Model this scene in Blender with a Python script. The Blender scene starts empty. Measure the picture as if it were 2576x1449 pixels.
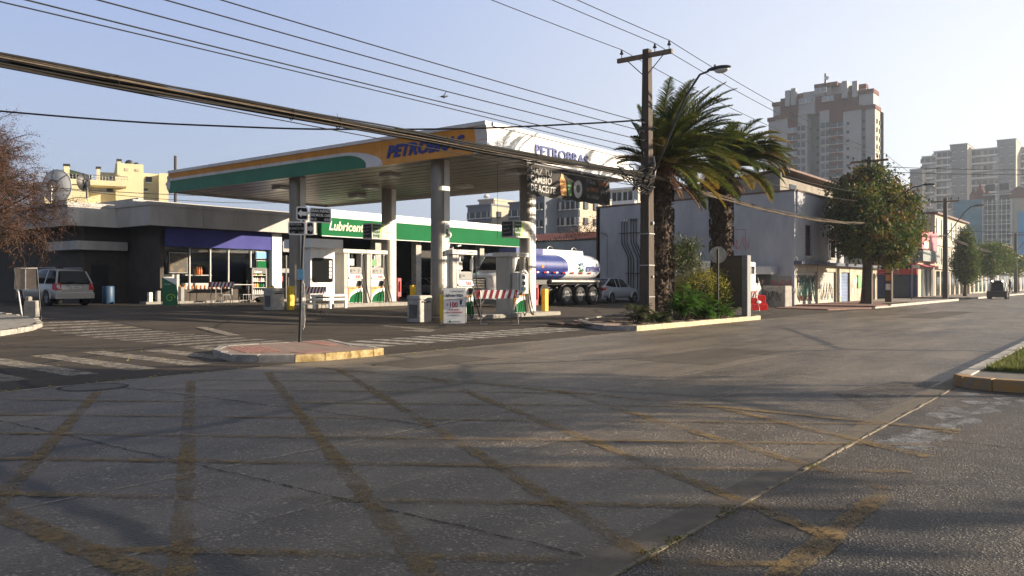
import bpy, math, random
from mathutils import Vector, Matrix
R = math.radians
random.seed(7)
S = bpy.context.scene
COL = S.collection

# ------------------------------------------------------------------ camera
TH = math.atan2(1592.0, 2051.0)          # avenue (X axis) lies this far right of the view
CT, ST = math.cos(TH), math.sin(TH)
F, HY, CX, CAMH = 2051.0, 712.0, 1288.0, 1.35
cd = bpy.data.cameras.new('camera'); cam = bpy.data.objects.new('camera', cd); COL.objects.link(cam)
cd.sensor_width = 36; cd.lens = F / 2576 * 36; cd.clip_start = .1; cd.clip_end = 5000
cd.shift_y = (HY - 724.5) / 2576
cam.location = (0, 0, CAMH); cam.rotation_euler = (R(90), 0, TH - R(90) + 0)
cam.rotation_euler = (R(90), 0, (R(90) - TH) - R(90) + 0)
cam.rotation_euler[2] = TH - R(90)
S.camera = cam

# ------------------------------------------------------------------ world and sun
SUN = Vector((1, -1.3, .415)).normalized()
W = bpy.data.worlds.new('World'); S.world = W; W.use_nodes = True
nt = W.node_tree; nt.nodes.clear()
sky = nt.nodes.new('ShaderNodeTexSky'); sky.sky_type = 'NISHITA'; sky.sun_disc = False
sky.sun_elevation = math.asin(SUN.z); sky.sun_rotation = math.atan2(SUN.x, SUN.y)
sky.air_density = 1.0; sky.dust_density = .6; sky.ozone_density = 2.0; sky.altitude = 500
bg = nt.nodes.new('ShaderNodeBackground'); bg.inputs[1].default_value = .064
wo = nt.nodes.new('ShaderNodeOutputWorld')
NN, NL = nt.nodes.new, nt.links.new      # pale city morning sky: whiter low down and towards the sun, blue overhead
tcw = NN('ShaderNodeTexCoord'); sx_ = NN('ShaderNodeSeparateXYZ'); NL(tcw.outputs['Generated'], sx_.inputs[0])
rpw = NN('ShaderNodeValToRGB'); NL(sx_.outputs[2], rpw.inputs[0]); e_ = rpw.color_ramp.elements
SK = [(0,(.70,.77,.90)),(.12,(.62,.72,.94)),(.34,(.48,.61,.98)),(.50,(.19,.22,.31)),(1,(.09,.105,.14))]
e_[0].position, e_[0].color = 0, (*SK[0][1],1); e_[1].position, e_[1].color = 1, (*SK[4][1],1)
for p_,c_ in SK[1:4]: q_ = e_.new(p_); q_.color = (*c_,1)
dt = NN('ShaderNodeVectorMath'); dt.operation = 'DOT_PRODUCT'; NL(tcw.outputs['Generated'], dt.inputs[0]); dt.inputs[1].default_value = tuple(SUN)
mr = NN('ShaderNodeMapRange'); mr.interpolation_type = 'SMOOTHSTEP'; mr.inputs[1].default_value = -.35; mr.inputs[2].default_value = .75; NL(dt.outputs['Value'], mr.inputs[0])
mz = NN('ShaderNodeMapRange'); mz.inputs[1].default_value = 0; mz.inputs[2].default_value = .6; mz.inputs[3].default_value = 1; mz.inputs[4].default_value = .25; NL(sx_.outputs[2], mz.inputs[0])
mp_ = NN('ShaderNodeMath'); mp_.operation = 'MULTIPLY'; NL(mr.outputs[0], mp_.inputs[0]); NL(mz.outputs[0], mp_.inputs[1])
gl_ = NN('ShaderNodeMix'); gl_.data_type = 'RGBA'; NL(mp_.outputs[0], gl_.inputs[0]); NL(rpw.outputs[0], gl_.inputs[6]); gl_.inputs[7].default_value = (1.5,1.5,1.48,1)
sc_ = NN('ShaderNodeVectorMath'); sc_.operation = 'SCALE'; NL(gl_.outputs[2], sc_.inputs[0])
ma = NN('ShaderNodeMapRange'); ma.inputs[1].default_value = -1; ma.inputs[2].default_value = -.5; ma.inputs[3].default_value = 2.6; ma.inputs[4].default_value = 6.0; NL(dt.outputs['Value'], ma.inputs[0]); NL(ma.outputs[0], sc_.inputs[3])   # deeper blue opposite the sun
mxs = NN('ShaderNodeMix'); mxs.data_type = 'RGBA'; mxs.inputs[0].default_value = .88; NL(sky.outputs[0], mxs.inputs[6]); NL(sc_.outputs[0], mxs.inputs[7])
NL(mxs.outputs[2], bg.inputs[0]); NL(bg.outputs[0], wo.inputs[0])
ld = bpy.data.lights.new('sun', 'SUN'); ld.energy = 5.0; ld.angle = R(.5); ld.color = (1, .84, .64)
lo = bpy.data.objects.new('sun', ld); COL.objects.link(lo)
lo.rotation_euler = SUN.to_track_quat('Z', 'Y').to_euler(); lo.location = (40, -50, 30)
S.view_settings.view_transform = 'Standard'; S.view_settings.look = 'None'
S.view_settings.gamma = 1; S.view_settings.use_curve_mapping = False
S.view_settings.exposure = 1.22
S.render.engine = 'CYCLES'
S.cycles.max_bounces = 6; S.cycles.diffuse_bounces = 3; S.cycles.glossy_bounces = 3
S.cycles.transparent_max_bounces = 12; S.cycles.volume_bounces = 0

# ------------------------------------------------------------------ helpers
def PT(px, t):            # plan position seen at column px, at depth t along the view
    r = (px - CX) / F * t
    return (t * CT + r * ST, t * ST - r * CT)
def ZT(py, t): return CAMH + (HY - py) / F * t
def atY(px, Y):
    k = (px - CX) / F; t = Y / (ST - k * CT); return (t * (CT + k * ST), t)
def atX(px, X):
    k = (px - CX) / F; t = X / (CT + k * ST); return (t * (ST - k * CT), t)
def G(y):                 # height of the ground: forecourt a little higher than the avenue
    u = min(1, max(0, (y - 20) / 9)); return .30 * u * u * (3 - 2 * u)

ORIG = {}
def thing(name, label, cat, loc=(0, 0, 0), rz=0, group=None, sc=1):
    o = bpy.data.objects.new(name, None); COL.objects.link(o)
    o.location = loc; o.rotation_euler = (0, 0, rz); o.scale = (sc, sc, sc); o.empty_display_size = .3
    o['label'] = label; o['category'] = cat
    if group: o['group'] = group
    ORIG[o.name] = Matrix.Translation(loc) @ Matrix.Rotation(rz, 4, 'Z')
    return o
def tag(o, label, cat, group=None):
    o['label'] = label; o['category'] = cat
    if group: o['group'] = group
    return o
def struct(o): o['kind'] = 'structure'; return o
def stuff(o, label=None, cat=None):
    o['kind'] = 'stuff'
    if label: o['label'] = label
    if cat: o['category'] = cat
    return o

class MB:
    def __init__(s): s.v = []; s.f = []; s.m = []; s.sm = []
    def add(s, vs, fs, m=0, sm=False):
        b = len(s.v); s.v += [tuple(p) for p in vs]
        for f in fs: s.f.append([b + i for i in f]); s.m.append(m); s.sm.append(sm)
        return s
    def quad(s, a, b, c, d, m=0): return s.add([a, b, c, d], [(0, 1, 2, 3)], m)
    def box(s, x0, x1, y0, y1, z0, z1, m=0):
        vs = [(x0,y0,z0),(x1,y0,z0),(x1,y1,z0),(x0,y1,z0),(x0,y0,z1),(x1,y0,z1),(x1,y1,z1),(x0,y1,z1)]
        return s.add(vs, [(0,3,2,1),(4,5,6,7),(0,1,5,4),(1,2,6,5),(2,3,7,6),(3,0,4,7)], m)
    def cbox(s, x0, x1, y0, y1, z0, z1, c=.02, m=0):   # box with chamfered upright edges and top
        p = [(x0+c,y0),(x1-c,y0),(x1,y0+c),(x1,y1-c),(x1-c,y1),(x0+c,y1),(x0,y1-c),(x0,y0+c)]
        q = [(x0+2*c,y0+c),(x1-2*c,y0+c),(x1-c,y0+2*c),(x1-c,y1-2*c),(x1-2*c,y1-c),(x0+2*c,y1-c),(x0+c,y1-2*c),(x0+c,y0+2*c)]
        vs = [(a,b,z0) for a,b in p] + [(a,b,z1-c) for a,b in p] + [(a,b,z1) for a,b in q]
        fs = [tuple(range(7,-1,-1)), tuple(range(16,24))]
        for k in (0, 8):
            for i in range(8): j = (i+1) % 8; fs.append((k+i, k+j, k+8+j, k+8+i))
        return s.add(vs, fs, m)
    def obox(s, c, a, b, d, m=0):      # centre and three half-axis vectors
        c, a, b, d = Vector(c), Vector(a), Vector(b), Vector(d)
        vs = [c-a-b-d, c+a-b-d, c+a+b-d, c-a+b-d, c-a-b+d, c+a-b+d, c+a+b+d, c-a+b+d]
        return s.add(vs, [(0,3,2,1),(4,5,6,7),(0,1,5,4),(1,2,6,5),(2,3,7,6),(3,0,4,7)], m)
    def prism(s, pts, z0, z1, m=0, mt=None):
        n = len(pts); vs = [(p[0],p[1],z0) for p in pts] + [(p[0],p[1],z1) for p in pts]
        s.add(vs, [tuple(range(n-1,-1,-1))] + [(i,(i+1)%n,n+(i+1)%n,n+i) for i in range(n)], m)
        return s.add([(p[0],p[1],z1) for p in pts], [tuple(range(n))], m if mt is None else mt)
    def ext(s, pts, d, m=0):           # planar polygon (3-D points) extruded along d
        d = Vector(d); n = len(pts); P = [Vector(p) for p in pts]; vs = P + [p + d for p in P]
        return s.add(vs, [tuple(range(n-1,-1,-1)), tuple(range(n,2*n))] + [(i,(i+1)%n,n+(i+1)%n,n+i) for i in range(n)], m)
    def tube(s, path, r, n=8, m=0, caps=True, sm=True):
        P = [Vector(p) for p in path]; k = len(P); rr = r if isinstance(r, (list, tuple)) else [r]*k
        vs = []; up = Vector((0,0,1))
        for i, p in enumerate(P):
            t = (P[min(i+1,k-1)] - P[max(i-1,0)])
            if t.length < 1e-9: t = Vector((0,0,1))
            t.normalize(); a = t.cross(up)
            if a.length < 1e-3: a = t.cross(Vector((1,0,0)))
            a.normalize(); b = a.cross(t)
            for j in range(n):
                w = 2*math.pi*j/n; vs.append(p + (a*math.cos(w) + b*math.sin(w))*rr[i])
        fs = [(i*n+j, i*n+(j+1)%n, (i+1)*n+(j+1)%n, (i+1)*n+j) for i in range(k-1) for j in range(n)]
        s.add(vs, fs, m, sm)
        if caps:
            s.add(vs[:n], [tuple(range(n-1,-1,-1))], m); s.add(vs[-n:], [tuple(range(n))], m)
        return s
    def cyl(s, a, b, r0, r1=None, n=12, m=0): return s.tube([a, b], [r0, r0 if r1 is None else r1], n, m)
    def ball(s, c, rx, ry=None, rz=None, m=0, nu=12, nv=8, fn=None):
        ry = rx if ry is None else ry; rz = rx if rz is None else rz; vs = []
        for i in range(nv+1):
            ph = math.pi*i/nv
            for j in range(nu):
                th = 2*math.pi*j/nu
                p = Vector((rx*math.sin(ph)*math.cos(th), ry*math.sin(ph)*math.sin(th), rz*math.cos(ph)))
                if fn: p = fn(p)
                vs.append(Vector(c)+p)
        return s.add(vs, [(i*nu+j,(i+1)*nu+j,(i+1)*nu+(j+1)%nu,i*nu+(j+1)%nu) for i in range(nv) for j in range(nu)], m, True)
    def loft(s, secs, m=0, closed=True, caps=True, sm=True):
        n = len(secs[0]); vs = [p for q in secs for p in q]; k = len(secs); e = n if closed else n-1
        s.add(vs, [(i*n+j, i*n+(j+1)%n, (i+1)*n+(j+1)%n, (i+1)*n+j) for i in range(k-1) for j in range(e)], m, sm)
        if caps: s.add(secs[0], [tuple(range(n-1,-1,-1))], m); s.add(secs[-1], [tuple(range(n))], m)
        return s
    def build(s, name, mats, parent=None, world=False, loc=None, bevel=0, sub=0, auto=None):
        me = bpy.data.meshes.new(name)
        vs = s.v; par = parent
        if parent is not None and world:
            inv = ORIG[parent.name].inverted(); vs = [inv @ Vector(p) for p in vs]
        me.from_pydata([tuple(p) for p in vs], [], s.f)
        if not isinstance(mats, (list, tuple)): mats = [mats]
        for mm in mats: me.materials.append(mm)
        me.polygons.foreach_set('material_index', s.m); me.polygons.foreach_set('use_smooth', s.sm)
        me.update()
        o = bpy.data.objects.new(name, me); COL.objects.link(o)
        ORIG[o.name] = Matrix()
        if parent is not None:
            o.parent = parent; ORIG[o.name] = ORIG[parent.name]
        if loc: o.location = loc
        if bevel:
            b = o.modifiers.new('b', 'BEVEL'); b.width = bevel; b.segments = 2; b.limit_method = 'ANGLE'; b.angle_limit = R(40)
        if sub:
            b = o.modifiers.new('s', 'SUBSURF'); b.levels = sub; b.render_levels = sub
        return o

def copy_tree(o, parent=None, **kw):
    c = o.copy(); COL.objects.link(c)
    ORIG[c.name] = ORIG.get(o.name, Matrix())
    if parent is not None: c.parent = parent
    for ch in list(o.children): copy_tree(ch, c)
    return c
def dup(o, loc, rz=None, label=None, sc=None):
    c = copy_tree(o); c.location = loc
    if rz is not None: c.rotation_euler = (0, 0, rz)
    if label: c['label'] = label
    if sc: c.scale = (sc, sc, sc)
    return c

def text(body, size, mt, parent, org, right, up=(0,0,1), name='lettering', depth=.004, bold=0, shear=0, align='LEFT', sx=1, world=True, ls=1.0):
    cu = bpy.data.curves.new('t', 'FONT'); cu.body = body; cu.size = size; cu.extrude = depth; cu.offset = bold
    cu.shear = shear; cu.align_x = align; cu.space_line = ls; cu.resolution_u = 2
    ob = bpy.data.objects.new('t', cu); me = bpy.data.meshes.new_from_object(ob)
    bpy.data.objects.remove(ob); bpy.data.curves.remove(cu)
    r = Vector(right).normalized(); u = Vector(up).normalized(); n = r.cross(u); org = Vector(org)
    inv = ORIG[parent.name].inverted() if (parent is not None and world) else Matrix()
    for v in me.vertices: v.co = inv @ (org + r*v.co.x*sx + u*v.co.y + n*(v.co.z + depth))
    me.name = name; me.materials.clear(); me.materials.append(mt)
    for p in me.polygons: p.material_index = 0
    o = bpy.data.objects.new(name, me); COL.objects.link(o)
    if parent is not None: o.parent = parent; ORIG[o.name] = ORIG[parent.name]
    return o

# ------------------------------------------------------------------ materials
def mat(name, col, rough=.6, metal=0, var=.12, scale=3, bump=0, bscale=40, spec=.5, col2=None, lo_=.35, hi_=.65, emit=None, stretch=None, detail=6, coat=0):
    m = bpy.data.materials.new(name); m.use_nodes = True; n = m.node_tree.nodes; L = m.node_tree.links
    b = n['Principled BSDF']; b.inputs['Roughness'].default_value = rough; b.inputs['Metallic'].default_value = metal
    b.inputs['Specular IOR Level'].default_value = spec; b.inputs['Coat Weight'].default_value = coat
    tc = n.new('ShaderNodeTexCoord'); src = tc.outputs['Object']
    if stretch:
        mp = n.new('ShaderNodeMapping'); mp.inputs['Scale'].default_value = stretch; L.new(src, mp.inputs[0]); src = mp.outputs[0]
    nz = n.new('ShaderNodeTexNoise'); nz.inputs['Scale'].default_value = scale; nz.inputs['Detail'].default_value = detail; nz.inputs['Roughness'].default_value = .65
    L.new(src, nz.inputs['Vector'])
    cr = n.new('ShaderNodeValToRGB'); L.new(nz.outputs[0], cr.inputs[0])
    c2 = col2 if col2 else tuple(min(1, c*(1+var)) for c in col)
    c1 = col if col2 else tuple(c*(1-var) for c in col)
    cr.color_ramp.elements[0].position = lo_; cr.color_ramp.elements[1].position = hi_
    cr.color_ramp.elements[0].color = (*c1, 1); cr.color_ramp.elements[1].color = (*c2, 1)
    L.new(cr.outputs[0], b.inputs['Base Color'])
    if bump:
        nb = n.new('ShaderNodeTexNoise'); nb.inputs['Scale'].default_value = bscale; nb.inputs['Detail'].default_value = 4
        L.new(src, nb.inputs['Vector']); bp = n.new('ShaderNodeBump'); bp.inputs['Strength'].default_value = bump; bp.inputs['Distance'].default_value = .02
        L.new(nb.outputs[0], bp.inputs['Height']); L.new(bp.outputs[0], b.inputs['Normal'])
    if emit:
        b.inputs['Emission Color'].default_value = (*emit[:3], 1); b.inputs['Emission Strength'].default_value = emit[3]
    return m

def ground_mat(name, base, light, stain, tint, rough=.75, jx=None, lanes=None, agg=26, aggamt=.5, patch=True, spec=.35, slabs=False):
    m = bpy.data.materials.new(name); m.use_nodes = True; n = m.node_tree.nodes; L = m.node_tree.links
    b = n['Principled BSDF']; tc = n.new('ShaderNodeTexCoord'); src = tc.outputs['Object']
    def noise(sc, det=8, rg=.6, vec=None, dist=0):
        x = n.new('ShaderNodeTexNoise'); x.inputs['Scale'].default_value = sc; x.inputs['Detail'].default_value = det
        x.inputs['Roughness'].default_value = rg; x.inputs['Distortion'].default_value = dist; L.new(vec or src, x.inputs['Vector']); return x.outputs[0]
    def ramp(f, a, c, ca=(0,0,0), cb=(1,1,1)):
        x = n.new('ShaderNodeValToRGB'); x.color_ramp.elements[0].position = a; x.color_ramp.elements[1].position = c
        x.color_ramp.elements[0].color = (*ca, 1); x.color_ramp.elements[1].color = (*cb, 1); L.new(f, x.inputs[0]); return x.outputs[0]
    def mix(f, a, c, mode='MIX', fac=None):
        x = n.new('ShaderNodeMix'); x.data_type = 'RGBA'; x.blend_type = mode
        if f is not None: L.new(f, x.inputs[0])
        else: x.inputs[0].default_value = fac
        for s_, v in ((6, a), (7, c)):
            if isinstance(v, tuple): x.inputs[s_].default_value = (*v, 1)
            else: L.new(v, x.inputs[s_])
        return x.outputs[2]
    def mul(f, k):
        x = n.new('ShaderNodeMath'); x.operation = 'MULTIPLY'; x.inputs[1].default_value = k; L.new(f, x.inputs[0]); return x.outputs[0]
    mp = n.new('ShaderNodeMapping'); mp.inputs['Scale'].default_value = (.25, 1.2, 1); L.new(src, mp.inputs[0])
    c = mix(ramp(noise(.35, 10, .62), .36, .66), base, stain)
    c = mix(ramp(noise(1.1, 8, .6, mp.outputs[0], .5), .42, .7), c, tint)
    # tyre-worn streaks along the avenue
    mp2 = n.new('ShaderNodeMapping'); mp2.inputs['Scale'].default_value = (.04, 1.0, 1); L.new(src, mp2.inputs[0])
    c = mix(mul(ramp(noise(1.3, 5, .5, mp2.outputs[0]), .45, .75), .4), c, stain)
    if slabs:      # each cast slab has weathered to its own tone
        ms = n.new('ShaderNodeMapping'); ms.inputs['Location'].default_value = (0, -1.95, 0); L.new(src, ms.inputs[0])
        br = n.new('ShaderNodeTexBrick'); br.inputs['Scale'].default_value = 1; br.inputs['Brick Width'].default_value = 4.4; br.inputs['Row Height'].default_value = 3.35
        br.inputs['Mortar Size'].default_value = .006; br.inputs['Color1'].default_value = (.78,.78,.78,1); br.inputs['Color2'].default_value = (1.3,1.28,1.24,1); br.inputs['Mortar'].default_value = (.35,.33,.3,1); br.offset = .37
        L.new(ms.outputs[0], br.inputs['Vector']); c = mix(None, c, br.outputs[0], 'MULTIPLY', .85)
    # exposed aggregate
    vo = n.new('ShaderNodeTexVoronoi'); vo.inputs['Scale'].default_value = agg; L.new(src, vo.inputs['Vector'])
    sp = ramp(vo.outputs['Distance'], .12, .42, (1,1,1), (0,0,0))
    pm = n.new('ShaderNodeMath'); pm.operation = 'MULTIPLY'; L.new(sp, pm.inputs[0]); L.new(ramp(noise(3.5, 8, .7), .40, .58), pm.inputs[1])
    c = mix(mul(pm.outputs[0], min(1,aggamt*1.1)), c, light)
    va = n.new('ShaderNodeTexVoronoi'); va.inputs['Scale'].default_value = agg*.42; L.new(src, va.inputs['Vector'])
    pa_ = n.new('ShaderNodeMath'); pa_.operation = 'MULTIPLY'; L.new(ramp(va.outputs['Distance'], .10, .30, (1,1,1), (0,0,0)), pa_.inputs[0]); L.new(ramp(noise(9, 3), .50, .62), pa_.inputs[1])
    c = mix(mul(pa_.outputs[0], aggamt), c, light)
    g_ = ramp(noise(140, 2, .8), .35, .65, (.42,.42,.42), (1.6,1.6,1.6)); c = mix(None, c, g_, 'MULTIPLY', .9)   # grit
    vo2 = n.new('ShaderNodeTexVoronoi'); vo2.inputs['Scale'].default_value = 3.1; L.new(src, vo2.inputs['Vector'])
    c = mix(ramp(vo2.outputs['Distance'], .035, .07, (.85,.85,.85), (0,0,0)), c, tuple(x*.25 for x in base))   # small dark holes
    # oil spots
    c = mix(mul(ramp(noise(.55, 3, .5), .66, .74), .55), c, tuple(x*.45 for x in base))
    # fine cracks
    if jx:
        vc = n.new('ShaderNodeTexVoronoi'); vc.feature = 'DISTANCE_TO_EDGE'; vc.inputs['Scale'].default_value = jx
        dn = n.new('ShaderNodeTexNoise'); dn.inputs['Scale'].default_value = 1.5; dn.inputs['Detail'].default_value = 6; L.new(src, dn.inputs['Vector'])
        mx = n.new('ShaderNodeMix'); mx.data_type = 'VECTOR'; mx.inputs[0].default_value = .25; L.new(src, mx.inputs[4]); L.new(dn.outputs[1], mx.inputs[5])
        L.new(mx.outputs[1], vc.inputs['Vector'])
        c = mix(mul(ramp(vc.outputs[0], .004, .012, (1,1,1), (0,0,0)), .75), c, (.012, .011, .01))
    L.new(c, b.inputs['Base Color'])
    rr = n.new('ShaderNodeMapRange'); L.new(noise(2.5, 6), rr.inputs[0]); rr.inputs[3].default_value = rough-.12; rr.inputs[4].default_value = rough+.12
    L.new(rr.outputs[0], b.inputs['Roughness']); b.inputs['Specular IOR Level'].default_value = spec
    bp = n.new('ShaderNodeBump'); bp.inputs['Strength'].default_value = .9; bp.inputs['Distance'].default_value = .018
    ad = n.new('ShaderNodeMath'); ad.operation = 'ADD'; L.new(noise(55, 4), ad.inputs[0]); L.new(mul(pm.outputs[0], .6), ad.inputs[1])
    L.new(ad.outputs[0], bp.inputs['Height']); L.new(bp.outputs[0], b.inputs['Normal'])
    return m

def worn(name, col, thr=.5, soft=.12, scale=3, rough=.8, base=(.06,.055,.05), amt=1.0):   # paint worn through in patches
    m = bpy.data.materials.new(name); m.use_nodes = True; n = m.node_tree.nodes; L = m.node_tree.links
    b = n['Principled BSDF']; b.inputs['Roughness'].default_value = rough; out = n['Material Output']
    tc = n.new('ShaderNodeTexCoord')
    a = n.new('ShaderNodeTexNoise'); a.inputs['Scale'].default_value = scale; a.inputs['Detail'].default_value = 10; a.inputs['Roughness'].default_value = .7
    L.new(tc.outputs['Object'], a.inputs['Vector'])
    r = n.new('ShaderNodeValToRGB'); r.color_ramp.elements[0].position = thr-soft; r.color_ramp.elements[1].position = thr+soft
    r.color_ramp.elements[1].color = (amt, amt, amt, 1); L.new(a.outputs[0], r.inputs[0])
    f1 = n.new('ShaderNodeTexNoise'); f1.inputs['Scale'].default_value = 34; f1.inputs['Detail'].default_value = 6; f1.inputs['Roughness'].default_value = .75; L.new(tc.outputs['Object'], f1.inputs['Vector'])
    fr = n.new('ShaderNodeValToRGB'); fr.color_ramp.elements[0].position = .43; fr.color_ramp.elements[1].position = .48; fr.color_ramp.elements[0].color = (.15,.15,.15,1); L.new(f1.outputs[0], fr.inputs[0])
    mu = n.new('ShaderNodeMath'); mu.operation = 'MULTIPLY'; L.new(r.outputs[0], mu.inputs[0]); L.new(fr.outputs[0], mu.inputs[1])
    f3 = n.new('ShaderNodeTexNoise'); f3.inputs['Scale'].default_value = 5.5; f3.inputs['Detail'].default_value = 8; f3.inputs['Roughness'].default_value = .7; L.new(tc.outputs['Object'], f3.inputs['Vector'])
    r3 = n.new('ShaderNodeValToRGB'); r3.color_ramp.elements[0].position = .34; r3.color_ramp.elements[1].position = .56; r3.color_ramp.elements[0].color = (.25,.25,.25,1); L.new(f3.outputs[0], r3.inputs[0])
    mu2 = n.new('ShaderNodeMath'); mu2.operation = 'MULTIPLY'; L.new(mu.outputs[0], mu2.inputs[0]); L.new(r3.outputs[0], mu2.inputs[1]); mu = mu2
    c = n.new('ShaderNodeTexNoise'); c.inputs['Scale'].default_value = 9; c.inputs['Detail'].default_value = 6; L.new(tc.outputs['Object'], c.inputs['Vector'])
    r2 = n.new('ShaderNodeValToRGB'); r2.color_ramp.elements[0].color = (*[x*.6 for x in col], 1); r2.color_ramp.elements[1].color = (*col, 1)
    r2.color_ramp.elements[0].position = .35; r2.color_ramp.elements[1].position = .6
    L.new(c.outputs[0], r2.inputs[0]); L.new(r2.outputs[0], b.inputs['Base Color'])
    tr = n.new('ShaderNodeBsdfTransparent'); mx = n.new('ShaderNodeMixShader')
    L.new(mu.outputs[0], mx.inputs[0]); L.new(tr.outputs[0], mx.inputs[1]); L.new(b.outputs[0], mx.inputs[2]); L.new(mx.outputs[0], out.inputs[0])
    return m

def glass(name, col, rough=.05, trans=0.0, spec=.5):
    m = bpy.data.materials.new(name); m.use_nodes = True; n = m.node_tree.nodes; L = m.node_tree.links
    b = n['Principled BSDF']; b.inputs['Base Color'].default_value = (*col, 1); b.inputs['Roughness'].default_value = rough; b.inputs['Specular IOR Level'].default_value = spec
    if trans:
        tr = n.new('ShaderNodeBsdfTransparent'); mx = n.new('ShaderNodeMixShader'); mx.inputs[0].default_value = trans
        gl = n.new('ShaderNodeBsdfGlossy'); gl.inputs[0].default_value = (.8,.85,.85,1); gl.inputs['Roughness'].default_value = .02
        fr = n.new('ShaderNodeFresnel'); fr.inputs[0].default_value = 1.5
        m2 = n.new('ShaderNodeMixShader'); L.new(fr.outputs[0], m2.inputs[0]); L.new(tr.outputs[0], m2.inputs[1]); L.new(gl.outputs[0], m2.inputs[2])
        L.new(m2.outputs[0], n['Material Output'].inputs[0])
    return m

M = {}
def D(k, *a, **kw): M[k] = mat(k, *a, **kw)
D('white_paint', (.74,.73,.70), .45, var=.06, scale=1.5)
D('canopy_white', (.76,.755,.74), .6, var=.05, scale=.8)
D('canopy_grey', (.56,.54,.52), .45, var=.12, scale=1.5)
D('orange_panel', (.60,.25,.03), .5, var=.12, scale=1.5, detail=10)
D('green_panel', (.014,.13,.055), .5, var=.15, scale=1.2, detail=10)
D('lube_green', (.006,.115,.036), .8, var=.10, scale=.8, spec=.15)
D('blue_letter', (.015,.03,.19), .5, var=.1)
D('grey_letter', (.13,.15,.29), .85, var=.1, spec=.1)
D('ceiling_metal', (.34,.30,.25), .35, metal=.1, var=.2, scale=.9, spec=.6)
D('column_grey', (.235,.208,.175), .4, metal=.2, var=.18, scale=2, stretch=(1,1,.4))
D('column_white', (.72,.71,.68), .4, var=.06, scale=2)
D('concrete', (.26,.245,.22), .85, var=.22, scale=5, bump=.3, bscale=60)
D('light_concrete', (.38,.36,.32), .85, var=.25, scale=4, bump=.3, bscale=60)
D('dark_concrete', (.12,.11,.10), .85, var=.3, scale=4, bump=.3)
D('kerb', (.30,.28,.25), .85, var=.3, scale=6, bump=.4, bscale=50)
D('kerb_yellow', (.17,.11,.03), .9, col2=(.42,.33,.17), scale=8, bump=.4, bscale=50)
D('yellow', (.78,.52,.02), .5, var=.12, scale=4)
D('red', (.45,.02,.02), .5, var=.1); D('dark_red', (.25,.02,.03), .5, var=.15)
D('white', (.78,.77,.74), .5, var=.05); D('black', (.012,.012,.013), .45, var=.2); D('rubber', (.016,.016,.017), .8, var=.3, scale=12)
D('dark_grey', (.05,.05,.052), .5, var=.2); D('mid_grey', (.18,.18,.18), .5, var=.15); D('light_grey', (.45,.45,.44), .45, var=.08)
D('shop_fascia', (.33,.31,.285), .7, col2=(.44,.42,.395), scale=1.6, stretch=(1,1,.25), detail=10)
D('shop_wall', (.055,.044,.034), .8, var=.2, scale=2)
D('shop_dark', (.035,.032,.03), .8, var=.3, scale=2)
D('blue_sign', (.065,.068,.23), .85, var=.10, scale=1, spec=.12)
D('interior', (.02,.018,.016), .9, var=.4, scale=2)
D('stucco', (.27,.28,.31), .9, col2=(.36,.37,.40), scale=1.1, bump=.25, bscale=25, detail=12, stretch=(1,1,.35))
D('stucco_warm', (.34,.29,.215), .9, col2=(.47,.42,.33), scale=1.6, bump=.2, bscale=25, detail=12, stretch=(1,1,.5))
D('roof_wall', (.17,.15,.125), .9, col2=(.27,.24,.20), scale=1.5, detail=10); D('brown_trim', (.10,.045,.03), .7, var=.2); D('red_tile', (.28,.07,.045), .8, var=.25, scale=6)
D('tower_white', (.38,.375,.37), .85, var=.1, scale=.2); D('tower_brown', (.12,.032,.022), .85, var=.15, scale=.3)
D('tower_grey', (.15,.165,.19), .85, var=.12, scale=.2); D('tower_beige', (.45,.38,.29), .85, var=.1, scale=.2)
D('tower_light', (.72,.70,.67), .8, var=.08); D('yellow_wall', (.64,.56,.34), .85, var=.07, scale=.4)
D('wood', (.065,.048,.036), .85, var=.35, scale=3, stretch=(6,6,.5), bump=.4, bscale=8)
D('wood_arm', (.16,.11,.075), .8, var=.25, scale=4)
D('pole_concrete', (.17,.155,.135), .85, var=.25, scale=4, stretch=(3,3,.6), bump=.3)
D('metal', (.32,.31,.30), .35, metal=.8, var=.15); D('dark_metal', (.035,.035,.037), .45, metal=.3, var=.3)
D('cable', (.010,.009,.008), .7, var=.3, scale=10, spec=.25); D('cable_light', (.11,.085,.06), .75, var=.3, scale=10, spec=.2)
D('trunk', (.07,.05,.035), .95, var=.5, scale=7, bump=1, bscale=12)
D('palm_trunk', (.06,.04,.026), .95, var=.6, scale=9, bump=1, bscale=16)
D('palm_leaf', (.035,.060,.012), .65, col2=(.10,.125,.022), scale=2.2, spec=.25); D('palm_yellow', (.28,.17,.03), .55, col2=(.16,.15,.03), scale=3)
D('palm_dead', (.14,.07,.035), .8, var=.4, scale=4)
D('leaf_dark', (.022,.045,.008), .65, col2=(.05,.08,.014), scale=2, spec=.2); D('leaf_olive', (.08,.095,.014), .65, col2=(.13,.12,.018), scale=2, spec=.2)
D('leaf_orange', (.12,.060,.015), .6, col2=(.17,.10,.02), scale=3, spec=.2)
D('leaf_green', (.035,.11,.012), .6, col2=(.08,.18,.02), scale=3, spec=.2); D('leaf_yellow', (.42,.36,.07), .6, col2=(.28,.28,.06), scale=3, spec=.2)
D('leaf_grey', (.05,.06,.028), .5, col2=(.10,.10,.055), scale=3)
D('leaf_red', (.065,.030,.02), .9, col2=(.12,.055,.03), scale=3, spec=.1); D('twig', (.06,.038,.026), .9, var=.3)
D('grass', (.07,.095,.02), .8, col2=(.14,.15,.04), scale=2)
D('soil', (.10,.07,.05), .95, var=.4, scale=5, bump=.6)
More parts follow.
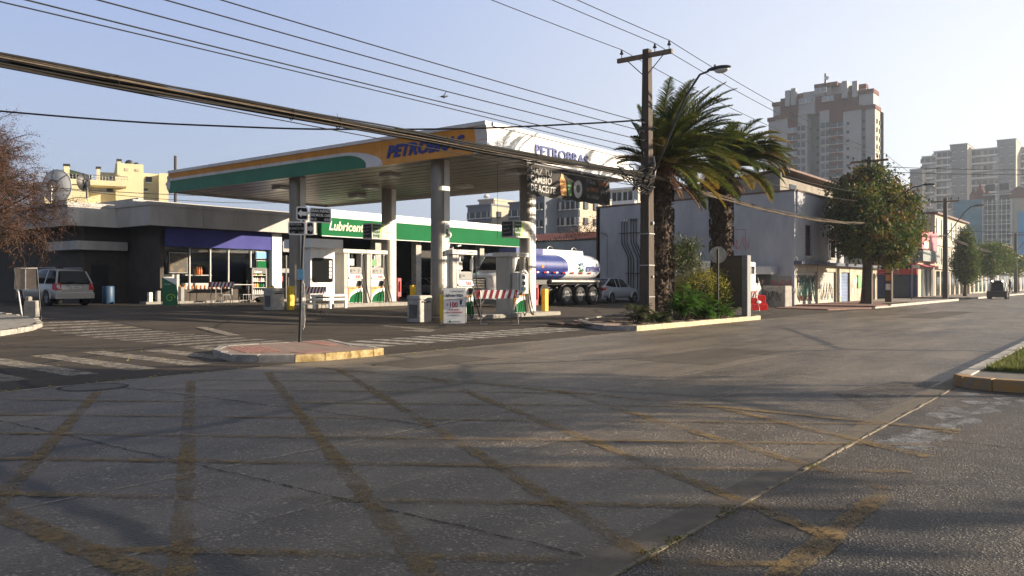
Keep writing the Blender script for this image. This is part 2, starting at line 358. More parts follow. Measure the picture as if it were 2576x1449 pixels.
D('paving_red', (.25,.175,.14), .85, var=.2, scale=5, bump=.2); D('tactile', (.29,.155,.125), .8, var=.2, scale=8)
D('sidewalk', (.22,.19,.165), .88, var=.25, scale=1.5, bump=.2)
D('sidewalk_red', (.20,.11,.085), .88, var=.3, scale=1.5, bump=.2)
D('car_silver', (.40,.38,.35), .35, metal=.3, var=.03, coat=.6); D('car_blue', (.42,.45,.50), .28, metal=.5, var=.03, coat=.6)
D('car_white', (.75,.74,.71), .3, var=.03, coat=.5); D('car_dark', (.06,.06,.06), .3, var=.1, coat=.5)
D('tank_white', (.76,.77,.78), .3, var=.04, scale=.6, coat=.3); D('tank_blue', (.025,.042,.20), .35, var=.06, scale=.6, coat=.3)
D('chrome', (.6,.6,.6), .18, metal=1, var=.05); D('tail_red', (.40,.01,.01), .25, var=.1); D('amber', (.7,.2,.02), .3, var=.1)
D('blue_net', (.05,.17,.25), .8, var=.25, scale=.3); D('blue_bright', (.10,.38,.62), .8, var=.15, scale=.3)
D('shutter', (.36,.35,.31), .6, var=.25, scale=1.2, metal=.2); D('shutter_blue', (.10,.16,.30), .6, var=.2)
D('poster_white', (.66,.64,.58), .75, var=.2, scale=6); D('poster_green', (.14,.30,.13), .75, var=.2, scale=6)
D('pink', (.55,.12,.16), .6, var=.08); D('sign_red', (.5,.03,.03), .5, var=.1); D('fascia_grey', (.17,.19,.19), .6, var=.15); D('navy', (.03,.04,.10), .6, var=.2)
D('sign_black', (.022,.022,.022), .9, var=.2, spec=.08); D('sign_white', (.75,.74,.70), .5, var=.04)
D('orange_letter', (.5,.2,.06), .6, var=.1); D('banner_grey', (.45,.44,.42), .6, var=.1)
D('graffiti_red', (.40,.13,.12), .8, var=.3); D('graffiti_black', (.10,.10,.10), .8, var=.3); D('graffiti_green', (.07,.19,.13), .8, var=.3)
D('lime', (.35,.62,.05), .5, var=.1); D('cream', (.68,.63,.48), .7, var=.05); D('price_green', (.05,.12,.06), .8, var=.1)
D('sky_blue', (.05,.26,.60), .5, var=.05); D('plastic_blue', (.02,.06,.12), .5, var=.1)
D('fur_black', (.015,.012,.01), .9, var=.4, scale=15, bump=.5); D('fur_tan', (.18,.09,.04), .9, var=.3)
D('skin', (.35,.2,.14), .6, var=.05); D('cloth_dark', (.03,.03,.04), .9, var=.2)
D('bird', (.13,.12,.12), .8, var=.3, scale=20); D('bird_light', (.4,.38,.36), .8, var=.2, scale=20)
D('lamp_glass', (.55,.55,.50), .2, var=.1)
M['lamp_lit'] = mat('lamp_lit', (.9,.8,.6), .4, emit=(1,.75,.5,4))
M['glass_dark'] = glass('glass_dark', (.010,.011,.012), .08, spec=.3); M['glass_far'] = glass('glass_far', (.05,.06,.07), .15)
M['glass_light'] = glass('glass_light', (.30,.32,.33), .2); M['curtain'] = glass('curtain', (.48,.47,.44), .5)
M['glass_clear'] = glass('glass_clear', (.8,.8,.8), .02, .5)
M['asphalt'] = ground_mat('asphalt', (.066,.052,.039), (.16,.13,.10), (.045,.036,.028), (.090,.072,.055), .8, jx=.22, agg=45, aggamt=.25)
M['road'] = ground_mat('road', (.135,.109,.078), (.46,.39,.29), (.064,.052,.039), (.21,.172,.128), .45, jx=.13, agg=34, aggamt=.85, spec=.45, slabs=True)
M['side_asphalt'] = ground_mat('side_asphalt', (.060,.050,.040), (.32,.29,.24), (.036,.033,.031), (.10,.078,.058), .55, agg=52, aggamt=.95)
M['stripe'] = worn('stripe', (.44,.39,.32), .38, .16, 2.6, amt=.95); M['stripe_white'] = worn('stripe_white', (.60,.56,.49), .36, .14, 3, amt=1)
M['box_yellow'] = worn('box_yellow', (.27,.175,.062), .46, .10, .8, amt=.9); M['frost'] = worn('frost', (.34,.35,.37), .45, .10, 3.0, amt=.7)
M['joint'] = worn('joint', (.50,.43,.33), .36, .08, 4)
M['lip'] = mat('lip', (.13,.11,.085), .9, col2=(.26,.22,.16), scale=12, bump=.5)
M['gutter'] = mat('gutter', (.105,.086,.064), .8, col2=(.16,.135,.105), scale=6, bump=.5, bscale=120, detail=10)
M['tar'] = worn('tar', (.03,.028,.026), .4, .1, 5)

def wave_mat(name, c1, c2, scale, axis='Y', rough=.5, metal=0, bump=.4):
    m = bpy.data.materials.new(name); m.use_nodes = True; n = m.node_tree.nodes; L = m.node_tree.links
    b = n['Principled BSDF']; b.inputs['Roughness'].default_value = rough; b.inputs['Metallic'].default_value = metal
    tc = n.new('ShaderNodeTexCoord'); w = n.new('ShaderNodeTexWave'); w.bands_direction = axis; w.inputs['Scale'].default_value = scale
    w.inputs['Distortion'].default_value = 0; L.new(tc.outputs['Object'], w.inputs['Vector'])
    nz = n.new('ShaderNodeTexNoise'); nz.inputs['Scale'].default_value = 1.7; nz.inputs['Detail'].default_value = 8; L.new(tc.outputs['Object'], nz.inputs['Vector'])
    r = n.new('ShaderNodeValToRGB'); r.color_ramp.elements[0].color = (*c1, 1); r.color_ramp.elements[1].color = (*c2, 1)
    mm = n.new('ShaderNodeMix'); mm.data_type = 'FLOAT'; mm.inputs[0].default_value = .6; L.new(w.outputs[1], mm.inputs[2]); L.new(nz.outputs[0], mm.inputs[3])
    L.new(mm.outputs[0], r.inputs[0]); L.new(r.outputs[0], b.inputs['Base Color'])
    bp = n.new('ShaderNodeBump'); bp.inputs['Strength'].default_value = bump; bp.inputs['Distance'].default_value = .03; L.new(w.outputs[1], bp.inputs['Height']); L.new(bp.outputs[0], b.inputs['Normal'])
    return m
M['roller'] = wave_mat('roller', (.20,.19,.17), (.46,.44,.39), 3.2, 'Z', .55, .2)
M['roller_blue'] = wave_mat('roller_blue', (.06,.09,.18), (.16,.22,.36), 3.2, 'Z', .55, .2)
M['roller_dark'] = wave_mat('roller_dark', (.05,.05,.05), (.12,.12,.12), 3.2, 'Z', .55, .2)
M['roof_slats'] = wave_mat('roof_slats', (.2,.06,.04), (.3,.09,.06), 2, 'Y', .7)
M['scaffold'] = wave_mat('scaffold', (.16,.16,.16), (.32,.31,.29), .45, 'Z', .8, 0, .1)

for k_ in ('palm_leaf','palm_yellow','leaf_dark','leaf_olive','leaf_orange','leaf_green','leaf_yellow','leaf_grey','grass'):   # thin leaves let some light through
    t_ = M[k_].node_tree; N_ = t_.nodes; b_ = N_['Principled BSDF']; tl = N_.new('ShaderNodeBsdfTranslucent'); mx_ = N_.new('ShaderNodeMixShader'); mx_.inputs[0].default_value = .30
    hs = N_.new('ShaderNodeHueSaturation'); hs.inputs['Value'].default_value = 1.45; hs.inputs['Saturation'].default_value = 1.0
    t_.links.new(b_.inputs['Base Color'].links[0].from_socket, hs.inputs['Color']); t_.links.new(hs.outputs[0], tl.inputs[0])
    t_.links.new(b_.outputs[0], mx_.inputs[1]); t_.links.new(tl.outputs[0], mx_.inputs[2]); t_.links.new(mx_.outputs[0], N_['Material Output'].inputs[0])

# ================================================================== ground, road, kerbs
ys = [-1500,-300,-60,0,10,18] + [20+.75*i for i in range(13)] + [32,40,60,150,400,1800]
xs = [-1500,-200,-40,0,40,100,200,500,2500]
b = MB(); vs = [(x,y,G(y)) for y in ys for x in xs]; nx = len(xs)
b.add(vs, [(j*nx+i, j*nx+i+1, (j+1)*nx+i+1, (j+1)*nx+i) for j in range(len(ys)-1) for i in range(nx-1)], sm=True)
struct(b.build('ground', M['asphalt']))
b = MB(); b.quad((-120,2.16,.004),(1600,2.16,.004),(1600,11.2,.004),(-120,11.2,.004)); struct(b.build('avenue_road', M['road']))
b = MB(); b.quad((-120,-9,.004),(11.9,-9,.004),(11.9,1.94,.004),(-120,1.94,.004)); struct(b.build('side_road', M['side_asphalt']))
b = MB(); b.quad((-120,1.94,.007),(1600,1.94,.007),(1600,2.16,.007),(-120,2.16,.007)); struct(b.build('gutter_strip', M['gutter']))
# raised edge of the gutter slab with broken lip
b = MB(); rr = random.Random(3); x = -2
while x < 11.8:
    l = rr.uniform(.08,.22); b.box(x, x+l*.96, 1.922+rr.uniform(-.006,.006), 1.94+rr.uniform(-.006,.006), .0, .010+rr.uniform(0,.008)); x += l
struct(b.build('gutter_lip', M['lip']))
# joints and cracks of the slabs
def crack(name, pts, w, mt, z=.009, jit=.02, seg=.12, sd=1):
    rr = random.Random(sd); b = MB(); L_ = []; 
    for (x0,y0),(x1,y1) in zip(pts, pts[1:]):
        d = math.hypot(x1-x0,y1-y0); n = max(2,int(d/seg))
        for i in range(n): L_.append((x0+(x1-x0)*i/n+rr.uniform(-jit,jit), y0+(y1-y0)*i/n+rr.uniform(-jit,jit)))
    L_.append(pts[-1]); 
    for i in range(len(L_)-1):
        (x0,y0),(x1,y1) = L_[i],L_[i+1]; d = math.hypot(x1-x0,y1-y0) or 1; a = w*rr.uniform(.5,1.3)/2; nx_,ny_ = -(y1-y0)/d*a,(x1-x0)/d*a
        b.quad((x0-nx_,y0-ny_,z),(x1-nx_,y1-ny_,z),(x1+nx_,y1+ny_,z),(x0+nx_,y0+ny_,z))
    return struct(b.build(name, mt))
crack('road_joint', [(-5,5.3),(110,5.3)], .026, M['joint'], .0085, .004, .4, 1)
crack('road_joint', [(-5,3.95),(40,3.95)], .012, M['joint'], .0085, .004, .3, 2)
crack('road_joint', [(-5,8.9),(80,8.9)], .02, M['joint'], .0085, .004, .5, 3)
crack('road_joint', [(3.22,8.95),(3.34,5.26),(3.40,2.2)], .022, M['tar'], .0088, .012, .1, 4)
crack('road_joint', [(5.2,10.6),(5.39,8.5),(5.61,5.3)], .03, M['tar'], .0088, .02, .12, 5)
crack('road_joint', [(7.74,2.1),(7.79,-4)], .018, M['tar'], .0088, .01, .1, 6)
crack('road_joint', [(11.6,2.2),(11.7,11)], .02, M['tar'], .0088, .02, .2, 7)
crack('road_joint', [(17.6,2.2),(17.7,11)], .02, M['tar'], .0088, .02, .2, 8)
crack('road_joint', [(24.5,2.2),(24.6,11)], .02, M['tar'], .0088, .02, .2, 9)
crack('kerb_line', [(-3,11.1),(9,11.12),(20,11.12),(45,11.12)], .08, M['joint'], .0095, .006, .4, 10)
crack('asphalt_crack', [(-2,12.9),(2.5,13.5),(6,14.5),(8.5,16.8)], .02, M['tar'], .006, .03, .2, 11)
crack('asphalt_crack', [(11.5,11.5),(13,12.2),(16,12.1),(19,11.6)], .025, M['tar'], .006, .03, .2, 12)
for k,(cx_,cy_,rx,ry) in enumerate([(9.6,9.9,.55,.16),(5.6,16.6,.5,.10),(13.5,9.4,.9,.4)]):
    pts = [(cx_+rx*math.cos(a)*random.uniform(.8,1.1), cy_+ry*math.sin(a)*random.uniform(.7,1.2)) for a in [i*math.pi/8 for i in range(11)]]
    crack('asphalt_crack', pts, .04 if k<2 else .02, M['tar'], .0092, .02, .1, 20+k)
# manhole at the road edge
b = MB(); c0 = Vector((5.0,10.72,.0095)); n = 28
ring = lambda r: [(c0.x+r*math.cos(2*math.pi*i/n), c0.y+r*math.sin(2*math.pi*i/n), c0.z) for i in range(n)]
b.add(ring(.42)+ring(.37), [(i,(i+1)%n,n+(i+1)%n,n+i) for i in range(n)]); b.add([(x,y,z+.001) for x,y,z in ring(.36)], [tuple(range(n))], 1)
tag(b.build('manhole_cover', [M['tar'], M['dark_concrete']]), 'round manhole cover sunk in the avenue edge by the zebra crossing', 'manhole')
# box junction, worn yellow lines
b = MB(); XA, XB, YA, YB = 1.93, 8.36, 1.32, 10.4
def clip(x0,y0,dx,dy):
    t0,t1 = -99,99
    for p,d,lo2,hi2 in ((x0,dx,XA,XB),(y0,dy,YA,YB)):
        if abs(d) < 1e-6:
            if not lo2 <= p <= hi2: return None
            continue
        a,c = (lo2-p)/d,(hi2-p)/d
        if a>c: a,c = c,a
        t0,t1 = max(t0,a),min(t1,c)
    return (t0,t1) if t1-t0>.05 else None
def line(x0,y0,x1,y1,w,z):
    d = math.hypot(x1-x0,y1-y0); n = max(2,int(d/.07)); nx_,ny_ = -(y1-y0)/d,(x1-x0)/d
    L_ = []; rg = random.Random(int(x0*100+y0*7))
    for i in range(n+1):
        u = i/n; j1,j2 = rg.uniform(-.02,.012),rg.uniform(-.02,.012)
        L_.append(((x0+(x1-x0)*u+nx_*(w/2+j1), y0+(y1-y0)*u+ny_*(w/2+j1), z),(x0+(x1-x0)*u-nx_*(w/2+j2), y0+(y1-y0)*u-ny_*(w/2+j2), z)))
    for i in range(n): b.quad(L_[i][1],L_[i+1][1],L_[i+1][0],L_[i][0])
zz = .0105
for k in range(-5,5):
    x0 = 3.61+1.245*k; r_ = clip(x0,2.0,.515,.857)
    if r_: line(x0+.515*r_[0],2+.857*r_[0],x0+.515*r_[1],2+.857*r_[1],.125,zz)
for k in range(-2,9):
    x0 = 3.44+1.21*k; r_ = clip(x0,2.0,-.56,.828)
    if r_: line(x0-.56*r_[0],2+.828*r_[0],x0-.56*r_[1],2+.828*r_[1],.10,zz+.001)
line(XA,YA,XA,YB,.17,zz+.002); line(XB,YA,XB,YB,.15,zz+.002); line(XA,YA,5.6,YA,.15,zz+.003)
struct(b.build('box_junction_marking', M['box_yellow']))
# zebra crossings
b = MB()
for k in range(-4,5):
    x0 = 6.32+.93*k; ym = 16.3 if k<2 else 15.7
    if x0+.43 < 10.2: b.quad((x0,12.3,.0045),(x0+.43,12.3,.0045),(x0+.55,ym,.0045),(x0+.12,ym,.0045))
for k in range(14):
    y0 = 14.9+.78*k; x0 = 9.4+.02*k
    pts = [(x0,y0),(x0+2.3,y0+.05),(x0+2.3,y0+.43),(x0,y0+.38)]; b.add([(p[0],p[1],G(p[1])+.006) for p in pts], [(0,1,2,3)])
struct(b.build('zebra_crossing', M['stripe']))
b = MB()
for k in range(13):
    x0 = 11.95+.66*k; b.quad((x0,12.7,.0045),(x0+.36,12.7,.0045),(x0+.30,14.5,.0045),(x0-.06,14.5,.0045))
struct(b.build('zebra_crossing', M['stripe_white']))
b = MB(); b.add([(17.75,19.1,.0045),(18.0,19.05,.0045),(16.95,16.4,.0045),(17.3,16.2,.0045),(16.3,15.5,.0045),(16.35,16.75,.0045),(16.7,16.5,.0045)], [(0,2,3,1),(2,6,5,4,3)])
struct(b.build('arrow_marking', M['stripe']))
b = MB(); b.add([(13.2,22.0,G(22)+.02),(13.5,21.9,G(21.9)+.02),(12.3,18.4,.008),(12.0,18.5,.008)], [(3,2,1,0)])
struct(b.build('lane_marking', M['stripe']))
# repaired patches in the carriageway
for k,(x0,y0,w,h,c1) in enumerate(((12.6,5.6,3.4,1.5,.095),(9.2,9.1,2.2,1.2,.09),(34,6.2,9,1.5,.10))):
    rg = random.Random(60+k); n = 9; pts = []
    for a,c,d,e in ((x0,y0,x0+w,y0),(x0+w,y0,x0+w,y0+h),(x0+w,y0+h,x0,y0+h),(x0,y0+h,x0,y0)):
        for i in range(n): pts.append((a+(d-a)*i/n+rg.uniform(-.03,.03), c+(e-c)*i/n+rg.uniform(-.03,.03)))
    b = MB(); b.add([(p[0],p[1],.0072) for p in pts],[tuple(range(len(pts)))]); struct(b.build('road_patch', ground_mat('patch%d'%k,(c1*1.1,c1*.9,c1*.66),(.35,.29,.22),(c1*.7,c1*.58,c1*.43),(c1*1.4,c1*1.15,c1*.9),.6,agg=60,aggamt=.5) if k<2 else bpy.data.materials['patch%d'%(k%2)]))
# water-stained patch beside the gutter
b = MB(); rg = random.Random(77)
for i in range(34):
    u = rg.random()**1.1; cx_ = 6.9+4.6*u; cy_ = 1.72-rg.uniform(0,.75)*(.25+.75*u); rx_ = rg.uniform(.10,.34); ry_ = rg.uniform(.05,.14); z = .0060+.00005*i
    pts = [(cx_+rx_*math.cos(a)*rg.uniform(.6,1.15), min(1.9,cy_+ry_*math.sin(a)*rg.uniform(.6,1.2))) for a in [k*math.pi/9 for k in range(18)]]
    b.add([(p[0],p[1],z) for p in pts],[tuple(range(18))])
struct(b.build('dried_puddle', M['frost']))
b = MB(); b.add([(9.0,2.2,.0096),(12.4,2.2,.0096),(12.0,2.7,.0096),(10.2,3.0,.0096)], [(0,1,2,3)]); struct(b.build('damp_patch', worn('damp', (.10,.085,.075), .45, .08, 1.2, amt=.7)))

def inset(pts, d):
    n = len(pts); out = []; A = sum(pts[i][0]*pts[(i+1)%n][1]-pts[(i+1)%n][0]*pts[i][1] for i in range(n))
    sg = 1 if A > 0 else -1
    for i in range(n):
        p0,p1,p2 = Vector(pts[i-1]),Vector(pts[i]),Vector(pts[(i+1)%n])
        a = (p1-p0).normalized(); c = (p2-p1).normalized(); na = Vector((-a.y,a.x))*sg; nc = Vector((-c.y,c.x))*sg
        m_ = (na+nc).normalized(); k = d/max(.35,m_.dot(na)); out.append(tuple(p1+m_*k))
    return out
def kerb_ring(name, pts, h, w, mt, zb=lambda p: 0, skip=(), block=.55):
    b = MB(); q = inset(pts, w); n = len(pts); rr = random.Random(5)
    for i in range(n):
        if i in skip: continue
        a0,a1,c0_,c1_ = Vector(pts[i]),Vector(pts[(i+1)%n]),Vector(q[i]),Vector(q[(i+1)%n])
        k = max(1,int((a1-a0).length/block))
        for j in range(k):
            u0,u1 = j/k,(j+1)/k-.012/max(.3,(a1-a0).length/1)
            P = [a0.lerp(a1,u0),a0.lerp(a1,u1),c0_.lerp(c1_,u1),c0_.lerp(c1_,u0)]; dz = rr.uniform(-.008,.006)
            z0 = zb(P[0]); T = z0+h+dz; m_ = (P[0]+P[1]+P[2]+P[3])/4
            I = [p.lerp(m_,.06) for p in P]
            vs = [(p.x,p.y,z0-.05) for p in P]+[(p.x,p.y,T-.02) for p in P]+[(p.x,p.y,T) for p in I]
            fs = [(8,9,10,11)]
            for o_ in (0,4):
                for e in range(4): fs.append((o_+e,o_+(e+1)%4,o_+4+(e+1)%4,o_+4+e))
            b.add(vs, fs)
    return struct(b.build(name, mt))
# traffic island at the corner
ISL = [(8.1,12.4),(8.3,11.9),(8.7,11.42),(9.2,11.24),(10.3,11.22),(10.65,11.32),(10.78,11.65),(10.85,12.3),(11.3,13.3),(11.6,14.05),(10.6,14.15),(9.1,14.3),(8.5,13.6)]
b = MB(); b.prism(inset(ISL,.13), -.02, .12); struct(b.build('traffic_island', M['paving_red']))
kerb_ring('island_kerb', ISL, .125, .14, M['kerb'], skip=(2,3,4))
kerb_ring('island_kerb', ISL, .125, .14, M['kerb_yellow'], skip=(0,1,5,6,7,8,9,10,11,12), block=.45)
b = MB()
def tactile(P, n, m_):
    a,bb,c,d = [Vector(p) for p in P]; b.add([(p.x,p.y,.123) for p in (a,bb,c,d)], [(0,1,2,3)])
    for i in range(n):
        for j in range(m_):
            u,v = (i+.5)/n,(j+.5)/m_; p = a.lerp(bb,u).lerp(d.lerp(c,u),v); b.cyl((p.x,p.y,.123),(p.x,p.y,.131),.03,.02,6)
tactile([(8.45,12.5),(9.0,12.15),(9.55,13.55),(8.9,13.75)], 7, 14)
tactile([(10.35,12.5),(10.72,12.75),(11.2,13.85),(10.75,13.95)], 5, 12)
b.box(9.02,9.6,11.55,12.0,.122,.126); struct(b.build('tactile_paving', M['tactile']))
# planted bed by the avenue
BED = [(20.0,11.6),(20.2,11.25),(20.6,11.2),(29.4,11.2),(29.75,11.4),(29.8,11.9),(29.3,14.6),(27.0,16.2),(23.0,15.1),(20.9,13.4),(20.05,12.2)]
b = MB(); q = inset(BED,.12); n = 26; rr = random.Random(9)
b.prism(q, -.02, .10); 
for i in range(60):
    px_,py_ = rr.uniform(20.7,29.2),rr.uniform(11.5,14.5)
    b.ball((px_,py_,.09), rr.uniform(.15,.4), rr.uniform(.15,.4), rr.uniform(.02,.06), nu=7, nv=4)
struct(b.build('planting_bed', M['soil']))
kerb_ring('bed_kerb', BED, .15, .13, M['kerb'], skip=(1,2,3,4), block=.5)
kerb_ring('bed_kerb', BED, .15, .13, mat('kerb_painted', (.38,.31,.17), .85, col2=(.48,.42,.31), scale=8, bump=.3), skip=(0,5,6,7,8,9,10), block=.5)
b = MB(); b.prism([(20.3,12.6),(21.2,12.2),(22.6,14.6),(22.4,14.9),(21.0,13.5)], .1, .135); struct(b.build('bed_paving', M['paving_red']))
# north pavement with ramp gaps
b = MB(); b.prism([(46.3,11.35),(58,11.35),(58,15.6),(46.3,15.6)], -.05, .13); b.prism([(41.5,12.4),(46.3,11.35),(46.3,15.6),(43,15.6)], -.05, .05)
struct(b.build('pavement', M['sidewalk_red']))
b = MB()
for x0,x1 in ((58,69.5),(77.5,112),(116,420)): b.prism([(x0,11.35),(x1,11.35),(x1,15.9),(x0,15.9)], -.05, .135)
struct(b.build('pavement', M['sidewalk']))
b = MB(); x = 49
while x < 260:
    if not (69.5 < x < 77 or 112 < x < 116): b.box(x, x+.97, 11.2+random.uniform(0,.01), 11.35, -.05, .15)
    x += 1
b.prism([(46,11.3),(49,11.2),(49,11.35),(46,11.45)], -.05, .08)
struct(b.build('pavement_kerb', M['light_concrete']))
b = MB(); b.prism([(50,11.4),(56,11.4),(56,12.0),(51,12.2)], .0, .15); o = stuff(b.build('verge_grass', M['leaf_dark']), 'low green verge along the kerb before the shuttered shops', 'grass')
# left pavement corner
LP = [(8.1,22.2),(8.7,22.7),(9.3,23.3),(9.9,24.2),(10.3,25.4),(10.4,27),(10.4,60),(-60,60),(-60,19),(2,20),(5,20.6)]
b = MB(); q = inset(LP,.14); nq = len(q)
b.add([(p[0],p[1],G(p[1])+.13) for p in q], [tuple(range(nq))]); struct(b.build('left_pavement', M['concrete']))
kerb_ring('left_kerb', LP, .135, .15, M['kerb'], zb=lambda p: G(p.y), skip=(6,7,8), block=.6)
# median at the right with grass
MED = [(12.1,2.0),(11.82,1.85),(11.7,1.5),(11.72,-12),(400,-12),(400,2.0)]
b = MB(); b.prism(inset(MED,.16), -.02, .11); struct(b.build('median', M['dark_concrete']))
kerb_ring('median_kerb', MED, .135, .17, M['light_concrete'], skip=(0,1,2,3,4), block=1.0)
kerb_ring('median_kerb', MED, .15, .17, mat('kerb_nose', (.40,.22,.06), .85, col2=(.25,.2,.15), scale=9, bump=.5), skip=(3,4,5), block=.6)
b = MB(); b.prism([(13.2,1.8),(13.2,-11.8),(300,-11.8),(300,1.8)], .05, .13); struct(b.build('median_soil', M['grass']))
b = MB(); rr = random.Random(11)
for i in range(26000):
    x = 13.2 + 16*rr.random()**1.6; y = rr.uniform(-1.2,1.78); a = rr.uniform(0,6.28); h = rr.uniform(.03,.10); w = .009
    dx,dy = math.cos(a)*w,math.sin(a)*w; ex,ey = rr.uniform(-.03,.03),rr.uniform(-.03,.03)
    b.add([(x-dx,y-dy,.125),(x+dx,y+dy,.125),(x+ex,y+ey,.13+h)], [(0,1,2)])
stuff(b.build('grass', M['grass']), 'sunlit grass tufts growing on the median', 'grass')
# weeds in the gutter crack
b = MB()
for cx_,n_ in ((3.85,40),(4.55,34),(6.0,34),(6.2,16),(3.62,26),(7.1,14)):
    for i in range(n_):
        x = rr.gauss(cx_,.06); y = 1.92+rr.gauss(0,.022); a = rr.uniform(0,6.28); h = rr.uniform(.008,.022); l = rr.uniform(.008,.022)
        b.add([(x,y,.01),(x+l*math.cos(a),y+l*math.sin(a),.01+h),(x+l*math.cos(a+.8),y+l*math.sin(a+.8),.01+h*.7)], [(0,1,2)])
stuff(b.build('weeds', M['leaf_olive']), 'green weeds sprouting from the crack beside the gutter', 'weeds')
# fallen leaves on the road edge
b = MB()
for i in range(150):
    x,y = rr.uniform(2,13),rr.choice([rr.uniform(10.9,11.3),rr.uniform(11.3,17)]); a = rr.uniform(0,6.28); s = rr.uniform(.02,.05)
    if 8 < x < 11.7 and 11.1 < y < 14.2: continue
    z = .012; b.add([(x,y,z),(x+s*math.cos(a),y+s*math.sin(a),z+.012),(x+s*1.3*math.cos(a+.5),y+s*1.3*math.sin(a+.5),z+.004),(x+s*.6*math.cos(a+1.2),y+s*.6*math.sin(a+1.2),z+.015)], [(0,1,2,3)])
stuff(b.build('fallen_leaves', M['leaf_yellow']), 'dry leaves scattered on the asphalt near the traffic island', 'leaves')

# ================================================================== petrol station canopy
CX0, CX1, CY0, CY1 = 20.9, 30.5, 17.3, 37.2; ZB, ZTP = 5.70, 6.75
cano = thing('petrol_station_canopy', 'large white petrol station canopy with orange and green fascia on four round-faced columns', 'canopy', (25.7,27,0))
def prof(z): u = (z-ZB)/(6.62-ZB); return .10*math.sin(math.pi*min(1,max(0,u)))   # hollow fascia
# side fascia facing the side street: green bottom, white swoosh, orange top
b = MB(); N = 70; cols = []
def gtop(y):
    if y > 24.6: return 6.28
    if y > 23.2: u = (24.6-y)/1.4; return ZB + (6.28-ZB)*math.sqrt(max(0,1-u*u))
    return ZB
def wtop(y):
    base = 6.40 if y > 25 else None
    if y > 24.9: return 6.40 + .0*y
    if y > 22.3: u = (24.9-y)/2.6; return ZB + (6.40-ZB)*math.sqrt(max(0,1-u*u))
    return ZB
Ys = sorted(set([CY0+.03+(CY1-CY0-.03)*i/N for i in range(N+1)] + [22.3+.06*i for i in range(46)]))
def column_at(y):
    lv = [ZB, gtop(y), wtop(y), 6.62]; out = []
    for a,c in zip(lv,lv[1:]): out.append([a+(c-a)*i/5 for i in range(6)])
    return out
prev = None
for y in Ys:
    cur = column_at(y)
    if prev:
        for mi in range(3):
            for i in range(5):
                z = [prev[1][mi][i],prev[1][mi][i+1],cur[mi][i+1],cur[mi][i]]
                if max(z)-min(z) < 1e-4: continue
                b.add([(CX0+prof(z[0]),prev[0],z[0]),(CX0+prof(z[3]),y,z[3]),(CX0+prof(z[2]),y,z[2]),(CX0+prof(z[1]),prev[0],z[1])], [(0,3,2,1)], mi)
    prev = (y,cur)
b.build('side_fascia', [M['green_panel'],M['canopy_grey'],M['orange_panel']], cano, True)
for ys_ in (19.9,22.4,24.9,27.4,29.9,32.4,34.9):
    b = MB()
    for i in range(6): za,zc = ZB+.92*i/6,ZB+.92*(i+1)/6; b.quad((CX0+prof(za)-.003,ys_+.012,za),(CX0+prof(za)-.003,ys_,za),(CX0+prof(zc)-.003,ys_,zc),(CX0+prof(zc)-.003,ys_+.012,zc))
    b.build('panel_seam', M['dark_grey'], cano, True)
b = MB(); y0,y1 = CY0+.03,CY0+.55     # pale band at the corner
for i in range(8):
    za,zc = ZB+.92*i/8,ZB+.92*(i+1)/8
    b.add([(CX0+prof(za)-.004,y0,za),(CX0+prof(za)-.004,y1,za),(CX0+prof(zc)-.004,y1,zc),(CX0+prof(zc)-.004,y0,zc)], [(0,3,2,1)])
b.build('corner_band', M['canopy_grey'], cano, True)
# front fascia facing the avenue
b = MB()
for i in range(10):
    za,zc = ZB+.92*i/10,ZB+.92*(i+1)/10
    b.quad((CX0+prof(za),CY0+prof(za),za),(CX1,CY0+prof(za),za),(CX1,CY0+prof(zc),zc),(CX0+prof(zc),CY0+prof(zc),zc))
b.box(CX1-.6,CX1+.15,CY0-.06,CY0+.12,ZB-.05,ZB+.55)
b.build('front_fascia', M['canopy_white'], cano, True)
# other two sides and roof sheet
b = MB(); b.box(CX1-.08,CX1,CY0+.13,CY1,ZB,6.62); b.box(CX0+.15,CX1-.09,CY1-.08,CY1,ZB,6.62); b.box(CX0+.2,CX1-.1,CY0+.2,CY1-.1,6.5,6.6)
b.build('rear_fascia', M['canopy_grey'], cano, True)
b = MB(); rr = random.Random(2)
y = CY0
while y < CY1-.1: y2 = min(CY1,y+2.35); b.box(CX0-.05,CX0+.30,y+.012,y2-.012,6.62,ZTP+rr.uniform(-.004,.004)); y = y2
x = CX0+.3
while x < CX1-.6: x2 = min(CX1-.5,x+1.9); b.box(x+.01,x2-.01,CY0-.05,CY0+.3,6.62,ZTP+rr.uniform(-.004,.004)); x = x2
b.build('roof_capping', M['canopy_grey'], cano, True)
b = MB(); b.tube([(CX0+.22,CY1+.05,5.74),(CX0+.14,CY1+.12,5.95),(CX0+.1,CY1+.18,6.15),(CX0+.14,CY1+.14,6.4),(CX0+.2,CY1+.05,6.6)], .14, 10)
b.build('end_cap', M['canopy_grey'], cano, True)
b = MB(); n = 26; w = (CX1-CX0-.5)/n
for i in range(n):
    x = CX0+.25+w*i; z = 5.80+.012*(i%2); b.box(x+.006,x+w-.03,CY0+.2,CY1-.15,z,z+.03)
b.box(CX0+.2,CX1-.1,CY0+.15,CY1-.1,5.86,5.9); b.build('ceiling', M['ceiling_metal'], cano, True)
for (x,y) in ((23.2,24.3),(23.2,31.5),(27.8,24.3),(27.8,31.5),(25.5,19.6),(25.5,28)):
    b = MB(); b.cbox(x-.32,x+.32,y-.32,y+.32,5.66,5.80,.02); l = b.build('ceiling_light', M['canopy_grey'], cano, True)
    b = MB(); b.box(x-.25,x+.25,y-.25,y+.25,5.652,5.662); b.build('lens', M['lamp_glass'], l, True)
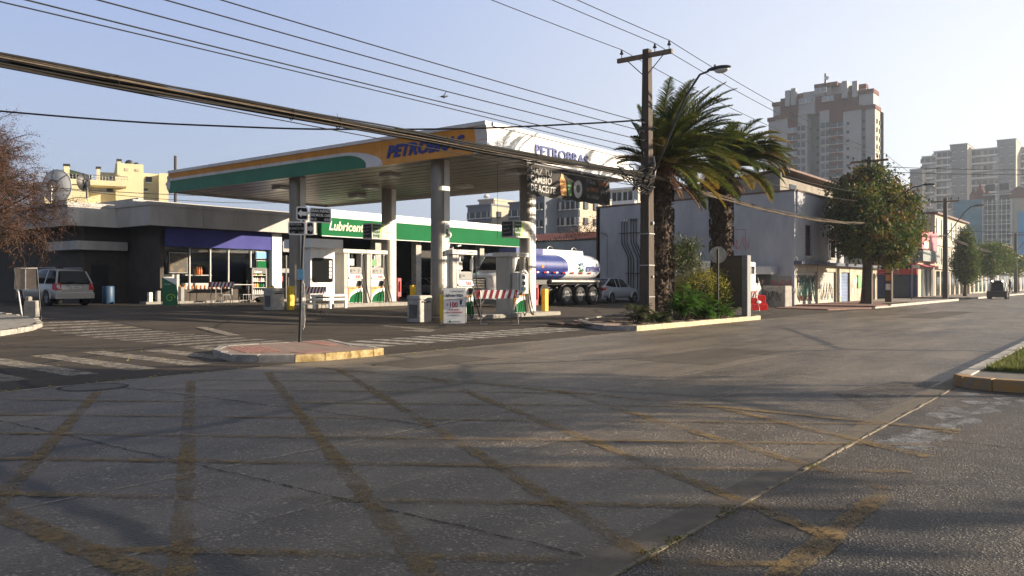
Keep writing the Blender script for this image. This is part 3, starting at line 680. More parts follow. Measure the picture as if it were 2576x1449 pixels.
for (x,y) in ((21.7,20.25),(27.0,20.25),(21.7,28.5),(27.0,28.5)):
    z0 = G(y)+.15; pts = []; wy = .27
    for i in range(13): a = math.pi/2+math.pi*i/12; pts.append((x+.02+.26*math.cos(a), y+wy*math.sin(a)))
    pts += [(x+.05,y-wy),(x+.05,y+wy)]
    b = MB(); b.prism(pts,z0,5.81)
    for i in range(len(b.sm)): pass
    sh = b.build('column', M['column_grey'], cano, True)
    b = MB(); b.box(x+.052,x+.34,y-wy-.01,y+wy+.01,z0,5.81); b.build('column_casing', M['column_white'], sh, True)
    b = MB(); b.box(x-.3,x+.4,y-wy-.05,y+wy+.05,z0-.005,z0+.04); b.build('base_plate', M['dark_concrete'], sh, True)
text('PETROBRAS', .60, M['blue_letter'], cano, (CX0+prof(6.18)-.03,22.15,5.98), (0,-1,0), shear=.28, bold=.026, sx=1.16, depth=.01)
text('PETROBRAS', .54, M['grey_letter'], cano, (23.72,CY0+prof(6.15)-.03,5.98), (1,0,0), shear=0, bold=.012, sx=1.24, depth=.01)

# islands
def island(x0,x1,y0,y1,label):
    z = G((y0+y1)/2); b = MB(); b.cbox(x0,x1,y0,y1,z-.25,z+.15,.03)
    o = b.build('pump_island', M['concrete']); return tag(o, label, 'kerb island', 'concrete pump islands')
island(21.15,28.65,19.6,20.95,'concrete pump island nearer the avenue, under the pumps beside the discount poster')
island(21.15,28.3,27.75,29.2,'concrete pump island farther back, under the white kiosk')

# ================================================================== shop, lube bays, back wall
ZF0, ZF1 = 4.20, 5.33
shop = thing('station_shop', 'low grey flat-roofed shop with deep fascia, blue sign band and dark windows', 'shop', (24,42,.3))
b = MB()
b.box(20.7,31.0,38.6,38.75,ZF0,ZF1); b.box(20.7,20.85,38.75,41.9,ZF0,ZF1); b.box(18.3,20.7,41.9,42.05,ZF0,ZF1); b.box(18.3,18.45,42.05,75,ZF0,ZF1)
b.box(20.66,31.0,38.56,38.6,ZF1-.14,ZF1+.04); b.box(20.62,20.66,38.6,41.9,ZF1-.14,ZF1+.04); b.box(18.26,20.7,41.86,41.9,ZF1-.14,ZF1+.04); b.box(18.22,18.26,41.9,75,ZF1-.14,ZF1+.04)
b.box(20.66,31.0,38.57,38.6,ZF0,ZF0+.07); b.box(18.26,20.7,41.87,41.9,ZF0,ZF0+.07)
for x in (23.6,26.5,29.4): b.box(x,x+.02,38.59,38.6,ZF0+.07,ZF1-.14)
b.build('fascia', M['shop_fascia'], shop, True)
b = MB(); b.box(20.85,32,38.75,75,ZF0+.35,ZF0+.5); b.box(18.45,20.85,42.05,75,ZF0+.35,ZF0+.5); b.box(20.9,36,40.6,41,ZF0+.5,5.62); b.box(21.4,21.6,41,60,4.6,5.75); b.box(36,36.2,41,50,4.6,5.62); b.build('roof', M['shop_fascia'], shop, True)
b = MB()
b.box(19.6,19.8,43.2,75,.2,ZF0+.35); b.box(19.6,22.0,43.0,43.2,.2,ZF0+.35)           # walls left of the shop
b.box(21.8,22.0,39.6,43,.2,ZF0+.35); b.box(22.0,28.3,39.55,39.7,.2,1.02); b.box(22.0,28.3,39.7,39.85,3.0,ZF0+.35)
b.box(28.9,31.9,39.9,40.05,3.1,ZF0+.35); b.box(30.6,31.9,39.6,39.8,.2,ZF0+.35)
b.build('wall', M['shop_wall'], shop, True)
b = MB(); b.box(28.3,28.95,39.25,39.9,.2,ZF0); b.build('pillar', M['white_paint'], shop, True)
b = MB(); b.box(19.0,21.6,42.5,43.0,3.05,3.5); b.box(19.0,19.6,43.0,46,3.05,3.5); b.build('door_canopy', M['shop_fascia'], shop, True)
b = MB(); b.box(22.0,28.28,39.3,39.5,3.23,4.17); b.build('sign_band', M['blue_sign'], shop, True)
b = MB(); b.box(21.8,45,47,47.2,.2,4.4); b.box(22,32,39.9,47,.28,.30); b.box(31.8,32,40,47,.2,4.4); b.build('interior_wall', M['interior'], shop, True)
for x0,x1 in ((22.05,23.4),(23.45,24.6),(24.65,25.7),(25.75,27.1),(27.15,28.25)):
    b = MB(); b.box(x0,x1,39.6,39.64,1.03,3.2); w_ = b.build('window_pane', M['glass_clear'], shop, True)
    b = MB(); b.box(x1,x1+.05,39.56,39.68,1.03,3.2); b.build('mullion', M['light_grey'], w_, True)
b = MB(); b.box(29.0,30.5,39.8,39.84,.3,3.0); d_ = b.build('door', M['glass_dark'], shop, True)
b = MB(); b.box(29.6,29.68,39.74,39.8,.3,3.0); b.box(29.75,29.78,39.7,39.8,1.1,1.7); b.build('door_frame', M['dark_metal'], d_, True)
b = MB(); b.box(29.1,30.3,39.76,39.8,1.95,2.2); b.build('door_sticker', M['mid_grey'], d_, True)
b = MB(); b.box(29.05,29.4,39.75,39.8,1.45,1.75); b.build('door_sticker', M['red'], d_, True)
b = MB(); b.box(29.0,31.8,39.2,39.26,3.15,3.75); b.build('door_sign', M['mid_grey'], shop, True)
MB().box(19.56,19.6,46,47,.3,2.3).build('side_door', M['black'], shop, True); MB().box(19.95,20.8,42.96,43,.3,2.3).build('side_door', M['black'], shop, True)
b = MB(); b.box(20.7,31.5,38.9,39.55,.15,.42); b.build('step', M['concrete'], shop, True)
# interior ceiling lights off; shelf and counters inside
b = MB(); b.box(23.6,27.0,40.3,40.7,.3,1.35); b.box(23.6,25.2,40.3,40.6,1.75,1.8); b.box(22.2,23.2,40.2,40.6,.3,1.8)
tag(b.build('counter', M['light_grey']), 'pale display counter inside the shop behind the middle window panes', 'counter')
rr = random.Random(4)
def bottle(x,y,z,m,lab,grp,h=.3,r=.045,cat='bottle'):
    b = MB(); b.tube([(0,0,0),(0,0,h*.62),(0,0,h*.75),(0,0,h*.8),(0,0,h)], [r,r,r*.6,r*.4,r*.4], 8); o = b.build(cat, m); o.location = (x,y,z)
    return tag(o, lab, cat, grp)
for i in range(4): bottle(24.1+.13*i,40.25,1.8,M['leaf_orange'] if i==0 else M['amber'],'orange bottle in the row on the counter shelf behind the shop glass','orange bottles behind the shop glass',.42,.055)
for i in range(14): bottle(22.6+.24*i,39.95,1.05,M['amber'],'orange drink bottle in the low row along the shop window sill','drinks along the window sill',.2,.055)
for i in range(5):
    b = MB(); h = rr.uniform(.35,.85); w = rr.uniform(.18,.3); b.cbox(0,w,0,.2,0,h,.02); o = b.build('carton', [M['poster_white'],M['mid_grey'],M['plastic_blue']][i%3]); o.location = (20.9+.42*i,39.0,.42)
    tag(o, ['tall white carton at the left end of the shop step','grey carton second from the left on the shop step','blue carton in the middle of the row left of the green sign','second white carton on the shop step, right of the blue one','grey carton closest to the green swirl sign'][i], 'carton')
D('old_poster', (.05,.045,.035), .7, col2=(.16,.11,.06), scale=2.5, lo_=.45, hi_=.6)
# window posters
for (x,z0,z1,w,mt,lb) in ((22.3,1.9,2.9,.95,'old_poster','faded orange and yellow poster in the left shop window'),(27.45,2.75,3.1,.75,'sky_blue','bright blue sign at the top of the right shop window'),(27.5,2.2,2.6,.75,'lube_green','dark green poster in the right shop window below the blue sign')):
    b = MB(); b.box(x,x+w,39.52,39.555,z0,z1); o = tag(b.build('window_poster', M[mt]), lb, 'poster')
    b = MB(); b.box(x-.03,x+w+.03,39.555,39.57,z0-.03,z1+.03); b.build('border', M['light_grey'], o)
# lubricant rack with bottles by the right window
rk = thing('lubricant_rack', 'black oil display rack with lit bottle shelves against the shop window', 'display rack', (26.75,38.95,.42))
b = MB(); b.box(0,.06,0,.5,0,1.75); b.box(.94,1.0,0,.5,0,1.75); b.box(0,1.0,.46,.5,0,1.75); b.box(0,1,0,.5,1.68,1.78); b.build('cabinet', M['black'], rk)
b = MB()
for z in (.30,.66,1.0,1.34): b.box(.06,.94,.02,.46,z,z+.025)
for x in (.06,.92): b.box(x,x+.02,-.005,.02,0,1.75)
b.build('shelf', M['light_grey'], rk)
MB().box(.08,.92,-.005,.02,1.45,1.68).build('header_panel', M['black'], rk); MB().box(.08,.92,-.005,.02,.03,.24).build('foot_panel', M['black'], rk)
text('LUBRAX', .13, M['white'], rk, (.18,-.02,.08), (1,0,0), world=False, bold=.004, sx=1.3); text('LUBRAX', .2, M['banner_grey'], rk, (-.012,.34,.35), (0,0,1), (0,1,0), world=False, bold=.004)
text('Lubrax', .17, M['white'], rk, (.14,-.02,1.5), (1,0,0), world=False, bold=.006, shear=.2)
for zi,(z,h,ms) in enumerate(((.33,.26,['light_grey']),(.69,.26,['amber','amber','yellow','lube_green','lube_green','green_panel']),(1.03,.22,['white','white','cream','dark_red','white','white']),(1.37,.0,[]))):
    for i in range(6 if h else 0):
        mt = ms[i%len(ms)]; b = MB(); b.cbox(-.05,.05,-.04,.04,0,h*.75,.012); b.cyl((.015,0,h*.75),(.015,0,h),.018,.018,6)
        o = b.build('oil_bottle', M[mt]); o.location = (26.75+.16+.135*i,39.07,.42+z+.001)
        tag(o, {0:'clear bottle on the lowest shelf of the black oil rack',1:'orange or green oil can on the middle shelf of the black rack',2:'white bottle on the third shelf up of the black oil rack'}[zi], 'bottle', ['clear bottles on the rack','coloured oil cans on the rack','white bottles on the rack'][zi])
for i in range(7):
    b = MB(); b.cbox(-.05,.05,-.04,.04,0,.16,.012); b.cyl((.015,0,.16),(.015,0,.2),.018,.018,6)
    o = b.build('oil_bottle', M[['lube_green','amber','lime'][i%3]]); o.location = (26.75+.14+.12*i,39.05,.42+1.2)
    o.location.z = .42+1.365+.0; o.location.y = 39.12; tag(o, 'small green or yellow oil can on the top shelf of the black rack', 'bottle', 'small cans on the top shelf')
# folding table, stools
t_ = thing('folding_table', 'thin grey folding table in front of the shop windows', 'table', (24.3,38.2,G(38)))
b = MB(); b.box(0,2.2,0,.6,.95,.98); b.build('table_top', M['light_grey'], t_)
for x,y in ((.1,.05),(2.1,.05),(.1,.55),(2.1,.55)): MB().cyl((x,y,0),(x+.02,y,.95),.018).build('leg', M['metal'], t_)
for k,x in enumerate((24.4,25.6)):
    s_ = thing('stool', ['low stool under the left half of the folding table','low stool under the right half of the folding table'][k], 'stool', (x,37.9,G(38)))
    MB().box(-.25,.25,-.2,.2,.42,.46).build('seat', M['mid_grey'], s_)
    for a in (-.22,.22):
        for c in (-.17,.17): MB().cyl((a,c,0),(a*.9,c*.9,.42),.014,n=6).build('leg', M['metal'], s_)
# dark water bottles / bucket and blue drum
b = MB(); b.tube([(0,0,0),(0,0,.05),(0,0,.85),(0,0,.9)], [.27,.29,.29,.26], 14); o = b.build('plastic_drum', M['plastic_blue']); o.location = (19.95,41.2,G(41)); tag(o, 'blue plastic drum standing in the dark corner beside the shop', 'drum')
b = MB(); b.tube([(0,0,0),(0,0,.5),(0,0,.62),(0,0,.8)], [.2,.22,.17,.05], 12); o = b.build('water_container', M['plastic_blue']); o.location = (28.05,38.9,.42); tag(o, 'blue water container right of the oil rack', 'container')
# dog lying by the rack
def dog():
    d = thing('dog', 'black dog with tan paws lying beside the oil rack', 'dog', (26.9,38.1,G(38)))
    b = MB()
    b.loft([[(x+0, w*math.cos(a), zc+h*math.sin(a)) for a in [2*math.pi*i/12 for i in range(12)]] for x,w,h,zc in ((-.45,.04,.05,.16),(-.38,.13,.12,.15),(-.2,.17,.15,.16),(0,.16,.14,.17),(.2,.17,.16,.2),(.33,.14,.16,.26),(.42,.10,.12,.36),(.47,.075,.09,.46),(.5,.06,.06,.53))])
    b.ball((.56,0,.54),.12,.085,.085); b.tube([(.6,0,.53),(.7,0,.5),(.76,0,.49)],[.06,.045,.03],8)
    b.add([(.5,.05,.6),(.56,.09,.6),(.52,.085,.7),(.5,-.05,.6),(.56,-.09,.6),(.52,-.085,.7)],[(0,1,2),(3,5,4)])
    for s in (-1,1):
        b.tube([(.3,.1*s,.16),(.34,.14*s,.06),(.62,.13*s,.03)],[.06,.045,.028],8)
        b.tube([(-.3,.11*s,.16),(-.1,.2*s,.10),(-.28,.24*s,.03),(-.08,.25*s,.025)],[.09,.065,.035,.028],8)
    b.tube([(-.44,0,.15),(-.62,.08,.05),(-.8,.16,.02)],[.03,.022,.01],6)
    b.build('body', M['fur_black'], d)
    b = MB(); 
    for s in (-1,1): b.ball((.66,.13*s,.025),.06,.035,.026,nu=8,nv=5)
    b.ball((.75,0,.485),.02,.016,.014,nu=6,nv=4); b.build('paws', M['fur_tan'], d)
    d.rotation_euler[2] = R(-25); return d
dog()
# lube building
lub = thing('lube_bay_building', 'white lube service building with a long green sign above open dark bays', 'building', (42,43,.3))
b = MB(); b.box(31.05,52.6,38.75,38.95,4.9,5.78); b.box(32.05,32.2,38.95,50,4.9,5.78); b.box(52.4,52.6,38.95,50,0,5.78); b.build('parapet', M['white_paint'], lub, True)
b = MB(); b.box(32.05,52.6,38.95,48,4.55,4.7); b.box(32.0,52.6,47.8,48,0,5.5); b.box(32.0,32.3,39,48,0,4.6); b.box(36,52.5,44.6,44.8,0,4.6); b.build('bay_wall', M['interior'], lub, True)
b = MB(); b.box(31.1,52.45,38.35,38.75,4.16,5.26); b.build('sign_band', M['lube_green'], lub, True)
b = MB(); b.box(31.1,52.45,38.33,38.36,4.12,4.17); b.box(31.1,52.45,38.33,38.36,5.25,5.29); b.build('sign_edge', M['light_grey'], lub, True)
text('Lubricentro', .76, M['cream'], lub, (31.6,38.345,4.52), (1,0,0), shear=.25, bold=.016, depth=.01, sx=.92)
text('Lavado', .76, M['cream'], lub, (40.4,38.345,4.52), (1,0,0), shear=.25, bold=.016, depth=.01, sx=.95)
for x in (35.9,39.6,42.9,46.3,49.4): MB().box(x,x+.5,38.95,39.4,.1,4.6).build('pillar', M['light_concrete'], lub, True)
for x in (39.6,42.9,46.3): MB().box(x+.5,x+3.2,39.9,39.95,2.9,4.5).build('bay_shutter', M['shop_dark'], lub, True)
b = MB(); b.obox((43.4,38.5,4.0),(.18,0,.03),(0,.1,0),(0,.0,.05)); b.build('floodlight', M['lamp_glass'], lub, True)
b = MB(); b.tube([(35.5+.06*math.cos(i*.9),38.9+.06*math.sin(i*.9),1.2+.028*i) for i in range(90)], .012, 5); o = tag(b.build('coiled_hose', M['dark_grey']), 'coiled black air hose hanging beside the lube bay pillar', 'hose')
b = MB(); b.cbox(44.2,44.9,39.6,40.4,.3,1.1); tag(b.build('tool_cart', M['red']), 'red tool cart inside the lube bay behind the parked car', 'tool cart')
# blue-white back wall and taller block
wl = thing('boundary_wall', 'low grey plastered wall with red tile coping behind the tanker', 'wall', (52.5,35,.3))
b = MB(); b.box(52.5,52.7,30,38.6,0,4.62); b.build('wall', M['stucco'], wl, True)
b = MB(); b.box(52.42,52.78,30,38.6,4.62,4.7); i = 0
for k in range(34): b.cyl((52.4,30.1+k*.25,4.72),(52.8,30.1+k*.25,4.72),.06,n=6)
b.build('coping', M['brown_trim'], wl, True)
b = MB(); b.quad((52.9,33.5,4.6),(52.9,41,4.6),(56,41,5.5),(56,33.5,5.5)); b.quad((56,33.5,5.5),(56,41,5.5),(56,41,4),(56,33.5,4)); b.add([(52.9,33.5,4.6),(56,33.5,5.5),(56,33.5,3)],[(0,1,2)])
tag(b.build('tiled_roof', M['roof_slats']), 'red tiled roof just behind the low grey wall', 'roof')
fl = thing('wall_floodlight', 'square floodlight on a short arm above the low wall beside the green sign', 'floodlight', (52.3,38.2,4.7))
MB().box(-.3,.0,-.02,.02,-.02,.02).build('arm', M['dark_metal'], fl); b = MB(); b.obox((-.5,-.1,.05),(.16,0,.08),(0,.22,0),(-.03,0,.06)); b.build('lamp', M['light_grey'], fl)
XW = 46.2
blk = thing('corner_building', 'tall pale corner building with blank side wall, shuttered shops and brown trim', 'building', (55,22,0))
def ztop(y): return 6.56-(y-15.65)*.018
b = MB(); b.ext([(XW,15.65,-.2),(XW,28.7,-.2),(XW,28.7,6.32),(XW,15.65,6.56)], (.25,0,0)); b.box(XW,52.6,28.5,28.7,0,6.3); b.build('side_wall', M['stucco'], blk, True)
b = MB(); b.ext([(XW-.04,15.6,6.56),(XW-.04,28.75,6.32),(XW-.04,28.75,6.42),(XW-.04,15.6,6.66)], (.4,0,0)); b.box(XW-.04,XW+.05,28.68,28.76,0,6.4); b.build('parapet_trim', M['brown_trim'], blk, True)
b = MB()   # upper front facade with window openings
wins = [(48.1,49.3,2.95,4.75),(52.4,53.9,2.95,4.75)]
xs_ = [XW+.25,48.1,49.3,52.4,53.9,55.8]
for i in range(5):
    x0,x1 = xs_[i],xs_[i+1]
    if i in (1,3): b.box(x0,x1,15.65,15.9,2.6,2.95); b.box(x0,x1,15.65,15.9,4.75,5.25)
    else: b.box(x0,x1,15.65,15.9,2.6,5.25)
b.box(XW+.25,55.8,15.55,15.9,5.25,6.6); b.box(55.55,55.8,15.9,28,2.6,6.6); b.box(XW+.25,55.8,20,28.5,6.2,6.3)
b.build('front_wall', M['stucco'], blk, True)
b = MB(); b.box(XW+.2,55.9,15.5,15.58,6.55,6.66); b.build('parapet_trim', M['brown_trim'], blk, True)
for x0,x1,z0,z1 in wins:
    f = MB().box(x0,x1,15.8,15.86,z0,z1).build('window', M['glass_dark'], blk, True)
    b = MB(); b.box(x0-.06,x1+.06,15.58,15.8,z0-.12,z0-.0); b.build('sill', M['light_concrete'], f, True)
    b = MB(); xm = (x0+x1)/2; b.box(xm-.03,xm+.03,15.76,15.8,z0,z1); b.box(x0,x0+.05,15.76,15.8,z0,z1); b.box(x1-.05,x1,15.76,15.8,z0,z1); b.box(x0,x1,15.76,15.8,z0+1.1,z0+1.15); b.build('frame', M['brown_trim'], f, True)
b = MB(); b.box(XW-.05,64.2,15.2,15.66,2.42,2.6); b.build('ledge', mat('ledge', (.05,.06,.10), .7, var=.2), blk, True)
b = MB(); 
piers = [(XW+.0,46.6),(50.4,50.75),(54.1,55.2),(57.2,57.6),(60.6,61.2),(63.7,64.2)]
for x0,x1 in piers: b.box(x0 if x0>XW else XW+.26,x1,15.65,15.95,-.1,2.42)
for x0,x1 in ((46.6,50.4),(50.75,54.1),(55.2,57.2),(61.2,63.7)): b.box(x0,x1,15.68,15.95,2.05,2.42)
b.box(57.6,60.6,15.66,15.95,-.1,2.42); b.box(55.8,64.2,15.9,22,2.45,2.6); b.box(63.95,64.2,15.95,24,-.1,2.5)
b.build('shop_wall', M['stucco_warm'], blk, True)
for x0,x1,mt in ((46.6,50.4,'roller'),(50.75,54.1,'roller'),(55.2,57.2,'roller_blue'),(61.2,63.7,'roller')):
    sh = MB().box(x0,x1,15.78,15.86,.1,2.05).build('roller_shutter', M[mt], blk, True)
rr = random.Random(21)
def scribble(name, org, right, w, h, mt, parent, n=7, r=.02, seed=1, out=.012):
    rg = random.Random(seed); r_ = Vector(right).normalized(); nrm = r_.cross(Vector((0,0,1))); o0 = Vector(org); b = MB()
    for i in range(n):
        cx_ = w*(i+.5)/n; P = []; a0 = rg.uniform(0,6.28); k = rg.choice([2,3]); 
        for j in range(12):
            u = j/11; P.append(o0 + r_*(cx_+w/n*.55*math.sin(a0+k*math.pi*u)) + Vector((0,0,1))*(h*(.5+.48*math.cos(a0*1.7+(k+.7)*math.pi*u)*(1-.2*u))) + nrm*out)
        b.tube(P, r, 4, sm=False)
    return b.build(name, mt, parent, True)
scribble('graffiti', (46.9,15.78,.2), (1,0,0), 3.3, 1.6, M['graffiti_green'], blk, 6, .03, 3)
scribble('graffiti', (50.9,15.78,.25), (1,0,0), 2.8, 1.2, M['graffiti_black'], blk, 5, .012, 5)
scribble('graffiti', (46.8,15.77,1.35), (1,0,0), 3.4, .5, M['graffiti_black'], blk, 12, .012, 6)
scribble('graffiti', (47.2,15.77,.3), (1,0,0), 2.4, .35, M['graffiti_red'], blk, 8, .014, 8)
scribble('graffiti', (XW,20.5,3.3), (0,-1,0), 2.2, .8, M['graffiti_red'], blk, 6, .016, 9)
scribble('graffiti', (XW,17.6,1.0), (0,-1,0), 1.8, .55, M['graffiti_red'], blk, 7, .022, 12)
scribble('graffiti', (XW,16.2,.75), (0,-1,0), .6, .4, M['poster_white'], blk, 3, .03, 14)
b = MB(); b.box(XW-.012,XW,15.8,18.2,1.0,1.75); b.build('paint_patch', M['mid_grey'], blk, True)
b = MB()
for i in range(9): x = 57.7+.31*i; z = rr.uniform(.4,1.6); MB().box(x,x+.27,15.64,15.66,z,z+rr.uniform(.3,.5)).build('wall_poster', M['poster_white'], blk, True)
for i in range(3): x = 54.3+rr.uniform(0,.3); z = .5+.45*i; MB().box(x,x+.5,15.63,15.65,z,z+.4).build('wall_poster', M['poster_white'], blk, True)
b = MB(); b.box(58.9,59.8,15.58,15.6,1.0,1.9); b.build('green_poster', M['poster_green'], blk, True)
b = MB(); b.box(XW-.02,XW+.0,19.3,19.9,3.95,4.0); b.build('wall_lamp_arm', M['dark_metal'], blk, True) if False else None
b = MB(); b.box(XW-1.1,XW,16.6,18.2,1.85,2.3); b.build('entrance_hood', M['stucco'], blk, True)
b = MB(); b.box(XW-.03,XW,17.0,17.9,0,1.85); d_ = b.build('side_door', M['dark_grey'], blk, True)
# upper set-back storey
b = MB(); b.ext([(50.5,18.0,6.2),(50.5,25.5,6.2),(50.5,25.5,7.5),(50.5,18.0,8.35)], (.3,0,0)); b.box(50.8,62,18.0,18.2,6.2,8.0); b.box(50.8,62,25.3,25.5,6.2,7.3)
b.build('roof_storey', M['roof_wall'], blk, True)
b = MB(); b.ext([(50.2,17.5,8.42),(50.2,26,7.46),(50.2,26,7.56),(50.2,17.5,8.55)], (12,0,0)); b.build('roof_edge', M['brown_trim'], blk, True)
b = MB(); b.box(52.2,53.4,17.95,18.0,6.7,7.7); b.build('attic_window', M['glass_dark'], blk, True)
b = MB()
for k in range(8): b.cyl((51.5,21+k*.9,7.0),(51.5,21+k*.9,7.0),.01)
b = MB(); b.cbox(45.0,46.1,15.75,17.05,-.05,1.2,.03); o = tag(b.build('utility_cabinet', M['concrete']),'low grey concrete box with black graffiti at the foot of the pale side wall','concrete box')
g_ = scribble('graffiti',(44.99,16.9,.35),(0,-1,0),.9,.6,M['graffiti_black'],o,4,.018,17)
# conduits on the side wall
co = thing('conduit_rack', 'six dark bent vertical conduits clamped to the pale side wall behind the pole', 'conduits', (XW-.05,26.0,0))
for i in range(6):
    yb = 26.8-.19*i-(.10 if i>2 else 0); y2 = yb-.48
    b = MB(); b.tube([(XW-.06,yb,5.35),(XW-.06,yb,3.95),(XW-.06,y2,2.95),(XW-.06,y2,.3)], .035, 6); c_ = b.build('conduit', M['dark_metal'], co, True)
    MB().cyl((XW-.07,yb,5.33),(XW-.07,yb,5.5),.07,.05,8).build('cap', M['light_grey'] if i<3 else M['dark_metal'], c_, True)
b = MB(); b.box(XW-.12,XW-.02,25.5,27.0,4.55,4.6); b.box(XW-.12,XW-.02,25.0,26.5,1.95,2.0); b.build('clamp_bar', M['dark_metal'], co, True)
wc = thing('wall_camera', 'small camera on a bracket high on the pale wall left of the conduits', 'camera', (XW,27.9,4.4))
b = MB(); b.tube([(0,0,0),(-.15,0,.1),(-.3,.05,.15)], .03, 6); b.obox((-.35,.15,.2),(.06,0,0),(0,.2,.05),(0,0,.06)); b.build('body', M['mid_grey'], wc); MB().tube([(-.02,.02,-.1),(-.02,.02,-4.0)],.015,5).build('cable', M['mid_grey'], wc)
wl2 = thing('wall_lamp', 'flat lamp on a conduit arm on the pale wall between the palm trunks', 'lamp', (XW,20.1,4.5))
b = MB(); b.obox((-.35,.1,.12),(.2,.0,.05),(0,.3,0),(0,0,.03)); b.build('head', M['mid_grey'], wl2); b = MB(); b.tube([(-.02,-.1,0),(-.02,-1.6,.0),(-.02,-1.6,-1.3)],.02,5); b.build('conduit', M['mid_grey'], wl2)

# ================================================================== forecourt objects
D('pump_grey', (.33,.32,.29), .7, col2=(.44,.43,.40), scale=3, detail=10, stretch=(1,1,.4)); D('pump_pale', (.50,.49,.46), .6, var=.12, scale=3, detail=10)
def dispenser(x0,x1,y0,y1,z,label,kind=0,num=''):
    w = x1-x0; d = y1-y0; o = thing('fuel_dispenser', label, 'fuel pump', (x0,y0,z), 0, 'fuel pumps under the canopy')
    b = MB(); b.cbox(0,.24,.02,d,0,2.25,.015); b.build('side_cabinet', M['pump_grey'], o)
    b = MB(); b.box(w-.05,w,.02,.09,0,2.25); b.box(w-.05,w,d-.07,d,0,2.25); b.box(.24,.29,0,.02,0,2.25); b.build('post', M['white_paint'], o)
    b = MB(); b.cbox(-.12,w+.12,-.08,d+.08,2.25,2.42,.015); h = b.build('top_hood', M['pump_pale'], o)
    text('AUTOSERVICIO', .055, M['mid_grey'], h, (w-.42,-.085,2.31), (1,0,0), world=False, depth=.002)
    b = MB(); b.box(.26,w-.05,.06,d-.06,.0,1.62); b.build('body', M['pump_grey'], o)
    b = MB(); b.box(.27,w-.055,.02,.06,1.32,1.60); p = b.build('display_panel', M['mid_grey'], o)
    MB().box(.36,.48,.01,.02,1.38,1.52).build('screen', M['black'], p); MB().box(.55,.66,.012,.02,1.44,1.5).build('card_slot', M['black'], p)
    if num: text(num, .2, M['lube_green'], p, (w-.30,.015,1.38), (1,0,0), world=False, depth=.002, shear=.15)
    b = MB(); b.add([(.27,-.05,1.10),(w-.055,-.05,1.10),(w-.055,.03,1.30),(.27,.03,1.30),(.27,.05,1.08),(w-.055,.05,1.08)],[(0,1,2,3),(0,4,5,1)])
    k = b.build('keypad_shelf', M['white'], o)
    b = MB(); 
    for i in range(3): b.obox((w-.4+.1*i,-.018,1.19),(.035,0,0),(0,.028,.07),(0,-.004,.002)); 
    b.build('grade_buttons', M['dark_red'], k)
    b = MB(); b.box(.27,w-.055,.03,.06,.74,1.07); b.build('door_panel', M['light_grey'], o)
    # livery panel: orange, white swoosh, green
    b = MB(); y = -.01; xa,xb = .25,w-.04; zt = .72; n = 10
    def gz(x): u = (x-xa)/(xb-xa); return .50*math.sqrt(max(0,1-(1-u)**2))
    def wz(x): u = (x-xa)/(xb-xa); return min(zt,.16+.50*math.sqrt(max(0,1-(1-u)**2)))
    for i in range(n):
        a,c = xa+(xb-xa)*i/n,xa+(xb-xa)*(i+1)/n
        b.quad((a,y,.03),(c,y,.03),(c,y,.03+gz(c)),(a,y,.03+gz(a)),0); b.quad((a,y,.03+gz(a)),(c,y,.03+gz(c)),(c,y,.03+wz(c)),(a,y,.03+wz(a)),1); b.quad((a,y,.03+wz(a)),(c,y,.03+wz(c)),(c,y,zt+.02),(a,y,zt+.02),2)
    b.box(xa,xb,y+.001,.05,.02,zt+.02,1)
    lv = b.build('livery_panel', [M['lube_green'],M['white'],M['orange_panel']], o)
    text('PETROBRAS', .055, M['dark_red'], lv, (xa+.03,y-.003,.65), (1,0,0), world=False, depth=.002, shear=.2)
    # nozzle and hoses
    b = MB(); xn = w-.16 if kind!=2 else w+.02
    b.cbox(xn-.08,xn+.05,-.1,.03,.78,1.02,.01); b.tube([(xn,-.06,1.0),(xn-.05,-.14,.92),(xn-.1,-.12,.78)],[.03,.028,.015],8); b.tube([(xn+.06,-.05,.86),(xn-.04,-.17,.84),(xn-.05,-.16,.95)],.012,5)
    b.build('nozzle', M['black'], o)
    b = MB(); b.tube([(w+.03,-.03,2.2),(w+.05,-.06,1.7),(w+.06,-.1,1.2),(w+.14,-.12,.6),(w+.28,-.16,.1),(w+.22,-.22,-.08),(w+.08,-.2,.02),(w-.0,-.14,.45),(xn,-.1,.80)], .024, 6)
    b.build('hose', M['rubber'], o)
    b = MB(); b.tube([(w-.2,-.05,.8),(w-.32,-.12,.4),(w-.4,-.16,.02),(w-.34,-.2,-.1),(w-.22,-.18,.05),(w-.2,-.1,.5)], .022, 6); b.build('hose', M['rubber'], o)
    if kind == 2:
        b = MB(); b.cbox(.12,w-.12,-.24,.0,.78,1.62,.03); u_ = b.build('card_terminal', M['light_grey'], o)
        b = MB(); b.cbox(.30,w-.26,-.30,-.24,.84,1.56,.02); b.tube([(.30,-.27,1.56),(.38,-.27,1.66),(.55,-.27,1.7),(.68,-.27,1.66),(w-.26,-.27,1.56)],.045,8); b.build('front', M['white_paint'], u_)
        MB().box(.40,.60,-.312,-.30,1.36,1.5).build('screen', M['black'], u_); MB().box(.42,.62,-.312,-.30,1.12,1.26).build('keypad', M['black'], u_)
        for i,mm in enumerate(('sky_blue','lime','dark_red')): MB().box(.36+.11*i,.44+.11*i,-.312,-.30,.90,1.04).build('button', M[mm], u_)
    else:
        b = MB(); b.box(.5,.85 if w>1 else .8,.3,.34,1.7,2.0); b.build('notice', M['poster_white'] if kind==0 else M['poster_green'], o)
    return o
ZI = .15; ZI2 = G(28.5)+.15
dispenser(22.0,23.15,19.78,20.5,ZI,'near-island fuel pump with orange and green base, behind the white poster board',0,'')
dispenser(25.35,26.4,19.78,20.5,ZI,'near-island fuel pump with a rounded white card terminal, before the tanker',2,'')
dispenser(24.0,25.1,28.05,28.8,ZI2,'back-island fuel pump standing next to the white kiosk',0,'3')
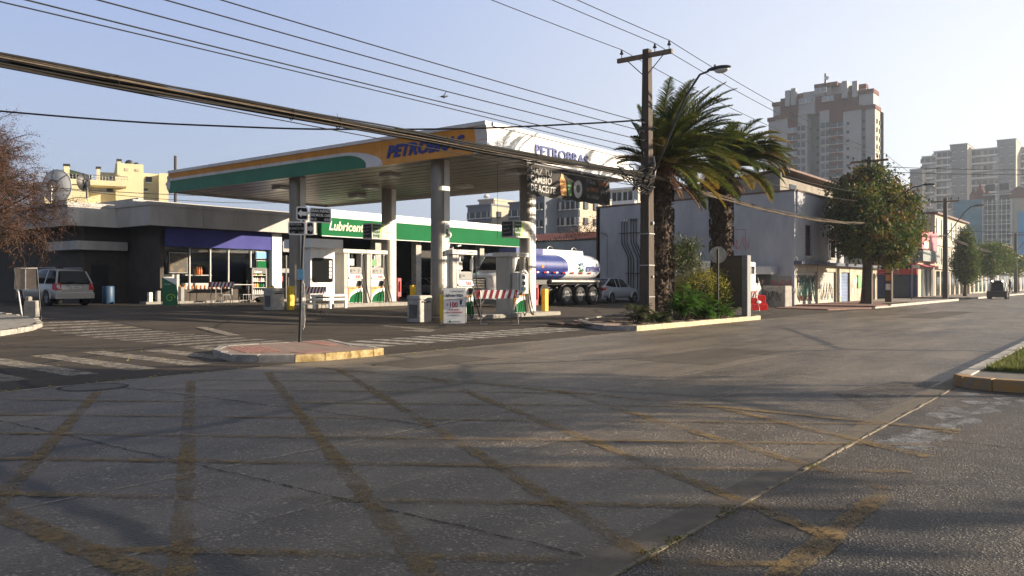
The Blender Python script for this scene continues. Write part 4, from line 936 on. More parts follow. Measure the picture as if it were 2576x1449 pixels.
dispenser(25.35,26.45,28.05,28.8,ZI2,'back-island fuel pump tight against the sunlit column, showing number one',1,'1')
# kiosk
ki = thing('payment_kiosk', 'white panelled payment kiosk with rounded black window on the back island', 'kiosk', (21.95,27.8,ZI2))
b = MB(); w_,d_ = 1.3,1.4
b.box(0,w_,0,d_,.42,.50); b.box(0,w_,0,.06,.5,.95); b.box(0,.06,.06,d_,.5,2.4); b.box(w_-.06,w_,.06,d_,.5,2.4); b.box(.06,w_-.06,d_-.06,d_,.5,2.4); b.box(0,w_,0,.06,1.95,2.4); b.box(0,.1,0,.06,.95,1.95); b.box(w_-.09,w_,0,.06,.95,1.95)
b.build('panels', M['white_paint'], ki)
b = MB(); b.box(-.15,w_+.3,-.2,d_+.2,2.4,2.78); b.build('roof', M['canopy_white'], ki)
b = MB(); pts = []; x0,x1,z0,z1,r = .08,w_-.12,.93,1.97,.12
for (cx_,cz_,a0) in ((x1-r,z1-r,0),(x0+r,z1-r,90),(x0+r,z0+r,180),(x1-r,z0+r,270)):
    for k in range(5): a = R(a0+22.5*k); pts.append((cx_+r*math.cos(a),-.012,cz_+r*math.sin(a)))
b.ext(pts,(0,.03,0)); b.build('window', M['glass_dark'], ki)
b = MB(); 
for i in range(5): b.box(w_-.32,w_-.18,-.03,-.014,1.1+.16*i,1.23+.16*i)
b.build('notice', M['poster_white'], ki)
b = MB()
for x in (.45,.85): b.box(x,x+.008,-.004,0,.43,.93); b.box(x,x+.008,-.004,0,1.98,2.4)
b.box(0,w_,-.004,0,.48,.49); b.build('panel_joint', M['light_grey'], ki)
for x in (.02,w_-.1):
    for y in (.04,d_-.12): MB().box(x,x+.08,y,y+.08,0,.42).build('leg', M['white_paint'], ki)
# white bumper rails before the kiosk
br = thing('bumper_rail', 'low white tubular guard rail in front of the kiosk', 'rail', (21.6,27.3,G(27.3)))
b = MB(); b.tube([(0,0,.55),(1.9,0,.55)],.06,8); b.tube([(0,0,.38),(1.9,0,.38)],.06,8); b.build('rail', M['white_paint'], br)
for x in (.1,.95,1.8): MB().box(x,x+.09,-.04,.05,0,.6).build('leg', M['white_paint'], br)
# price boxes
def pricebox(x0,x1,y0,z0,z1,label,num):
    o = thing('fuel_grade_sign', label, 'sign', (x0,y0,z0), 0, None); w = x1-x0; h = z1-z0; d = .62
    b = MB(); b.box(0,w,0,d,0,h); b.build('case', M['light_grey'], o)
    b = MB(); b.box(.05,w*.47,-.006,0,.05,h-.05); f = b.build('price_panel', M['price_green'], o)
    b = MB(); b.add([(w*.38,-.009,.05),(w*.5,-.009,.05),(w*.56,-.009,h-.05),(w*.47,-.009,h-.05)],[(0,1,2,3)]); b.build('green_flash', M['lime'], o)
    b = MB(); b.add([(w*.5,-.0075,.05),(w-.05,-.0075,.05),(w-.05,-.0075,h-.05),(w*.56,-.0075,h-.05)],[(0,1,2,3)]); b.build('white_panel', M['cream'], o)
    b = MB(); b.box(-.006,0,.05,d-.05,.05,h-.05); g_ = b.build('side_panel', M['black'], o)
    for i,s in enumerate(('Gasolina 97','Super 95','Especial 93','Diesel')):
        text(s, .105, M['white'], f, (.08,-.01,h-.2-.155*i), (1,0,0), world=False, depth=.001); text(s, .09, M['banner_grey'], g_, (-.01,d-.08,h-.2-.155*i), (0,-1,0), world=False, depth=.001)
    text('LUBRAX', .13, M['mid_grey'], o, (w*.62,-.012,h*.4), (1,0,0), world=False, depth=.001)
pricebox(25.6,26.8,28.0,3.38,4.1,'lit box sign listing fuel grades on the back column beside the green sign','1')
pricebox(25.8,26.95,19.95,3.19,3.87,'box sign listing fuel grades on the near column in front of the tanker','2')
text('5', .42, M['price_green'], cano, (21.8,19.94,3.0), (1,0,0), sx=.7, bold=.01); text('1', .3, M['mid_grey'], cano, (27.1,28.19,2.7), (1,0,0), sx=.7)
# bins
def bin_(x,y,label,sc=1):
    o = thing('litter_bin', label, 'bin', (x,y,G(y)), 0, None, sc)
    b = MB(); b.cbox(0,.62,0,.62,0,.78,.03); b.cbox(-.015,.635,-.015,.635,.78,.92,.03); b.build('body', M['light_concrete'], o)
    b = MB(); b.box(-.012,0,.12,.5,.12,.6); b.build('side_panel', M['dark_concrete'], o)
    b = MB(); b.tube([(.12,-.02,.70),(.3,-.04,.71),(.5,-.03,.70)],.025,6); b.build('strap', M['black'], o)
bin_(20.25,19.75,'pale concrete litter bin with a black strap, at the end of the near island')
bin_(19.75,27.4,'pale concrete litter bin near the shop, beside the left yellow bollards',.95)
YB_ = [(21.0,19.3,.95,'yellow bollard right beside the near concrete bin'),(21.05,20.65,.8,'short yellow bollard half hidden behind the near concrete bin'),
       (20.6,27.35,.95,'tall yellow bollard right of the bin near the shop'),(20.75,28.9,.9,'yellow bollard partly hidden behind the bin near the shop'),
       (28.75,28.5,.95,'yellow bollard at the far end of the back island before the lube bay pillar'),(28.45,20.3,.95,'yellow bollard at the far end of the near island by the tanker')]
for i,(x,y,h,lb) in enumerate(YB_):
    z = G(y) if i not in (5,) else .15
    b = MB(); b.cbox(-.12,.12,-.1,.1,0,h,.012); o = b.build('bollard', M['yellow']); o.location = (x,y,z); tag(o,lb,'bollard')
# red extinguisher posts
for (x,y,lb) in ((27.65,28.4,'red fire extinguisher cabinet beside the back sunlit column'),(28.0,20.5,'red fire extinguisher cabinet beside the near right column')):
    o = thing('extinguisher_cabinet', lb, 'fire extinguisher', (x,y,G(y)+.15)); b = MB(); b.cbox(-.13,.13,-.1,.1,.25,1.15,.02); b.build('cabinet', M['dark_red'], o); MB().cyl((0,0,0),(0,0,.26),.04).build('stand', M['dark_red'], o)
    b = MB(); b.tube([(0,-.13,.5),(0,-.13,.95),(0,-.13,1.0)],[.05,.05,.02],8); b.build('extinguisher', M['red'], o)
# striped barricades
def barricade(x,y,rz,w,label,zb=.84,bh=.28,mats=('dark_red','white'),n=7):
    o = thing('barricade', label, 'barricade', (x,y,G(y)), rz, 'striped barricades')
    b = MB(); b.box(-w/2,w/2,-.012,.012,zb,zb+bh); bd = b.build('board', M[mats[1]], o)
    b = MB(); p = w/n
    for i in range(n):
        x0 = -w/2+p*i; b.ext([(x0,-.015,zb),(x0+p*.5,-.015,zb),(x0+p*.5+.08,-.015,zb+bh),(x0+.08 if i else x0,-.015,zb+bh)] if i<n-1 else [(x0,-.015,zb),(x0+p*.5,-.015,zb),(x0+p*.5+.07,-.015,zb+bh),(x0+.08,-.015,zb+bh)],(0,.004,0))
    b.build('stripe', M[mats[0]], bd)
    for s in (-1,1): 
        b = MB(); b.tube([(s*w*.40,0,zb+bh),(s*w*.44,-.3,.0),(s*w*.44-.25*s,-.28,.0)],.012,5); b.build('leg', M['metal'], o)
        b = MB(); b.tube([(s*w*.40,0,zb+bh),(s*w*.36,.34,.0),(s*w*.36-.25*s,.3,.0)],.012,5); b.tube([(s*w*.41,-.15,zb*.5),(s*w*.385,.17,zb*.5)],.008,5); b.build('leg', M['metal'], o)
    return o
barricade(21.0,16.9,R(-38),1.45,'wide red and white striped barricade just right of the discount poster board')
barricade(19.3,24.2,R(-25),.85,'red and white striped barricade in front of the white kiosk',.82,.26)
barricade(21.2,33.2,R(-30),1.1,'red and white striped barricade in front of the shop table',.86,.24)
o = barricade(38.8,15.2,R(-36),.5,'small striped barricade on folding legs leaning on the red plastic barrier',.62,.35,('red','white'),4); 
o = barricade(45.0,23.6,R(-90),2.4,'black and white chequered barrier board beside the parked pale sedan',.75,.38,('black','white'),9); del o['group']
b = MB(); b.cbox(-.5,.5,-.25,.25,.0,.3,.03); b.cbox(-.42,.42,-.2,.2,.28,.75,.04); b.cbox(-.48,.48,-.22,.22,.18,.36,.03); o = b.build('water_barrier', M['tail_red']); o.location = (39.6,15.3,0); o.rotation_euler[2] = R(-40)
tag(o, 'red plastic road barrier at the pavement edge by the small white truck', 'barrier')
b = MB(); b.ball((0,-.21,.4),.14,.02,.08); h_ = b.build('recess', M['white'], o)
# A-frame poster sign
sg = thing('poster_sign', 'tall white promotional poster board reading laPolar VISA with red 100', 'sign', (20.1,18.0,0), R(-48))
b = MB(); b.obox((0,0,.60),(.36,0,0),(0,.015,.0),(0,.0,.58)); b.build('board', M['white'], sg)
b = MB(); b.tube([(-.38,.0,0),(-.38,0,1.19),(.38,0,1.19),(.38,0,0)],.012,5); b.tube([(-.38,0,.1),(-.5,.35,0)],.01,5); b.tube([(.38,0,.1),(.5,.35,0)],.01,5); b.tube([(-.38,0,.15),(-.45,-.25,0)],.01,5); b.build('frame', M['metal'], sg)
TX = lambda s,sz,m,x,z,**k: text(s,sz,M[m],sg,(x,-.018,z),(1,0,0),world=False,depth=.002,name='poster_text',**k)
TX('Con Tarjeta',.075,'mid_grey',.30,1.06,align='RIGHT'); TX('laPolar VISA',.125,'black',0,.90,align='CENTER',bold=.003,sx=.92)
TX('TODOS LOS JUEVES',.07,'dark_red',0,.78,align='CENTER',sx=.9); TX('$',.12,'dark_red',-.27,.60); TX('100',.23,'red',-.19,.56,bold=.008,sx=.85); TX('DCTO',.06,'dark_red',.17,.57)
TX('POR LITRO',.075,'red',0,.45,align='CENTER'); TX('EN COMBUSTIBLES',.075,'red',0,.36,align='CENTER',sx=.85); TX('Descuento valido todos los jueves\nen estaciones adheridas',.028,'mid_grey',0,.30,align='CENTER'); TX('PETROBRAS',.055,'mid_grey',-.08,.06)
b = MB(); b.box(-.18,-.12,-.02,-.016,.05,.11); b.build('emblem', M['lube_green'], sg); b = MB(); b.box(.17,.24,-.02,-.016,.64,.78); b.build('emblem', M['black'], sg)
# green swirl A-board
gs = thing('green_sign_board', 'green A-board with a yellow spiral emblem before the shop', 'sign', (19.3,34.2,G(34)), R(-35))
b = MB(); b.ext([(-.32,0,.05),(.32,0,.05),(.26,0,1.25),(-.34,0,1.3)],(0,.03,0)); b.build('board', M['green_panel'], gs)
b = MB(); b.ext([(-.34,-.006,1.3),(.26,-.006,1.25),(.27,-.006,.95)],(0,.005,0)); b.build('white_corner', M['white'], gs)
b = MB(); b.tube([((.04+.16*(1-i/26))*math.cos(i*.33),-.012,.38+(.04+.16*(1-i/26))*math.sin(i*.33)) for i in range(24)],.022,5); b.build('spiral_emblem', M['lime'], gs)
b = MB(); b.tube([(-.3,.03,.9),(-.4,.35,0)],.015,5); b.tube([(.26,.03,.9),(.36,.35,0)],.015,5); b.build('leg', M['metal'], gs)
text('lubricante', .07, M['white'], gs, (-.25,-.006,.98), (1,0,0), world=False, depth=.002)
# banner under the front fascia
bn = thing('banner', 'dark wind-rippled banner advertising an oil change, tied under the white fascia', 'banner', (25.7,17.2,5.0))
def bz(x,z): return 17.12+.022*math.sin(x*3.4+z*3)+.004*math.sin(x*13-z*9)+.008*math.sin(z*5+x*2)
b = MB(); nx_,nz_ = 110,16; vs=[]
for j in range(nz_+1):
    for i in range(nx_+1):
        u,v = i/nx_,j/nz_; x = 22.9+5.6*u; z = 4.47+.02*math.sin(u*40)*(1-v)+1.09*v; vs.append((x,bz(x,z),z))
b.add(vs,[(j*(nx_+1)+i,j*(nx_+1)+i+1,(j+1)*(nx_+1)+i+1,(j+1)*(nx_+1)+i) for j in range(nz_) for i in range(nx_)],sm=True)
b.build('cloth', mat('banner_cloth',(.03,.028,.026),.75,var=.3,spec=.2), bn, True)
def btext(s,sz,m,x,z,**k):
    o = text(s,sz,M[m],bn,(x,17.05,z),(1,0,0),name='banner_text',depth=.002,**k)
    for v in o.data.vertices: wx,wz = v.co.x+25.7,v.co.z+5.0; v.co.y = bz(wx,wz)-17.2-.012
btext('HAZ TU',.36,'banner_grey',23.15,5.22,bold=.006,sx=.95); btext('CAMBIO',.36,'white',23.1,4.93,bold=.006,sx=.95); btext('DE ACEITE',.34,'white',23.1,4.62,bold=.006,sx=.95)
btext('Y lleva',.26,'banner_grey',26.75,5.22); btext('GRATIS',.26,'orange_letter',27.62,5.22,bold=.003,sx=.85); btext('un IMAN',.26,'orange_letter',26.75,4.93,bold=.003,sx=.9); btext('para',.26,'banner_grey',27.8,4.93); btext('tu celular',.26,'banner_grey',26.75,4.66)
b = MB()
def bp_(pts,m): b.add([(x,bz(x,z)-.02,z) for x,z in pts],[tuple(range(len(pts)))],m)
bp_([(24.95,4.62),(25.35,4.6),(25.38,5.15),(25.2,5.3),(25.18,5.42),(25.05,5.42),(25.02,5.3),(24.9,5.15)],0); bp_([(25.45,4.62),(25.7,4.65),(25.72,5.15),(25.45,5.18)],1)
bp_([(26.15+.27*math.cos(a*math.pi/10),4.93+.34*math.sin(a*math.pi/10)) for a in range(20)],2)
b.build('banner_picture', [M['orange_panel'],M['poster_green'],M['light_grey']], bn, True)
b = MB(); bp_([(26.15+.13*math.cos(a*math.pi/8),4.95+.16*math.sin(a*math.pi/8)) for a in range(16)],0); 
for i in range(len(b.v)): b.v[i] = (b.v[i][0],b.v[i][1]-.01,b.v[i][2])
b.build('ring', M['dark_grey'], bn, True)
b = MB(); b.box(22.88,28.55,17.1,17.16,5.56,5.6); b.build('rod', M['dark_metal'], bn, True)
# overhead drain wire under the canopy
tag(MB().tube([(20.95,21.2,5.7),(20.95,21.3,4.2),(21.0,21.2,2.2)],.008,4).build('hanging_wire', M['cable']) if False else MB().tube([(23.6,19.0,5.8),(23.6,19.0,3.0)],.008,4).build('hanging_wire', M['cable']), 'thin wire hanging straight down from the canopy ceiling', 'wire')

# ================================================================== vehicles
def wheel(parent, x, y, r, w, side, rim='metal', z=None):
    z = r if z is None else z
    b = MB(); n = 20; P = [(-w/2,r*.62),(-w/2,r*.93),(-w*.38,r),(w*.38,r),(w/2,r*.93),(w/2,r*.62)]
    vs = [(x+q*math.cos(2*math.pi*i/n), y+a, z+q*math.sin(2*math.pi*i/n)) for a,q in P for i in range(n)]
    b.add(vs, [(k*n+i,k*n+(i+1)%n,(k+1)*n+(i+1)%n,(k+1)*n+i) for k in range(5) for i in range(n)], sm=True)
    t_ = b.build('wheel', M['rubber'], parent)
    b = MB(); yo = y+side*w*.42
    b.cyl((x,y,z),(x,yo,z),r*.60,r*.60,20); b.cyl((x,yo,z),(x,yo+side*.02,z),r*.16,r*.14,10)
    for k in range(5):
        a = 2*math.pi*k/5+.3; b.obox((x+r*.36*math.cos(a),yo+side*.012,z+r*.36*math.sin(a)),(r*.24*math.cos(a),0,r*.24*math.sin(a)),(0,.012,0),(-r*.07*math.sin(a),0,r*.07*math.cos(a)))
    b.build('rim', M[rim], t_); return t_
def car(name,label,cat,loc,rz,L,W,belt,H,paint,lower,green,wheels,r=.34,grp=None):
    """front at +x; lower: stations (x, z bottom, z top, half width); green: (x, half width belt, z roof, half width roof)"""
    o = thing(name,label,cat,loc,rz,grp)
    b = MB(); secs = []
    for x,zb,zt,w in lower:
        zm = zb+(zt-zb)*.55
        secs.append([(x,-w*.93,zb),(x,-w,zb+(zt-zb)*.25),(x,-w,zm),(x,-w*.97,zt-.04),(x,-w*.90,zt),(x,0,zt+.02),(x,w*.90,zt),(x,w*.97,zt-.04),(x,w,zm),(x,w,zb+(zt-zb)*.25),(x,w*.93,zb)])
    b.loft(secs,0); body = b.build('body', M[paint], o)
    b = MB(); secs = []
    for x,wb,zr,wr,zl in green:
        secs.append([(x,-wb,zl),(x,-wr,zr-.05),(x,-wr*.86,zr),(x,wr*.86,zr),(x,wr,zr-.05),(x,wb,zl)])
    b.loft(secs,0,closed=True); b.build('window_glass', M['glass_dark'], o)
    b = MB(); up = [g for g in green if g[2] > H-.2]      # roof shell and pillars
    secs = [[(g[0],-g[3]-.005,g[2]-.07),(g[0],-g[3]*.87,g[2]+.015),(g[0],0,g[2]+.035),(g[0],g[3]*.87,g[2]+.015),(g[0],g[3]+.005,g[2]-.07),(g[0],0,g[2]-.01)] for g in up]
    b.loft(secs,0)
    for s in (-1,1):
        for k in (0,len(green)-2):
            g0,g1 = green[k],green[k+1]; b.tube([(g0[0],s*g0[3],g0[2]-.02),(g1[0],s*g1[3],g1[2]-.03)],.045,6)
        for u in (.36,.66):
            ga,gb = up[0],up[-1]; x = ga[0]+(gb[0]-ga[0])*u; b.obox((x,s*(ga[1]+ga[3])/2,(belt+H)/2-.02),(.045,0,0),(0,s*(ga[3]-ga[1])/2,(H-belt)/2-.03),(0,.018,0))
    b.build('roof', M[paint], body)
    for x,s in wheels:
        b = MB(); n = 18; y = s*(W/2-.0); b.add([(x,y+s*.006,r)]+[(x+r*1.16*math.cos(math.pi*i/(n-1)),y+s*.006,r*.95+r*1.16*math.sin(math.pi*i/(n-1))) for i in range(n)]+[(x-r*1.16,y+s*.006,.2),(x+r*1.16,y+s*.006,.2)],[tuple([*range(1,n+3)])])
        b.build('wheel_arch', M['black'], o); wheel(o,x,s*(W/2-.10),r,.22,s)
        b = MB(); b.tube([(x+r*1.2*math.cos(math.pi*i/14),s*(W/2+.005),r*.95+r*1.2*math.sin(math.pi*i/14)) for i in range(15)],.035,5); b.build('arch_lip', M[paint], body)
    return o,body
def quadpart(name,m,parent,pts,d=(0,0,0)):
    b = MB(); 
    if d == (0,0,0): b.add(pts,[tuple(range(len(pts)))])
    else: b.ext(pts,d)
    return b.build(name,M[m],parent)
# silver SUV (rear toward us)
suv,bd = car('parked_suv','silver SUV seen from behind, parked in the shade left of the shop','car',(17.2,40.9,G(40)),R(90),4.6,1.78,1.0,1.72,'car_silver',
 [(-2.28,.42,.72,.70),(-2.24,.36,.98,.82),(-2.0,.34,1.02,.88),(-1.0,.30,1.03,.90),(.6,.30,1.03,.90),(1.3,.32,1.0,.89),(1.9,.34,.93,.86),(2.2,.38,.82,.78),(2.3,.42,.66,.66)],
 [(-2.20,.82,1.03,.78,.98),(-1.92,.82,1.60,.62,.98),(-1.5,.84,1.67,.64,.98),(-.4,.85,1.70,.65,.98),(.4,.84,1.65,.63,.98),(1.25,.82,1.02,.72,.98)],
 [(-1.42,-1),(-1.42,1),(1.38,-1),(1.38,1)],.36)
quadpart('rear_window','glass_dark',suv,[(-2.235,.66,1.06),(-2.235,-.66,1.06),(-2.0,-.55,1.55),(-2.0,.55,1.55)],(-.02,0,.0))
b = MB(); b.cbox(-2.36,-2.16,-.84,.84,.34,.62,.03); b.build('bumper',M['car_silver'],suv)
for s in (-1,1):
    b = MB(); b.add([(-2.285,.84*s,.72),(-2.285,.60*s,.74),(-2.26,.63*s,1.06),(-2.18,.80*s,1.06),(-2.02,.89*s,1.0),(-2.02,.90*s,.76)],[(0,1,2,3),(0,3,4,5)] if s<0 else [(3,2,1,0),(5,4,3,0)]); b.build('tail_light',M['tail_red'],suv)
    b = MB(); b.tube([(-1.7,.58*s,1.69),(-1.5,.58*s,1.75),(.2,.58*s,1.76),(.4,.58*s,1.68)],.025,6); b.build('roof_rail',M['metal'],suv)
    MB().cbox(1.0,1.15,s*1.0-.1,s*1.0+.1,1.0,1.14,.02).build('mirror',M['car_silver'],suv)
quadpart('number_plate','poster_white',suv,[(-2.30,.24,.80),(-2.30,-.24,.80),(-2.30,-.24,.92),(-2.30,.24,.92)],(-.01,0,0))
text('ZY RW 62',.10,M['black'],suv,(-2.315,.21,.825),(0,-1,0),world=False,depth=.002,sx=.85)
b = MB(); b.box(-2.29,-2.27,-.4,.4,.94,.98); b.build('chrome_strip',M['chrome'],suv)
b = MB(); b.tube([(-2.26,0,1.08),(-2.28,.3,1.12)],.012,5); b.build('wiper',M['black'],suv)
# pale sedan behind the tanker (rear toward us, left)
sed,bd = car('parked_sedan','pale blue-silver sedan half hidden between the tanker and the tall wall','car',(42.6,25.5,G(25)),0,4.4,1.72,.92,1.46,'car_blue',
 [(-2.2,.42,.80,.68),(-2.15,.36,1.0,.80),(-1.8,.32,1.02,.84),(-1.0,.30,.94,.86),(.6,.30,.93,.86),(1.4,.32,.88,.85),(1.95,.34,.78,.80),(2.2,.40,.62,.66)],
 [(-1.85,.72,1.02,.66,.92),(-1.15,.78,1.42,.58,.90),(-.5,.80,1.47,.60,.90),(.3,.80,1.42,.59,.90),(1.1,.78,.94,.66,.90)],
 [(-1.3,-1),(-1.3,1),(1.35,-1),(1.35,1)],.31)
for s in (-1,1):
    b = MB(); b.ext([(-2.19,.80*s,.72),(-2.19,.50*s,.78),(-2.16,.50*s,.92),(-2.12,.78*s,.95),(-1.9,.855*s,.93),(-1.95,.86*s,.76)],(0,0,.004)); b.build('tail_light',M['tail_red'],sed)
    b = MB(); b.ball((-2.12,.72*s,.84),.11,.14,.09,nu=8,nv=6); b.build('tail_lens',M['tail_red'],sed)
b = MB(); b.cbox(-2.26,-2.1,-.78,.78,.34,.60,.03); b.build('bumper',M['car_blue'],sed)
quadpart('number_plate','poster_white',sed,[(-2.215,.2,.72),(-2.215,-.2,.72),(-2.2,-.2,.84),(-2.2,.2,.84)],(-.01,0,0))
# car in the lube bay
bay,bd = car('parked_car','dark grey car inside the lube bay, nose out behind the near column','car',(43.6,41.6,G(40)),R(-90),4.3,1.7,.9,1.42,'mid_grey',
 [(-2.15,.42,.9,.68),(-1.8,.32,.95,.82),(-.9,.30,.93,.85),(.6,.30,.93,.85),(1.4,.32,.88,.84),(1.9,.34,.78,.80),(2.15,.40,.62,.64)],
 [(-1.7,.72,.98,.66,.92),(-1.0,.78,1.38,.58,.90),(.2,.80,1.40,.59,.90),(1.1,.78,.94,.66,.90)],
 [(-1.3,-1),(-1.3,1),(1.3,-1),(1.3,1)],.31)
for s in (-1,1): MB().ball((2.0,.6*s,.68),.1,.16,.09,nu=8,nv=6).build('headlight',M['lamp_glass'],bay)
MB().cbox(2.05,2.2,-.75,.75,.35,.55,.03).build('bumper',M['light_grey'],bay)
# tanker truck
tk = thing('tanker_truck','white and blue fuel tanker truck parked behind the near pumps','tanker truck',(30.2,25.5,G(25)-.02))
def ell(x,cy,cz,ry,rz,n=28): return [(x,cy+ry*math.copysign(abs(math.cos(a))**.8,math.cos(a)),cz+rz*math.copysign(abs(math.sin(a))**.8,math.sin(a))) for a in [2*math.pi*i/n for i in range(n)]]
ZC,RY,RZ = 2.05,1.2,.72
b = MB(); b.loft([ell(2.1,0,ZC,.75,.45),ell(2.25,0,ZC,1.05,.63),ell(2.45,0,ZC,RY,RZ)]+[ell(2.45+.35*i,0,ZC,RY,RZ) for i in range(1,11)],0)
tb = b.build('tank',[M['tank_blue']],tk)
# blue front / white rear meet on a curved line
b = MB(); n = 28; secs = []
for k in range(16):
    u = k/15; base = ell(0,0,ZC,RY+.004,RZ+.004,n); row = []
    for (x,y,z) in base:
        xs0 = 6.02+.0*z - .55*max(0,(z-ZC)/RZ)**2 - .25*max(0,(ZC-z)/RZ)**2
        row.append((xs0+(9.1-xs0)*u,y,z))
    secs.append(row)
secs += [ell(9.3,0,ZC,RY*.95,RZ*.93,n),ell(9.48,0,ZC,RY*.74,RZ*.68,n),ell(9.58,0,ZC,RY*.35,RZ*.3,n)]
b.loft(secs,0); b.build('tank_rear',M['tank_white'],tb)
for x in (2.5,4.0,5.6,7.2,8.9):
    b = MB(); q = ell(x,0,ZC,RY+.008,RZ+.008,n); q2 = ell(x+.05,0,ZC,RY+.008,RZ+.008,n)
    if x < 6: b.loft([q,q2],0,caps=False); b.build('tank_band',M['tank_blue'],tb)
b = MB(); b.box(2.3,4.6,-.55,.55,2.7,2.98); b.build('walkway_box',M['tank_blue'],tk); 
b = MB(); b.ext([(4.6,-.55,2.62),(8.5,-.55,2.62),(8.42,-.55,2.98),(4.6,-.55,2.98)],(0,1.1,0)); b.build('walkway_box',M['tank_white'],tk)
for x in (3.2,5.2,7.5): 
    b = MB(); b.tube([(x,-.4,2.98),(x+.05,-.4,3.12),(x+.25,-.4,3.16),(x+.45,-.4,3.1),(x+.5,-.4,2.98)],.02,5); b.build('hatch_rail',M['metal'],tk)
b = MB(); b.tube([(4.6,-1.02,1.28),(9.3,-1.02,1.28)],.11,12); b.build('hose_tube',M['metal'],tk)
b = MB(); b.box(.9,9.2,-.45,.45,.75,1.15); b.box(3.5,9.3,-.9,.9,1.12,1.36); b.box(9.2,9.6,-1.05,1.05,.6,1.3); b.build('chassis',M['dark_grey'],tk)
for i in range(7):
    x = 2.9+i*.85; MB().box(x,x+.26,-RY-.02,-RY-.005,ZC-.34,ZC-.27).build('reflector',M['tail_red'],tk); MB().box(x+.26,x+.42,-RY-.02,-RY-.005,ZC-.34,ZC-.27).build('reflector',M['white'],tk)
quadpart('hazard_sign','amber',tk,[(3.55,-RY-.01,1.98),(3.75,-RY-.01,1.98),(3.75,-RY-.01,2.12),(3.55,-RY-.01,2.12)],(0,-.01,0))
MB().box(9.45,9.6,-.8,-.66,2.3,2.45).build('beacon',M['amber'],tk)
text('esmax',.58,M['blue_letter'],tk,(7.72,-RY-.03,1.84),(1,0,0),world=False,bold=.016,depth=.01,sx=.92)
for k in range(8):     # petal emblem
    a = 2*math.pi*k/8+.2; c_ = Vector((7.28,-RY-.02,2.05)); u_ = Vector((math.cos(a),0,math.sin(a))); v_ = Vector((-math.sin(a),0,math.cos(a)))
    pts = [c_+u_*.08,c_+u_*.2+v_*.07,c_+u_*.34+v_*.02,c_+u_*.38,c_+u_*.22-v_*.05]
    MB().ext(pts,(0,-.008,0)).build('emblem_petal',M[['sky_blue','blue_letter','sky_blue','lube_green','leaf_green','lube_green','leaf_green','sky_blue'][k]],tk)
for x in (6.0,7.3,8.6):
    for s in (-1,1):
        wheel(tk,x,s*1.0,.50,.30,s,'mid_grey'); b = MB(); b.tube([(x+.6*math.cos(math.pi*i/10),s*1.0,.52+.6*math.sin(math.pi*i/10)) for i in range(11)],.05,6)
        for i in range(10):
            a,c = math.pi*i/10,math.pi*(i+1)/10; b.quad((x+.6*math.cos(a),s*.8,.52+.6*math.sin(a)),(x+.6*math.cos(c),s*.8,.52+.6*math.sin(c)),(x+.6*math.cos(c),s*1.18,.52+.6*math.sin(c)),(x+.6*math.cos(a),s*1.18,.52+.6*math.sin(a)))
        b.build('mudguard',M['dark_metal'],tk)
b = MB(); b.tube([(4.2,-.95,.72),(4.2,-.7,.72)],.42,16); b.build('spare_wheel',M['rubber'],tk); b.v = []
# cab
b = MB(); cs = lambda x,w,z0,z1,r_=.12: [(x,-w,z0),(x,-w,z1-r_),(x,-w+r_,z1),(x,w-r_,z1),(x,w,z1-r_),(x,w,z0)]
b.loft([cs(0,.80,.95,1.42),cs(.08,.92,.75,1.55),cs(.6,1.02,.75,1.66),cs(1.15,1.05,.75,1.78)],0); b.loft([cs(1.15,1.08,.75,1.8),cs(1.75,1.1,.75,2.60),cs(1.95,1.1,.75,2.72),cs(2.35,1.1,.75,2.74)],0); cab = b.build('cab',M['car_white'],tk)
b = MB(); b.add([(1.17,-.98,1.82),(1.17,.98,1.82),(1.66,.92,2.52),(1.66,-.92,2.52)],[(0,3,2,1)]); 
for i in range(4): b.v[i] = (b.v[i][0]-.03,b.v[i][1],b.v[i][2]+.02)
b.build('windscreen',M['glass_dark'],cab)
for s in (-1,1): 
    MB().add([(1.45,s*1.112,1.75),(2.2,s*1.112,1.75),(2.2,s*1.112,2.4),(1.72,s*1.112,2.4)],[(0,1,2,3)]).build('side_window',M['glass_dark'],cab)
    b = MB(); b.ball((.12,.72*s,1.28),.12,.22,.12,nu=10,nv=6); b.build('headlight',M['lamp_glass'],cab)
    b = MB(); b.cbox(1.0,1.1,s*1.32-.12,s*1.32+.12,1.85,2.4,.03); b.tube([(1.1,s*1.2,2.0),(1.4,s*1.08,2.0)],.02,5); b.build('mirror',M['car_white'],cab)
    wheel(tk,1.0,s*.95,.48,.30,s,'mid_grey')
b = MB(); b.box(-.06,.02,-.46,.46,.92,1.42); g_ = b.build('grille',M['black'],cab)
for i in range(6): MB().box(-.075,-.055,-.44,.44,.96+.078*i,.985+.078*i).build('grille_bar',M['chrome'],g_)
b = MB(); b.tube([(-.07,-.48,.92),(-.07,.48,.92),(-.07,.50,1.44),(-.07,-.50,1.44),(-.07,-.48,.92)],.022,6); b.build('grille_frame',M['chrome'],g_)
b = MB(); b.cbox(-.16,.2,-1.08,1.08,.42,.86,.05); bmp = b.build('bumper',M['car_white'],cab)
MB().box(-.17,-.155,.5,.85,.5,.62).build('fog_recess',M['black'],bmp); MB().box(-.17,-.155,.05,.45,.66,.74).build('number_plate',M['amber'],bmp)
b = MB(); b.ext([(-.165,-.62,.46),(-.165,-.44,.64),(-.165,-.62,.82),(-.165,-.80,.64)],(-.008,0,0)); b.build('hazard_diamond',M['red'],bmp)
for y in (-.5,-.2,.1,.4): MB().ball((1.75,y,2.68),.04,nu=6,nv=4).build('marker_light',M['tail_red'],cab)
